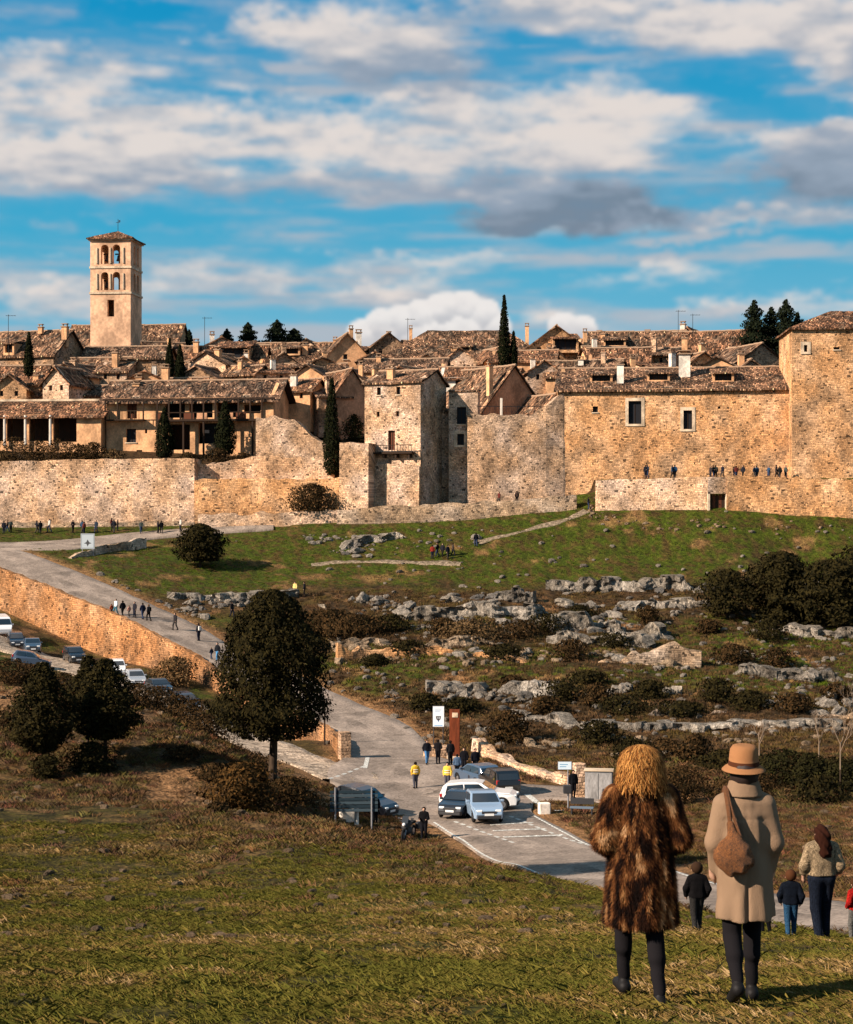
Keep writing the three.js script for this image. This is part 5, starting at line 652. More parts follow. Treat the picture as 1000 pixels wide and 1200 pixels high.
function scatter(name, label, geo, mat, list) { const m = shade(new THREE.InstancedMesh(geo, mat, list.length)), o = new THREE.Object3D(), c = new THREE.Color(); m.name = name; m.userData = { kind: 'stuff', label, category: 'grass' }; list.forEach((q, i) => { o.position.set(q.x, q.y, q.z); o.rotation.set(0, R() * 6.28, 0); o.scale.set(q.w, q.h, q.w); o.updateMatrix(); m.setMatrixAt(i, o.matrix); m.setColorAt(i, c.setRGB(...q.c)); }); scene.add(m); }
{
  const blade = matt({ color: C(1, 1, 1) }), cG = [col(86, 80, 36), col(97, 85, 42), col(108, 88, 50), col(120, 97, 62), col(74, 73, 31), col(146, 121, 85)];
  const list = []; const H1 = (x, z) => H(x, z);
  for (let i = 0; i < 90000; i++) { const t = R(), d = 9.2 * Math.pow(48 / 9.2, Math.pow(t, 0.85)), half = 0.25 * d + 2, x = rr(-1, 1) * half, z = -d; const a = fbm(x * 0.35, z * 0.35, 4), b = fbm(x * 1.7 + 31, z * 1.7, 4); const bare = ss(0.48, 0.64, fbm(x * 1.1 + 14, z * 1.1, 3)); if (R() < bare * 0.85) continue; const dryness = clamp((a - 0.30) * 1.7 + (b - 0.5) * 1.1 + rr(-0.35, 0.35)); const k = dryness < 0.25 ? (R() < .5 ? 0 : 4) : dryness < 0.5 ? (R() < .6 ? 1 : 0) : dryness < 0.75 ? 2 : (R() < .75 ? 3 : 5); const s = rr(0.6, 1.25) * (0.8 + d / 60) * (R() < 0.025 ? 2 : 1), v = rr(0.75, 1.2); list.push({ x, z, y: H1(x, z), w: 0.10 * s, h: 0.027 * s * (k === 5 ? 1.3 : 1) * (0.7 + b), c: cG[k].map((q) => q * v) }); }
  scatter('meadow_grass', 'short grazed olive and straw coloured grass of the near slope', tuftGeo(16, 0.9, 0.026, 1.0), blade, list);
  const heath = []; const cH = [col(84, 64, 46), col(100, 78, 54), col(66, 52, 36), col(112, 88, 60), col(84, 74, 42)];
  for (let i = 0; i < 34000; i++) { const d = mix(26, 130, Math.pow(R(), 0.9)), x = rr(-0.27, 0.27) * d, z = -d; if (nearest(roadLine, x, z).dist < HW + 0.7) continue; if (x > 0 && d > 96 && nearest(sideLine, x, z).dist < 4.2) continue; if (d > 116 && nearest(parkLine, x, z).dist < 4.4) continue; const a = fbm(x * 0.35, z * 0.35, 4); const crest = ss(-4, 14, d - (35 + clamp(-x, 0, 20) * 1.5) + (a - 0.5) * 16); if (R() > crest * 0.9 + 0.04) continue; if (x < -5 && fbm(x * 0.22 + 9, z * 0.13, 4) > 0.56 && R() < 0.8) continue; const s = rr(0.5, 1.4) * (0.7 + a); heath.push({ x, z, y: H(x, z), w: 0.17 * s * (0.6 + d / 140), h: 0.13 * s * (0.4 + d / 110), c: cH[Math.floor(R() * 5)].map((q) => q * rr(0.7, 1.1)) }); }
  scatter('heath_scrub', 'low brown heath and dry stalks along the edge of the slope', tuftGeo(30, 0.95, 0.018, 1.0), blade, heath);
  const hill = []; for (let i = 0; i < 34000; i++) { const d = rr(128, 233), x = rr(-0.25, 0.255) * d, z = -d; const n = nearest(roadLine, x, z); if (n.dist < HW + 0.6 || (n.side > 0 && d > 130)) continue; if (d > 222 && nearest(upperLine, x, z).dist < 5) continue; const b = fbm(x * 0.35, z * 0.35, 4); const meadow = d > 206 || x < -16; if (R() > (meadow ? 0.45 : 0.5 + b * 0.5)) continue; const gc = groundColor(x, z), v = rr(0.55, 1.15); const s = meadow ? rr(0.4, 0.9) : rr(0.6, 1.5); const brown = !meadow && R() < 0.55; hill.push({ x, z, y: H(x, z), w: 0.3 * s, h: 0.24 * s, c: (brown ? cH[Math.floor(R() * 3)] : gc).map((q) => q * v) }); }
  scatter('hillside_grass', 'tufts of grass and low scrub on the hillside', tuftGeo(22, 0.9, 0.05, 0.8), blade, hill);
}
console.log('ground cover done');
// ------------------------------------------------------------------ figures: distance fields meshed with surface nets
function netMesh(f, lo, hi, cell) {
  const nx = Math.ceil((hi.x - lo.x) / cell) + 1, ny = Math.ceil((hi.y - lo.y) / cell) + 1, nz = Math.ceil((hi.z - lo.z) / cell) + 1, val = new Float32Array(nx * ny * nz), id = new Int32Array(nx * ny * nz).fill(-1), pos = [], idx = []; let k = 0;
  const B = 4; for (let z = 0; z < nz; z += B) for (let y = 0; y < ny; y += B) for (let x = 0; x < nx; x += B) { const m = f(lo.x + (x + 1.5) * cell, lo.y + (y + 1.5) * cell, lo.z + (z + 1.5) * cell), far = Math.abs(m) > cell * B * 1.5; for (let c = z; c < Math.min(nz, z + B); c++) for (let b = y; b < Math.min(ny, y + B); b++) for (let a = x; a < Math.min(nx, x + B); a++) val[a + nx * (b + ny * c)] = far ? m : f(lo.x + a * cell, lo.y + b * cell, lo.z + c * cell); }
  const at = (x, y, z) => x + nx * (y + ny * z), E = [[0, 1], [2, 3], [4, 5], [6, 7], [0, 2], [1, 3], [4, 6], [5, 7], [0, 4], [1, 5], [2, 6], [3, 7]];
  for (let z = 0; z < nz - 1; z++) for (let y = 0; y < ny - 1; y++) for (let x = 0; x < nx - 1; x++) {
    const c = [at(x, y, z), at(x + 1, y, z), at(x, y + 1, z), at(x + 1, y + 1, z), at(x, y, z + 1), at(x + 1, y, z + 1), at(x, y + 1, z + 1), at(x + 1, y + 1, z + 1)]; let m = 0; for (let i = 0; i < 8; i++) if (val[c[i]] < 0) m |= 1 << i; if (m === 0 || m === 255) continue;
    let sx = 0, sy = 0, sz = 0, n = 0; for (const [a, b] of E) { const va = val[c[a]], vb = val[c[b]]; if ((va < 0) === (vb < 0)) continue; const t = va / (va - vb); sx += (a & 1) + t * ((b & 1) - (a & 1)); sy += (a >> 1 & 1) + t * ((b >> 1 & 1) - (a >> 1 & 1)); sz += (a >> 2) + t * ((b >> 2) - (a >> 2)); n++; }
    id[c[0]] = pos.length / 3; pos.push(lo.x + (x + sx / n) * cell, lo.y + (y + sy / n) * cell, lo.z + (z + sz / n) * cell);
  }
  const quad = (a, b, c, d, flip) => { if (a < 0 || b < 0 || c < 0 || d < 0) return; flip ? idx.push(a, c, b, a, d, c) : idx.push(a, b, c, a, c, d); };
  for (let z = 1; z < nz - 1; z++) for (let y = 1; y < ny - 1; y++) for (let x = 1; x < nx - 1; x++) { const o = at(x, y, z), v = val[o] < 0; if (v !== (val[at(x + 1, y, z)] < 0)) quad(id[at(x, y - 1, z - 1)], id[at(x, y, z - 1)], id[o], id[at(x, y - 1, z)], !v); if (v !== (val[at(x, y + 1, z)] < 0)) quad(id[at(x - 1, y, z - 1)], id[at(x - 1, y, z)], id[o], id[at(x, y, z - 1)], !v); if (v !== (val[at(x, y, z + 1)] < 0)) quad(id[at(x - 1, y - 1, z)], id[at(x, y - 1, z)], id[o], id[at(x - 1, y, z)], !v); }
  const g = new THREE.BufferGeometry(); g.setAttribute('position', new THREE.Float32BufferAttribute(pos, 3)); g.setIndex(idx); g.computeVertexNormals(); const uv = new Float32Array(pos.length / 3 * 2); for (let i = 0; i < uv.length / 2; i++) { uv[i * 2] = Math.atan2(pos[i * 3], pos[i * 3 + 2]) * 0.3; uv[i * 2 + 1] = pos[i * 3 + 1]; } g.setAttribute('uv', new THREE.BufferAttribute(uv, 2)); return g;
}
const smin = (a, b, k) => { const h = clamp(0.5 + 0.5 * (b - a) / k); return mix(b, a, h) - k * h * (1 - h); };
function cone(x, y, z, b) { const [ax, ay, az, ra, bx, by, bz, rb] = b; const vx = bx - ax, vy = by - ay, vz = bz - az, t = clamp(((x - ax) * vx + (y - ay) * vy + (z - az) * vz) / (vx * vx + vy * vy + vz * vz + 1e-9)); return Math.hypot(x - ax - t * vx, y - ay - t * vy, z - az - t * vz) - mix(ra, rb, t); }
const union = (bones, k, grow = 0) => (x, y, z) => { let d = 9; for (const b of bones) d = smin(d, cone(x, y, z, b), k); return d - grow; };
// joints of a person of height 1.7 facing -z; swing: stride, arms: how far forward the fore-arms are bent
function skeleton({ hs = 1, stride = 0.15, bend = 0.3, out = 0.05, lift = 0, armSwing = stride, up = 0 } = {}) {
  const J = { torso: [[-.075, .95, 0, .105, .075, .95, 0, .105], [-.06, 1.0, 0, .10, -.08, 1.36, .01, .085], [.06, 1.0, 0, .10, .08, 1.36, .01, .085], [-.09, 1.39, .01, .07, .09, 1.39, .01, .07], [0, 1.2, 0, .1, 0, 1.42, .01, .075]], neck: [[0, 1.42, .01, .055, 0, 1.52, -.01, .05]], head: [[0, 1.60, -.015, .092, 0, 1.585, -.03, .075], [0, 1.55, -.05, .055, 0, 1.53, -.055, .045], [0, 1.575, -.112, .014, 0, 1.553, -.122, .017], [-.09, 1.585, 0, .018, -.092, 1.56, 0, .014], [.09, 1.585, 0, .018, .092, 1.56, 0, .014]], arms: [], hands: [], legs: [], feet: [] };
  J.head = J.head.map((b) => b.map((q, i) => [1, 5].includes(i) ? 1.5 + (q - 1.5) * hs : q * hs));
  for (const s of [-1, 1]) {
    const f = s * stride, kz = -Math.max(0, f) * 0.9 - 0.03, az = -f * 1.0 + (f < 0 ? .06 : 0), ly = s < 0 ? lift : 0, hx = s * .09;
    J.legs.push([hx, .92, 0, .092, hx, .49, kz + (f < 0 ? -f * 0.35 : 0), .06], [hx, .49, kz + (f < 0 ? -f * 0.35 : 0), .058, hx, .09 + ly, az, .038]);
    J.feet.push([hx, .05 + ly, az + .03, .042, hx + s * .02, .035 + ly * 0.3, az - .14, .034]);
    const ex = s * (.22 + out * 0.8), ey = 1.12 + up * .2, ez = .02 + s * armSwing * 0.5; const wx = s * (.2 + out * (1 - bend)), wy = mix(.86, 1.12, bend) + up * .35, wz = ez - .24 * bend - 0.02;
    J.arms.push([s * .175, 1.38, .01, .056, ex, ey, ez, .043], [ex, ey, ez, .043, wx, wy, wz, .029]);
    const dx = wx - ex, dy = wy - ey, dz = wz - ez, m = Math.hypot(dx, dy, dz), ux = dx / m, uy = dy / m, uz = dz / m; const pl = [wx + ux * .08, wy + uy * .08, wz + uz * .08];
    J.hands.push([wx, wy, wz, .03, ...pl, .03]); for (let i = 0; i < 4; i++) { const q = (i - 1.5) * .019, L = [.062, .075, .07, .055][i]; J.hands.push([pl[0], pl[1], pl[2] + q, .011, pl[0] + ux * L - s * .012, pl[1] + uy * L, pl[2] + q + uz * L, .008]); } J.hands.push([wx + ux * .03, wy + uy * .03, wz + uz * .03 - .03, .013, wx + ux * .075 - s * .01, wy + uy * .075, wz + uz * .075 - .05, .01]);
  }
  return J;
}
const grow = (bones, g) => bones.map((b) => [b[0], b[1], b[2], b[3] + g, b[4], b[5], b[6], b[7] + g]);
function figureGeos(pose, cell, { hem = 0.86, puff = 0.03, hood = false } = {}) {
  const J = skeleton(pose), lo = V(-.5, -0.02, -.55), hi = V(.5, 1.78, .5);
  const body = netMesh(union([...J.torso, ...J.neck, ...J.head, ...J.arms, ...J.hands, ...J.legs, ...J.feet], .02), lo, hi, cell);
  const jk = union(grow([...J.torso, ...J.arms], puff), .035), tr = union(grow(J.legs, .02), .03), trp = union(grow(J.torso.slice(0, 1), .02), .05);
  const collar = [0, 1.42, .01, .085, 0, 1.46, 0, .075];
  const jacket = netMesh((x, y, z) => Math.max(Math.min(jk(x, y, z), cone(x, y, z, collar)), hem - y), lo, hi, cell);
  const trousers = netMesh((x, y, z) => Math.max(smin(tr(x, y, z), trp(x, y, z), .05), y - .99, .075 - y), lo, hi, cell);
  const shoes = netMesh(union(grow(J.feet, .014), .01), lo, hi, cell * 0.9);
  return { body, jacket, trousers, shoes };
}
const HAIR = {
  short: netMesh((x, y, z) => { const d = Math.hypot(x, (y - 1.605) * 0.95, (z - 0.0)) - .108; return Math.max(d, -(z + .055 + (y - 1.6) * 0.4), 1.53 - y - z * 0.3); }, V(-.2, 1.4, -.2), V(.2, 1.8, .2), .018),
  long: netMesh((x, y, z) => { let d = Math.hypot(x, (y - 1.605) * 0.95, z) - .112; d = smin(d, cone(x, y, z, [0, 1.55, .05, .115, .015, 1.33, .09, .10]), .04); d += .022 * (n3(x * 34, y * 9, z * 34) - .5) + .01 * Math.sin(y * 40 + x * 50); return Math.max(d, -(z + .06)); }, V(-.25, 1.15, -.2), V(.25, 1.8, .3), .011),
};
const cloth = {}; const clothMat = (r, g, b) => cloth[[r, g, b]] ??= std({ color: C(...col(r, g, b)), roughness: 0.9 });
const skin = std({ color: C(0.42, 0.24, 0.16), roughness: 0.6 });
const poses = { stand: figureGeos({ stride: 0.02, bend: 0.1, out: 0.04 }, .03), walk: figureGeos({ stride: 0.2, bend: 0.25, armSwing: 0.15 }, .03), pace: figureGeos({ stride: -0.17, bend: 0.2, armSwing: -0.12 }, .03), hold: figureGeos({ stride: 0.05, bend: 0.95, out: 0.02 }, .03) };
function person(label, pos, turn, { h = 1.7, pose = 'stand', jacket = [40, 40, 46], trousers = [36, 38, 48], hair = [40, 28, 20], style = 'short', vest, pack, group, geos, hs = 1 } = {}) {
  const t = thing('person', label, 'person', pos, turn, group), g = geos ?? poses[pose]; t.scale.setScalar(h / 1.7);
  part('body', g.body, skin, t); const weave = (c) => geos ? std({ color: C(...col(...c)).multiplyScalar(1.5), map: rep(detailTex, 3), bumpMap: rep(detailBump, 4), bumpScale: 0.012, roughness: 1 }) : clothMat(...c); part('jacket', g.jacket, weave(jacket), t); part('trousers', g.trousers, weave(trousers), t); part('shoes', g.shoes, clothMat(30, 26, 24), t); const hr = part('hair', HAIR[style], clothMat(...hair), t); if (hs !== 1) { hr.scale.setScalar(hs); hr.position.y = 1.5 * (1 - hs); }
  if (vest) { for (const y of [1.06, 1.2]) part('reflective_band', new THREE.TorusGeometry(1, .03, 4, 20).rotateX(Math.PI / 2).scale(.20, .9, .155).translate(0, y, 0), clothMat(214, 214, 206), t); }
  if (pack) part('backpack', new RoundedBoxGeometry(.3, .42, .17, 2, .05).translate(0, 1.2, .2), clothMat(...pack), t);
  return t;
}
const road0 = (x, z) => T1c(x, z) + 0.03;
const onG = (px, d, hf = ground) => { const x = XA(px, d); return V(x, hf(x, -d), -d); };
const dk = [[34, 34, 40], [28, 30, 40], [50, 44, 44], [40, 48, 60], [66, 52, 46], [30, 30, 30], [44, 62, 80], [84, 40, 36], [60, 66, 62]], pants = [[34, 36, 46], [46, 56, 78], [30, 28, 28], [58, 54, 52]];
{ // walkers on the road under the retaining wall
  const g = [[131, 189, 1.2, 'child in a rust red coat beside the walkers on the climbing road', [140, 70, 46], 'walk', null], [136, 189.6, 1.65, 'walker in a white top with teal trousers on the climbing road', [196, 206, 208], 'walk', null], [144, 188.6, 1.74, 'broad walker in black at the centre of the group on the climbing road', [26, 26, 30], 'walk', null], [151.5, 189.4, 1.15, 'small child in a pinkish top in the walking group', [176, 128, 112], 'walk', null], [158, 189, 1.68, 'walker in dark grey beside the small child on the climbing road', [38, 38, 44], 'stand', null], [167.5, 188.6, 1.7, 'walker in navy, one of a close pair on the climbing road', [30, 34, 50], 'walk', null], [174.5, 188, 1.72, 'walker in charcoal with a dark backpack on the climbing road', [44, 42, 44], 'pace', [20, 20, 22]], [205.5, 184.5, 1.74, 'lone dark walker striding up the climbing road', [40, 38, 40], 'walk', null], [233, 181, 1.76, 'walker with a pale shoulder and dark coat at the road edge', [50, 50, 54], 'stand', [200, 196, 188]], [248, 171.6, 1.1, 'small dark child beside an adult low on the climbing road', [36, 40, 50], 'walk', null], [255, 171, 1.74, 'adult in blue jeans and black jacket low on the climbing road', [28, 30, 34], 'pace', null]];
  g.forEach(([px, d, h, lab, j, pose, pack], i) => person(lab, onG(px, d, road0), [0.9, 2.4, 0.7][i % 3], { h, jacket: j, pose, trousers: i === 1 ? [60, 110, 124] : i === 10 ? [70, 120, 160] : pants[i % 4], pack, hair: i % 3 ? [36, 26, 20] : [90, 66, 44] }));
  // by the meadow ledge and further rocks
  const m = [[507, 219.5, 1.7, [120, 44, 36], 'hiker in a dark red jacket beside the group by the meadow ledge'], [513, 220, 1.75, [24, 24, 28], 'hiker in black in the group by the meadow ledge'], [519, 219.6, 1.7, [34, 34, 40], 'hiker in charcoal in the middle of the group by the meadow ledge'], [525, 219, 1.72, [30, 32, 40], 'hiker in navy at the end of the group by the meadow ledge'], [531, 220, 1.6, [60, 52, 46], 'hiker in brown at the end of the group by the meadow ledge'], [558, 223, 1.7, [30, 30, 34], 'lone dark hiker on the meadow path below the low wall'], [357, 203, 1.7, [26, 28, 34], 'dark hiker among the rocks behind the big juniper'], [346, 203.5, 1.6, [206, 178, 110], 'hiker in a pale yellow top among the rocks behind the big juniper'], [272, 193, 1.65, [40, 36, 36], 'dark hiker at the end of the rock patch beside the road']];
  m.forEach(([px, d, h, j, lab], i) => person(lab, onG(px, d), i * 1.3, { h, jacket: j, pose: ['stand', 'walk', 'pace'][i % 3], trousers: pants[i % 4] }));
  // along the foot of the town wall
  [4, 8, 13, 44, 47, 60, 86, 97, 100, 112, 131, 135, 138, 165, 185, 188, 213].forEach((px, i) => person('small figure in dark clothes by the parapet under the town wall', onG(px + rr(-2, 2), 234.4 - rr(0, 2.2), (x, z) => T1c(x, z)), i * 1.7, { h: rr(1.5, 1.78), jacket: [...dk, [176, 168, 156], [120, 60, 48]][(i * 4) % 11], pose: ['stand', 'walk', 'hold', 'pace'][i % 4], trousers: pants[i % 4], group: 'people along the foot of the town wall' }));
  [757, 759, 788, 791, 833, 836, 839, 847, 860, 863, 871, 884, 887, 901, 910, 914, 921, 690, 606, 585].forEach((px, i) => { const d = px < 700 ? 231 + (px < 650 ? 4.2 : 0) : 231.2 - (px - 750) * 0.008 + rr(-0.5, 1.2); person('small figure in dark clothes on the terrace under the long building', V(XA(px, d), px < 700 ? H(XA(px, d), -d) : 24.32 - (px > 840 ? 0.05 : 0), -d), i * 2.1, { h: rr(1.55, 1.8), jacket: [...dk, [40, 66, 92]][(i * 3) % 10], pose: ['stand', 'hold', 'pace', 'walk'][i % 4], trousers: pants[i % 4], group: 'people along the terrace under the long building' }); });
  // at the junction
  const j = [[487, 119, 1.74, [214, 168, 60], 'steward in an orange and yellow vest standing alone on the junction', 'stand', true], [524.5, 118.5, 1.76, [216, 176, 70], 'steward in a yellow vest beside the parked dark cars', 'stand', true], [500.5, 128, 1.72, [24, 26, 32], 'pedestrian in black with blue jeans crossing the far side of the junction', 'walk'], [513.5, 128, 1.74, [30, 28, 30], 'pedestrian in dark clothes with hands together on the far side of the junction', 'hold'], [528, 127.5, 1.72, [34, 32, 34], 'pedestrian in charcoal in front of the rusty stele', 'stand'], [544, 124, 1.76, [20, 20, 24], 'pedestrian in black behind the blue grey car', 'stand'], [557, 123.5, 1.78, [22, 24, 30], 'pedestrian in black at the roof of the black car', 'pace'], [536, 122.5, 1.6, [70, 88, 110], 'pedestrian in a grey blue jacket by the blue grey car', 'stand'], [440, 103.5, 1.6, [22, 22, 26], 'person in black in front of the dark car by the notice board', 'stand'], [497, 98.5, 1.8, [20, 20, 22], 'motorcyclist in black standing beside the motorcycle', 'hold'], [672, 113, 1.78, [18, 20, 24], 'person in black standing behind the direction sign', 'stand']];
  j.forEach(([px, d, h, jk, lab, pose, vest], i) => person(lab, onG(px, d, road0), [0.3, 2.9, 3.4, 0][i % 4], { h, jacket: jk, pose, vest, trousers: i === 2 ? [70, 110, 150] : i < 2 ? [70, 70, 78] : [26, 26, 30], hair: [30, 24, 20] }));
}
console.log('small people done');
// ------------------------------------------------------------------ vehicles
const glass = new THREE.MeshPhysicalMaterial({ color: C(0.015, 0.02, 0.025), roughness: 0.06, metalness: 0, clearcoat: 1 }), tyreM = std({ color: C(0.015, 0.015, 0.015) }), rimM = std({ color: C(0.35, 0.35, 0.36), metalness: 0.8, roughness: 0.35 }), trimM = std({ color: C(0.02, 0.02, 0.022), roughness: 0.7 }), lampM = std({ color: C(0.75, 0.75, 0.72), roughness: 0.15 }), tailM = std({ color: C(0.35, 0.01, 0.01), roughness: 0.25 }), plateM = std({ color: C(0.75, 0.75, 0.72) });
const paints = {}; const paintOf = (r, g, b) => paints[[r, g, b]] ??= new THREE.MeshPhysicalMaterial({ color: C(...col(r, g, b)), roughness: 0.35, metalness: 0.1, clearcoat: 0.8, clearcoatRoughness: 0.1 });
const SHAPES = {
  suv: { top: [[-2.22, .42], [-2.26, .78], [-2.2, 1.06], [-1.98, 1.5], [-1.75, 1.64], [-.9, 1.69], [-.1, 1.67], [.28, 1.58], [.92, 1.13], [1.1, 1.07], [1.85, .97], [2.15, .83], [2.27, .6], [2.24, .42]], wheels: [-1.36, 1.4], r: .36, W: .9, belt: 1.04, roof: 1.66, ws: [[.30, 1.55], [.88, 1.15]], rw: [[-2.17, 1.1], [-1.99, 1.48]], side: [[[-1.85, 1.1], [-1.72, 1.52], [-.82, 1.58], [-.78, 1.1]], [[-.7, 1.1], [-.74, 1.58], [.1, 1.56], [.7, 1.12]]] },
  hatch: { top: [[-1.95, .4], [-2.0, .75], [-1.9, 1.0], [-1.65, 1.36], [-1.4, 1.46], [-.4, 1.48], [.1, 1.42], [.8, .98], [1.0, .93], [1.7, .84], [1.95, .7], [2.02, .5], [1.98, .4]], wheels: [-1.22, 1.25], r: .31, W: .85, belt: .93, roof: 1.46, ws: [[.13, 1.38], [.76, 1.0]], rw: [[-1.87, 1.02], [-1.67, 1.32]], side: [[[-1.55, .98], [-1.4, 1.34], [-.62, 1.38], [-.58, .98]], [[-.5, .98], [-.54, 1.38], [.02, 1.36], [.6, .99]]] },
  sedan: { top: [[-2.2, .42], [-2.26, .72], [-2.18, .98], [-1.6, 1.04], [-.98, 1.38], [-.7, 1.44], [-.05, 1.44], [.28, 1.36], [.95, .97], [1.1, .93], [1.85, .83], [2.15, .7], [2.26, .52], [2.22, .4]], wheels: [-1.35, 1.38], r: .32, W: .88, belt: .93, roof: 1.44, ws: [[.3, 1.33], [.9, .99]], rw: [[-1.55, 1.07], [-1.01, 1.36]], side: [[[-1.3, .99], [-.86, 1.32], [-.52, 1.35], [-.48, .98]], [[-.4, .98], [-.44, 1.35], [.12, 1.33], [.68, .98]]] },
  van: { top: [[-2.3, .45], [-2.35, 1.0], [-2.3, 1.9], [-2.2, 2.0], [.7, 2.02], [1.1, 1.9], [1.75, 1.25], [2.2, 1.05], [2.4, .85], [2.42, .5], [2.38, .42]], wheels: [-1.4, 1.5], r: .34, W: .95, belt: 1.15, roof: 2.0, ws: [[1.14, 1.85], [1.72, 1.3]], rw: [[-2.33, 1.2], [-2.31, 1.75]], side: [[[-1.9, 1.25], [-1.9, 1.75], [-.3, 1.77], [-.3, 1.25]], [[-.15, 1.25], [-.15, 1.77], [.85, 1.75], [1.4, 1.25]]] },
};
const carGeo = {};
function carGeos(kind) {
  if (carGeo[kind]) return carGeo[kind]; const S = SHAPES[kind], half = Math.abs(S.top[0][0]);
  const zAt = (x, y) => { let z = S.W; if (y > S.belt) z *= 1 - 0.17 * clamp((y - S.belt) / (S.roof - S.belt)); else z *= 1 - 0.05 * Math.pow(clamp((S.belt - y) / S.belt), 2); const e = clamp((Math.abs(x) - (half - .75)) / .8); return z * (1 - 0.16 * e * e); };
  const sh = new THREE.Shape(); sh.moveTo(...S.top[0]); for (let i = 1; i < S.top.length; i++) { const a = S.top[i - 1], b = S.top[i]; for (let k = 1; k <= 3; k++) sh.lineTo(mix(a[0], b[0], k / 3), mix(a[1], b[1], k / 3)); }
  const y0 = .26, ar = S.r + .07; sh.lineTo(S.top[S.top.length - 1][0] - .05, y0); for (const wx of [...S.wheels].reverse()) { sh.lineTo(wx + ar, y0); for (let k = 0; k <= 10; k++) { const a = Math.PI * k / 10; sh.lineTo(wx + Math.cos(a) * ar, S.r - .02 + Math.sin(a) * ar); } sh.lineTo(wx - ar, y0); } sh.lineTo(S.top[0][0] + .05, y0); sh.closePath();
  const bev = .05; const g = new THREE.ExtrudeGeometry(sh, { depth: 2 * (S.W - bev), bevelEnabled: true, bevelSize: bev * .8, bevelThickness: bev, bevelOffset: -bev * .8, bevelSegments: 2 }).translate(0, 0, -(S.W - bev)); const p = g.attributes.position; for (let i = 0; i < p.count; i++) { const x = p.getX(i), y = p.getY(i); p.setZ(i, p.getZ(i) * zAt(x, y) / S.W); } g.computeVertexNormals();
  const pane = (poly, s) => { const q = new THREE.Shape(poly.map((v) => new THREE.Vector2(...v))), w = new THREE.ShapeGeometry(q), pp = w.attributes.position; for (let i = 0; i < pp.count; i++) pp.setZ(i, s * (zAt(pp.getX(i), pp.getY(i)) + .012)); w.computeVertexNormals(); return w; };
  const screen = ([a, b], out) => { const dx = b[0] - a[0], dy = b[1] - a[1], m = Math.hypot(dx, dy), nx = -dy / m * out, ny = dx / m * out; const q = new THREE.BufferGeometry(), v = []; for (const [x, y] of [a, b]) for (const s of [-1, 1]) v.push(x + nx * .03, y + ny * .03, s * (zAt(x, y) - .1)); q.setAttribute('position', new THREE.Float32BufferAttribute(v, 3)); q.setIndex([0, 1, 2, 2, 1, 3]); q.computeVertexNormals(); return q; };
  const tyre = new THREE.TorusGeometry(S.r - .09, .1, 8, 20), rim = join([new THREE.CylinderGeometry(S.r - .11, S.r - .11, .12, 16).rotateX(Math.PI / 2), new THREE.CylinderGeometry(.06, .06, .16, 8).rotateX(Math.PI / 2)]);
  return carGeo[kind] = { S, body: g, panes: S.side.flatMap((q) => [pane(q, 1), pane(q, -1)]), ws: screen(S.ws, 1), rw: screen(S.rw, 1), tyre, rim, half, zAt };
}
function car(kind, paint, label, px, d, turn, hf = road0, scale = 1) {
  const G = carGeos(kind), S = G.S, x = XA(px, d), p = V(x, hf(x, -d), -d), t = thing(kind === 'van' ? 'parked_van' : 'parked_car', label, kind === 'van' ? 'van' : 'car', p, turn); t.scale.setScalar(scale);
  const f = V(Math.cos(turn), 0, -Math.sin(turn)); const ha = hf(p.x + f.x * 1.4, p.z + f.z * 1.4), hb = hf(p.x - f.x * 1.4, p.z - f.z * 1.4); t.rotation.order = 'YXZ'; t.rotation.z = Math.atan2(ha - hb, 2.8);
  part('body', G.body, paintOf(...paint), t); G.panes.forEach((g) => part('side_window', g, glass, t)); part('windscreen', G.ws, glass, t); part('rear_window', G.rw, glass, t);
  for (const wx of S.wheels) for (const s of [-1, 1]) { const w = part('wheel', G.tyre, tyreM, t); w.position.set(wx, S.r, s * (S.W - .12)); part('rim', G.rim, rimM, w); }
  for (const s of [-1, 1]) { part('headlight', new RoundedBoxGeometry(.3, .16, .34, 2, .05), lampM, t).position.set(G.half - .13, S.belt - .26, s * (S.W - .34)); part('tail_light', new RoundedBoxGeometry(.16, .28, .2, 2, .04), tailM, t).position.set(-G.half + .1, S.belt - .08, s * (S.W - .2)); part('mirror', new RoundedBoxGeometry(.14, .14, .2, 2, .04), paintOf(...paint), t).position.set(S.ws[1][0] - .2, S.belt + .12, s * (S.W + .08)); }
  part('grille', box(.06, .2, .8), trimM, t).position.set(G.half + .03, S.belt - .36, 0); part('bumper', new RoundedBoxGeometry(.12, .2, S.W * 1.5, 2, .04), trimM, t).position.set(G.half + .0, .36, 0); part('number_plate', box(.03, .12, .5), plateM, t).position.set(G.half + .06, .5, 0); part('number_plate', box(.03, .12, .5), plateM, t).position.set(-G.half - .03, .62, 0); part('underbody', box(S.wheels[1] - S.wheels[0] - .9, .16, S.W * 1.7, 0, .3, 0), trimM, t);
  return t;
}
const dirtH = (x, z) => T2(x, z) + 0.03;
car('suv', [236, 234, 230], 'white estate car crossing the middle of the junction', 563, 109.5, -0.16, road0, 1.06);
car('hatch', [134, 156, 178], 'silver blue car facing down the road in front of the white one', 567, 105, -Math.PI / 2 + 0.12, road0, 1.08);
car('hatch', [26, 28, 34], 'dark hatchback tucked beside the silver blue car', 538, 107.2, -Math.PI / 2 - 0.3);
car('suv', [20, 20, 22], 'black off road car parked behind the white one', 585, 116.5, Math.PI / 2 + 0.25, road0, 1.0);
car('hatch', [66, 84, 104], 'blue grey car parked in front of the black one', 559, 120, Math.PI / 2 + 0.5);
car('hatch', [24, 28, 36], 'dark car standing behind the slatted notice board', 428, 108, -0.6);
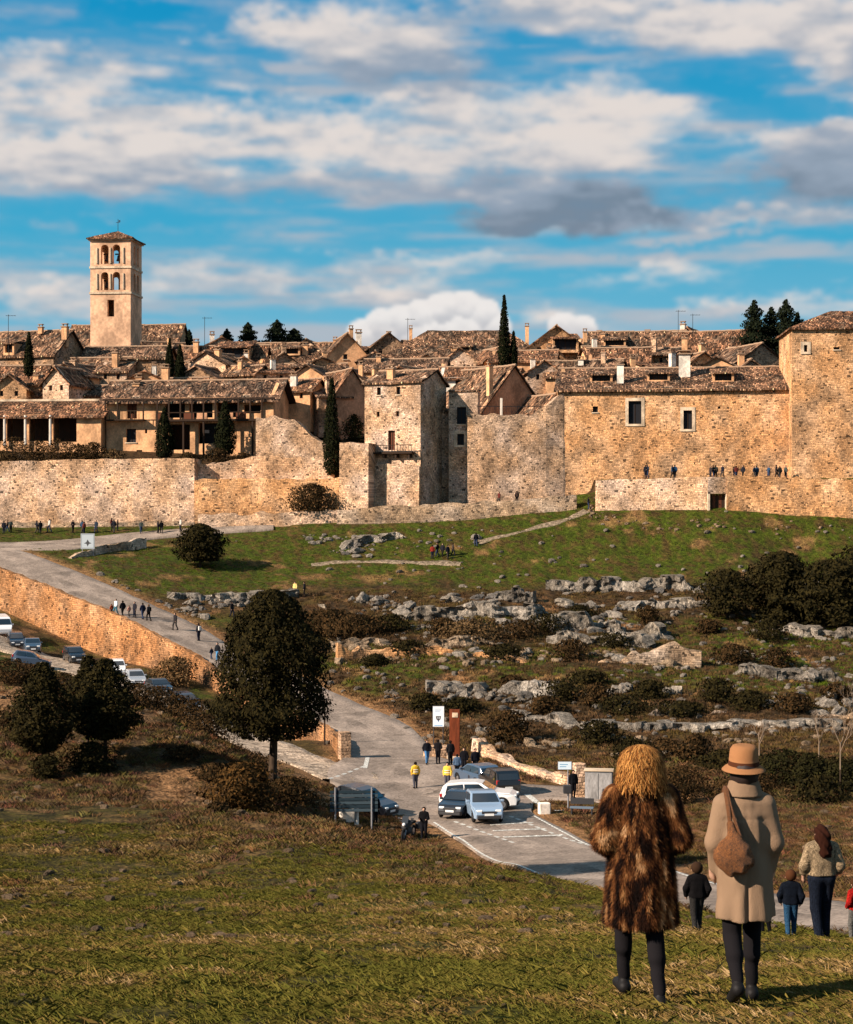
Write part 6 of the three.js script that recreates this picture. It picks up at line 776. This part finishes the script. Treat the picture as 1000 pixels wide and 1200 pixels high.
car('van', [228, 228, 226], 'white van at the head of the row on the dirt track', 2, 189, -1.2, dirtH, 0.92);
car('hatch', [22, 26, 34], 'dark car between the white van and the blue grey off roader', 19, 183.5, -1.25, dirtH, 0.9);
car('suv', [58, 76, 92], 'blue grey off road car parked by the retaining wall', 38, 179.5, -1.3, dirtH, 0.9);
car('suv', [18, 18, 20], 'black off road car alone on the open dirt track', 87, 174.5, -1.15, dirtH, 0.9);
car('hatch', [60, 74, 92], 'blue car half hidden behind the heath shrubs', 36, 165, 0.1, dirtH, 0.9);
car('suv', [232, 230, 226], 'white car parked nose out on the dirt track', 137, 167.5, -1.35, dirtH, 0.86);
car('hatch', [150, 154, 158], 'silver car parked next to the white one on the dirt track', 159, 162.5, -1.25, dirtH, 0.9);
car('sedan', [30, 40, 48], 'dark teal car in the row below the bramble shrub', 186, 157.5, -1.1, dirtH, 0.9);
car('hatch', [24, 22, 24], 'black car at the low end of the row on the dirt track', 218, 148.5, -1.0, dirtH, 0.9);
{ // motorcycle
  const t = thing('motorcycle', 'black touring motorcycle parked at the edge of the junction', 'motorcycle', onG(479, 99, road0), -Math.PI / 2 - 0.35);
  for (const x of [-.72, .75]) { const w = part('wheel', new THREE.TorusGeometry(.27, .07, 8, 20), tyreM, t); w.position.set(x, .33, 0); part('hub', new THREE.CylinderGeometry(.18, .18, .06, 14).rotateX(Math.PI / 2), rimM, w); }
  part('fairing', netMesh(union([[.55, .75, 0, .2, .3, .9, 0, .22], [.1, .9, 0, .2, -.2, .85, 0, .15], [0, .5, 0, .22, .3, .45, 0, .2]], .1), V(-.6, .1, -.5), V(1, 1.3, .5), .04), trimM, t); part('seat', new RoundedBoxGeometry(.8, .14, .32, 2, .06).translate(-.4, .86, 0), tyreM, t); part('windscreen', new THREE.PlaneGeometry(.36, .42).rotateY(Math.PI / 2).rotateZ(0.5).translate(.52, 1.15, 0), glass, t);
  part('handlebar', join([bar(V(.35, 1.02, -.4), V(.42, 1.08, 0), .02), bar(V(.42, 1.08, 0), V(.35, 1.02, .4), .02)]), trimM, t); for (const s of [-1, 1]) { part('pannier', new RoundedBoxGeometry(.5, .36, .2, 2, .05).translate(-.62, .68, s * .34), trimM, t); part('fork', bar(V(.75, .33, s * .09), V(.5, .95, s * .09), .03), rimM, t); part('mirror', new RoundedBoxGeometry(.04, .1, .16, 2, .02).translate(.45, 1.2, s * .38), trimM, t); }
  part('headlight', new THREE.SphereGeometry(.1, 12, 8).translate(.72, .9, 0), lampM, t);
}
// ------------------------------------------------------------------ signs and street furniture
function sheet(w, h, draw) { const c = document.createElement('canvas'); c.width = 256; c.height = Math.round(256 * h / w); const g = c.getContext('2d'); draw(g, c.width, c.height); const t = new THREE.CanvasTexture(c); t.colorSpace = THREE.SRGBColorSpace; return new THREE.MeshStandardMaterial({ map: t, roughness: 0.6 }); }
const steel = std({ color: C(0.35, 0.35, 0.36), metalness: 0.7, roughness: 0.5 }), corten = std({ map: rep(plasterTex([0.40, 0.20, 0.12]), 0.8), roughness: 0.9 });
{
  const t = thing('information_panel', 'white information panel with a dark emblem on posts beside the rusty stele', 'sign', onG(514, 133)); const m = sheet(.85, 1.55, (g, w, h) => { g.fillStyle = '#e8ecee'; g.fillRect(0, 0, w, h); g.fillStyle = '#8aa6c0'; for (let i = 0; i < 3; i++) g.fillRect(w * .2, h * (.12 + i * .06), w * (.6 - i * .08), h * .025); g.fillStyle = '#3c3632'; g.beginPath(); g.moveTo(w * .26, h * .48); g.lineTo(w * .74, h * .48); g.lineTo(w * .68, h * .64); g.lineTo(w * .5, h * .72); g.lineTo(w * .32, h * .64); g.fill(); g.fillStyle = '#cfd8de'; g.fillRect(w * .42, h * .52, w * .05, h * .1); g.fillRect(w * .55, h * .52, w * .05, h * .1); g.fillStyle = '#2a6ca6'; g.beginPath(); g.moveTo(w * .42, h * .7); g.lineTo(w * .58, h * .7); g.lineTo(w * .5, h * .78); g.fill(); g.fillStyle = '#7fb0d8'; g.fillRect(w * .12, h * .92, w * .76, h * .05); });
  part('board', box(.85, 1.55, .05, 0, 2.85, 0), steel, t); part('face', new THREE.PlaneGeometry(.82, 1.5).translate(0, 2.85, .031), m, t); for (const s of [-1, 1]) part('post', cyl(.04, .04, 2.3, s * .35, 1.0, -.02, 8), trimM, t);
  const b = onG(511, 132); lone('stone_bench', metreUV(new RoundedBoxGeometry(1.8, 1.0, .7, 2, .06).translate(0, .45, 0)), M.house, 'low block of pale masonry under the white information panel', 'masonry block', b, 0.1);
  const s = thing('stele', 'tall rusty steel stele standing beside the junction', 'monument', onG(533, 131), -0.15); part('slab', box(.74, 3.7, .3, 0, 1.75, 0), corten, s); part('crest_plate', box(.42, .34, .04, .05, 3.2, .17), M.lintel, s); part('footing', box(1.1, .3, .6, 0, .05, 0), M.lintel, s);
}
{
  const t = thing('road_sign', 'grey road sign with a black cross mark at the bend of the upper road', 'sign', onG(103, 219), -0.2); const m = sheet(1.9, 2.1, (g, w, h) => { g.fillStyle = '#7c868c'; g.fillRect(0, 0, w, h); g.fillStyle = '#98a2a8'; g.fillRect(w * .08, h * .08, w * .84, h * .84); g.fillStyle = '#22262a'; g.beginPath(); g.moveTo(w * .5, h * .38); g.lineTo(w * .62, h * .56); g.lineTo(w * .8, h * .64); g.lineTo(w * .6, h * .68); g.lineTo(w * .5, h * .86); g.lineTo(w * .42, h * .68); g.lineTo(w * .22, h * .64); g.lineTo(w * .4, h * .56); g.fill(); });
  part('board', box(1.8, 1.9, .06, 0, 1.75, 0), steel, t); part('face', new THREE.PlaneGeometry(1.74, 1.84).translate(0, 1.75, .036), m, t); for (const s of [-1, 1]) part('post', cyl(.05, .05, 1.6, s * .7, .5, -.02, 8), steel, t);
}
{ // notice board of dark slats seen from behind
  const t = thing('notice_board', 'dark slatted notice board on two posts at the junction edge', 'notice board', onG(415, 101), 0.05); const y = T1c(t.position.x, t.position.z); t.position.y = Math.max(t.position.y, y - .2); for (let i = 0; i < 6; i++) part('slat', new RoundedBoxGeometry(2.7, .16, .05, 1, .01).translate(0, 1.0 + i * .205, 0), i % 2 ? std({ color: C(0.02, 0.035, 0.045) }) : std({ color: C(0.05, 0.075, 0.09) }), t); for (const s of [-1.05, 1.0]) part('post', cyl(.05, .05, 2.4, s, 1.1, .06, 8), steel, t);
  lone('concrete_block', metreUV(new RoundedBoxGeometry(.9, .7, .7, 2, .06).translate(0, .3, 0)), M.white, 'pale concrete block under the slatted notice board', 'block', onG(408, 102.5), 0.3); lone('boundary_post', join([cyl(.14, .12, 1.0, 0, .5, 0, 10), new THREE.SphereGeometry(.12, 10, 6).translate(0, 1, 0)]), M.white, 'short white boundary post under the slatted notice board', 'post', onG(418, 101.5));
}
{
  const t = thing('direction_sign', 'pale blue direction sign on a thin post at the side road', 'sign', onG(662, 111)); const m = sheet(.85, .5, (g, w, h) => { g.fillStyle = '#cfdfe8'; g.fillRect(0, 0, w, h); g.fillStyle = '#6f9cbc'; g.fillRect(w * .12, h * .3, w * .62, h * .12); g.fillRect(w * .12, h * .58, w * .5, h * .12); });
  part('board', box(.85, .5, .04, 0, 2.35, 0), steel, t); part('face', new THREE.PlaneGeometry(.82, .47).translate(0, 2.35, .025), m, t); part('post', cyl(.04, .04, 2.3, .2, 1.1, -.03, 8), steel, t);
  const c = thing('litter_bin', 'dark litter bin on a pole beside the direction sign', 'bin', onG(665, 108.5)); part('bin', new RoundedBoxGeometry(.5, .5, .4, 2, .05).translate(0, 1.25, 0), trimM, c); part('pole', cyl(.05, .05, 1.1, .05, .5, 0, 8), steel, c);
  const p = onG(679, 114); lone('stone_pillar', metreUV(new RoundedBoxGeometry(.7, 2.6, .7, 2, .05).translate(0, 1.1, 0)), M.house, 'square warm stone pillar behind the direction sign', 'pillar', p, 0.2);
  const k = thing('utility_cabinet', 'plain grey utility cabinet by the side road', 'cabinet', onG(702, 113), -0.15); part('body', new RoundedBoxGeometry(1.7, 2.1, .8, 2, .03).translate(0, 1.0, 0), std({ map: rep(plasterTex([0.5, 0.5, 0.5]), 0.5) }), k); for (const s of [-1, 1]) part('door', box(.8, 1.85, .03, s * .42, 1.0, .41), std({ map: rep(plasterTex([0.56, 0.55, 0.54]), 0.5) }), k); part('roof', box(1.85, .08, .95, 0, 2.09, 0), M.lintel, k);
  const b = thing('bench', 'dark metal bench with blue grey seat by the litter bin', 'bench', onG(682, 106.5), -0.2); part('seat', box(1.4, .07, .45, 0, .45, 0), std({ color: C(.12, .16, .2) }), b); part('backrest', box(1.4, .35, .05, 0, .8, -.22), trimM, b); for (const s of [-1, 1]) part('leg', box(.07, .5, .4, s * .6, .22, 0), trimM, b);
  lone('kerb_stone', metreUV(new RoundedBoxGeometry(.7, .75, .5, 2, .08).translate(0, .3, 0)), M.white, 'white painted kerb stone at the corner of the side road', 'kerb stone', onG(638, 107), 0.2);
}
console.log('vehicles and signs done');

// ------------------------------------------------------------------ the two women in front, built at close range
const wool = (r, g, b) => std({ color: C(...col(r, g, b)), bumpMap: rep(detailBump, 7), bumpScale: 0.004, roughness: 1 });
function coatField(prof, hem, sleeves, collar, folds) {
  const at = (y) => { for (let i = 1; i < prof.length; i++) if (y <= prof[i][0]) { const a = prof[i - 1], b = prof[i], t = clamp((y - a[0]) / (b[0] - a[0])); const s = t * t * (3 - 2 * t); return [mix(a[1], b[1], s), mix(a[2], b[2], s)]; } return [prof[prof.length - 1][1], prof[prof.length - 1][2]]; };
  const topY = prof[prof.length - 1][0];
  return (x, y, z) => { const [wx, wz] = at(clamp(y, hem, topY)); const a = Math.atan2(x, z), q = Math.hypot(x / wx, z / wz), f = folds(a, y); let d = (q - 1 - f) * Math.min(wx, wz); d = Math.max(d, y - topY); for (const s of sleeves) d = smin(d, cone(x, y, z, s), .05); for (const c of collar) d = smin(d, cone(x, y, z, c), .025); return Math.max(d, hem + 0.008 * Math.sin(a * 5) - y); };
}
const womanBones = (o) => { const J = skeleton(o); J.torso[0] = [-.055, .95, 0, .095, .055, .95, 0, .095]; J.arms = J.arms.map((b) => [b[0] * .88, b[1] - .01, b[2], b[3] * .92, b[4] * .92, b[5], b[6], b[7]]); J.legs = J.legs.map((b, i) => i % 2 ? [b[0], b[1], b[2], .05, b[4] * .95, b[5], b[6], .031] : [b[0], b[1], b[2], .085, b[4], b[5], b[6], .052]); J.legs.push(...J.legs.filter((_, i) => i % 2).map((b) => [mix(b[0], b[4], .12), mix(b[1], b[5], .12), mix(b[2], b[6], .12) + .012, .046, mix(b[0], b[4], .42), mix(b[1], b[5], .42), mix(b[2], b[6], .42) + .018, .05])); J.feet = J.feet.map((b) => [b[0] * .95, b[1], b[2], b[3] * .78, b[4] * .95, b[5], b[6] - .03, b[7] * .6]); return J; };
function womanBase(label, px, d, pose, legs, turn) {
  const x = XA(px, d), t = thing('person', label, 'person', V(x, ground(x, -d) + .01, -d), turn), J = womanBones(pose);
  part('body', netMesh(union([...J.torso, ...J.neck, ...J.head, ...J.arms, ...J.hands, ...J.legs, ...J.feet], .015), V(-.5, -.02, -.6), V(.5, 1.75, .55), .015), skin, t);
  const tr = union(grow(J.legs, .012), .02); part('trousers', netMesh((a, y, z) => Math.max(tr(a, y, z) + .004 * Math.sin(y * 46 + a * 30) * ss(.5, .1, y), y - .84, .1 - y), V(-.3, .05, -.5), V(.3, 1.05, .5), .012), legs, t);
  const bt = union([...grow(J.feet, .016), ...J.legs.slice(0, 4).filter((_, i) => i % 2).map((b) => { const k = .34; return [mix(b[4], b[0], k), mix(b[5], b[1], k), mix(b[6], b[2], k), .047, b[4], b[5], b[6], .038]; })], .02); part('boots', netMesh(bt, V(-.3, -.03, -.5), V(.3, .45, .5), .011), new THREE.MeshPhysicalMaterial({ color: C(0.008, 0.007, 0.007), roughness: 0.6, specularIntensity: 0.3, side: THREE.DoubleSide }), t);
  return t;
}
const blackLegs = new THREE.MeshPhysicalMaterial({ color: C(0.009, 0.008, 0.009), roughness: 1, specularIntensity: 0.15, side: THREE.DoubleSide });
{ // woman in the patchwork fur coat
  const t = womanBase('woman in a long patchy brown fur coat and black leggings with bushy auburn hair', 751, 12.15, { stride: -0.2, bend: 0.9, out: 0.1, lift: 0, armSwing: 0 }, blackLegs, 0.06);
  const sl = []; for (const s of [-1, 1]) sl.push([s * .185, 1.39, .01, .088, s * .27, 1.12, .04, .078], [s * .27, 1.12, .04, .078, s * .19, 1.03, -.2, .065]);
  const f = coatField([[.53, .26, .215], [.8, .25, .2], [1.1, .22, .175], [1.3, .205, .15], [1.42, .155, .11], [1.5, .09, .085]], .54, sl, [[0, 1.47, .01, .11, 0, 1.53, .0, .10]], (a, y) => .05 * Math.sin(a * 6 + y * 1.5) * ss(1.2, .7, y) + .05 * (n3(Math.cos(a) * 4, y * 6, Math.sin(a) * 4) - .5) + .03 * (n3(Math.cos(a) * 9, y * 14, Math.sin(a) * 9) - .5));
  const g = netMesh(f, V(-.55, .45, -.5), V(.55, 1.7, .5), .014); const fc = [col(38, 23, 15), col(78, 48, 28), col(138, 98, 62), col(22, 14, 10), col(104, 66, 38), col(172, 134, 96)];
  const tone = (x, y, z) => { const a = Math.atan2(x, z), u = n3(a * 6, y * 9, 1.5), v = n3(a * 16 + 4, y * 22, 7.5), q = u * 0.5 + v * 0.5; return q < .36 ? fc[3] : q < .46 ? fc[0] : q < .54 ? fc[1] : q < .62 ? fc[4] : q < .7 ? fc[2] : fc[5]; };
  { const p = g.attributes.position, c = new Float32Array(p.count * 3); for (let i = 0; i < p.count; i++) c.set(tone(p.getX(i), p.getY(i), p.getZ(i)).map((q) => q * .8), i * 3); g.setAttribute('color', new THREE.BufferAttribute(c, 3)); }
  t.scale.x = 0.95; const coat = part('fur_coat', g, std({ vertexColors: true, roughness: 1 }), t);
  const sm = new MeshSurfaceSampler(coat); sm.randomFunction = R; if (sm.setRandomGenerator) sm.setRandomGenerator(R); sm.build(); const N = 60000, pos = new Float32Array(N * 9), cl = new Float32Array(N * 9), nr = new Float32Array(N * 9), P0 = V(), Nn = V(); for (let i = 0; i < N; i++) { sm.sample(P0, Nn); const L = rr(.02, .042), dir = V(Nn.x * .55 + rr(-.35, .35), -.75 + rr(-.3, .3), Nn.z * .55 + rr(-.35, .35)).normalize(), sd = V().crossVectors(dir, Nn).normalize().multiplyScalar(rr(.0014, .0032)); const b = P0, e = P0.clone().addScaledVector(dir, L).addScaledVector(Nn, .006); pos.set([b.x - sd.x, b.y - sd.y, b.z - sd.z, b.x + sd.x, b.y + sd.y, b.z + sd.z, e.x, e.y, e.z], i * 9); const c = tone(P0.x + rr(-.01, .01), P0.y + rr(-.015, .015), P0.z), k = rr(.7, 1.35); for (let q = 0; q < 3; q++) { cl.set(c.map((h) => h * k), i * 9 + q * 3); nr.set([Nn.x * .8, Nn.y * .8 + .25, Nn.z * .8], i * 9 + q * 3); } }
  const fg = new THREE.BufferGeometry(); fg.setAttribute('position', new THREE.BufferAttribute(pos, 3)); fg.setAttribute('color', new THREE.BufferAttribute(cl, 3)); fg.computeVertexNormals(); part('fur_strands', fg, std({ vertexColors: true, roughness: 0.9 }), coat).userData.kind = 'stuff';
  const hf = (x, y, z) => { let d = (Math.hypot(x / .135, (y - 1.595) / .14, (z - .015) / .135) - 1) * .135; d = smin(d, (Math.hypot(x / .15, (y - 1.51) / .095, (z - .03) / .135) - 1) * .1, .06); d += .018 * (n3(x * 22, y * 14, z * 22) - .5); return Math.max(d, -(z + .075)); };
  const hair = part('hair', netMesh(hf, V(-.3, 1.3, -.25), V(.3, 1.85, .3), .012), std({ color: C(...col(120, 68, 30)), roughness: 0.7 }), t);
  const hp = [], hc = [], hn = [], hi = []; for (let i = 0; i < 9000; i++) { const a = rr(-2.5, 2.5), w = rr(.0008, .002), c0 = R() < .5 ? col(178, 126, 70) : R() < .5 ? col(128, 80, 40) : col(74, 44, 24), s0 = rr(.0, 1.2), len = rr(.6, 1.75), fl = rr(-.012, .03); for (let k = 0; k <= 4; k++) { const ph = Math.min(s0 + len * k / 4, 1.85 + .75 * HV[(i * 7) & 255]), yy = ph < 1.57 ? 1.595 + .145 * Math.cos(ph) : 1.595 - (ph - 1.57) * .19, rad = (ph < 1.57 ? Math.sin(ph) * .138 : .138 + (ph - 1.57) * .03) + fl * k / 4 + .004 * Math.sin(ph * 9 + i); const x = Math.sin(a + .13 * Math.sin(ph * 6 + i * 1.7)) * rad * 1.05, z = Math.cos(a) * rad * .98 + .015; const tx = Math.cos(a) * w, tz = -Math.sin(a) * w; const v = hp.length / 3; hp.push(x - tx, yy, z - tz, x + tx, yy, z + tz); for (let q = 0; q < 2; q++) { hc.push(...c0); hn.push(Math.sin(a), .3, Math.cos(a)); } if (k) hi.push(v - 2, v - 1, v, v, v - 1, v + 1); } }
  const hg = new THREE.BufferGeometry(); hg.setAttribute('position', new THREE.Float32BufferAttribute(hp, 3)); hg.setAttribute('color', new THREE.Float32BufferAttribute(hc, 3)); hg.setIndex(hi); hg.computeVertexNormals(); part('hair_strands', hg, std({ vertexColors: true, roughness: 0.9 }), hair).userData.kind = 'stuff';
}
{ // woman in the beige coat and hat
  const pose = { stride: 0.2, bend: 0.3, out: 0.02, lift: 0.15, armSwing: 0 }, t = womanBase('woman in a beige wool coat, tan felt hat and black leggings with a shoulder bag', 872, 12.05, pose, blackLegs, -0.03);
  const sl = grow(womanBones(pose).arms, .019);
  const f = coatField([[.6, .21, .19], [.85, .198, .172], [1.1, .182, .15], [1.28, .185, .14], [1.38, .178, .118], [1.45, .125, .092], [1.5, .075, .072]], .61, sl, [], (a, y) => .05 * Math.sin(a * 7 + y * 2.4 + 1 + 1.5 * n2(a * 2, y * 3)) * ss(1.2, .75, y) + .035 * Math.sin(y * 26 + a * 3.5) * ss(1.0, 1.12, y) * ss(1.42, 1.25, y) - (.09 * ss(.98, .8, y) + .03) * Math.exp(-Math.pow(a / .07, 2)) - .05 * Math.exp(-Math.pow((y - 1.27 - .02 * Math.cos(a)) / .012, 2)) * ss(1.3, 1.0, Math.abs(a)) + .03 * Math.sin(y * 38 + a * 6) * ss(1.05, 1.2, y) * ss(1.4, 1.25, y) * .4 + .09 * (n3(Math.cos(a) * 4, y * 7, Math.sin(a) * 4) - .5));
  const wl = wool(130, 107, 86); t.scale.x = 0.94; part('coat', netMesh(f, V(-.5, .5, -.45), V(.5, 1.65, .45), .011), wl, t);
  part('collar', netMesh((x, y, z) => { const q = Math.hypot(x / 1.15, z - .005), r = .098 - (y - 1.45) * .28; return Math.max(Math.abs(q - r) - .016, 1.43 - y, y - 1.53 - .01 * Math.cos(Math.atan2(x, z))); }, V(-.22, 1.38, -.2), V(.22, 1.6, .2), .009), wl, t);
  part('scarf', new THREE.TorusGeometry(.068, .022, 8, 20).rotateX(Math.PI / 2).translate(0, 1.525, 0), std({ color: C(...col(150, 52, 40)), roughness: 1 }), t);
  part('hair', netMesh((x, y, z) => Math.max((Math.hypot(x / .108, (y - 1.585) / .12, (z - .01) / .118) - 1) * .108 + .008 * n3(x * 40, y * 20, z * 40), -(z + .05)), V(-.2, 1.4, -.2), V(.2, 1.8, .25), .012), std({ color: C(...col(38, 24, 18)), roughness: 0.7 }), t);
  const hat = part('hat', new THREE.LatheGeometry([[0, .142], [.045, .143], [.08, .135], [.098, .11], [.104, .06], [.108, .004], [.135, -.008], [.155, -.026], [.157, -.033], [.134, -.018], [.106, -.012], [.1, -.012]].map((q) => new THREE.Vector2(...q)), 40).translate(0, 0, 0), wool(150, 106, 72), t); hat.position.set(0, 1.628, -.01); hat.rotation.x = .06; hat.scale.set(1, 1, 1.08); part('hat_band', new THREE.CylinderGeometry(.107, .111, .03, 36, 1, true).translate(0, .02, 0), std({ color: C(...col(70, 42, 28)), roughness: 0.9 }), hat);
  // the shoulder bag hangs from her shoulder
  const b = thing('shoulder_bag', 'slouchy tan woven shoulder bag hanging on the back of the beige coat', 'bag', t.position.clone(), t.rotation.y), leather = std({ color: C(...col(168, 104, 52)), map: rep(detailTex, 9), bumpMap: rep(detailBump, 14), bumpScale: .008, roughness: .7 });
  const bf = (x, y, z) => { let d = (Math.hypot((x + .10 - (1.1 - y) * .06) / .135, (y - 1.055) / .125, (z - .215) / .062) - 1) * .062; d = smin(d, cone(x, y, z, [-.08, 1.1, .21, .055, -.115, 1.27, .185, .022]), .05); return d + .006 * Math.sin(x * 60 + y * 40) * .5 + .008 * (n3(x * 26, y * 26, z * 26) - .5); };
  part('bag_body', netMesh(bf, V(-.32, .85, .08), V(.12, 1.36, .34), .009), leather, b);
  const tube = (pts, r) => new THREE.TubeGeometry(new THREE.CatmullRomCurve3(pts), 24, r, 6); part('strap', tube([V(-.115, 1.25, .19), V(-.125, 1.36, .165), V(-.13, 1.455, .07), V(-.125, 1.475, -.02), V(-.12, 1.38, -.12), V(-.11, 1.2, -.16)], .016), leather, b); part('strap', tube([V(-.03, 1.12, .22), V(-.07, 1.24, .2), V(-.11, 1.38, .15), V(-.118, 1.462, .06), V(-.11, 1.48, -.02)], .013), leather, b);
}
// family beyond them
{
  const fine = { woman: figureGeos({ stride: 0.06, bend: 0.35, out: 0.05 }, .018, { hem: .98, puff: .035 }), kid: figureGeos({ hs: 1.4, stride: 0.1, bend: 0.3, out: 0.08 }, .02, { hem: .88, puff: .035 }), kid2: figureGeos({ hs: 1.4, stride: -0.08, bend: 0.5, out: 0.06 }, .02, { hem: .85, puff: .035 }) };
  person('woman with long dark hair in a cream jacket and jeans beyond the two women', onG(963, 25.2), 0.15, { h: 1.62, geos: fine.woman, jacket: [160, 138, 112], trousers: [34, 40, 54], hair: [44, 24, 16], style: 'long' });
  person('small child in a dark padded jacket and bright blue jeans beside the woman in cream', onG(927, 25.4), -0.1, { h: 0.92, hs: 1.4, geos: fine.kid, jacket: [26, 32, 44], trousers: [54, 92, 128], hair: [70, 44, 28] });
  person('child in a red jacket beside the woman in cream', onG(1003, 25.2), 0.4, { h: 0.86, hs: 1.4, geos: fine.kid2, jacket: [186, 40, 36], trousers: [120, 118, 116], hair: [60, 40, 26] });
  person('toddler in black half hidden behind the beige coat', onG(898, 25.6), 0.2, { h: 0.68, hs: 1.4, geos: fine.kid2, jacket: [24, 22, 24], trousers: [24, 24, 28], hair: [40, 30, 24] });
  person('child in a dark coat with pale leggings half hidden behind the fur coat', onG(817, 25.5), 0.1, { h: 0.95, hs: 1.4, geos: fine.kid, jacket: [30, 28, 30], trousers: [60, 58, 58], hair: [50, 36, 26] });
}
console.log('people done');
renderer.render(scene, camera);
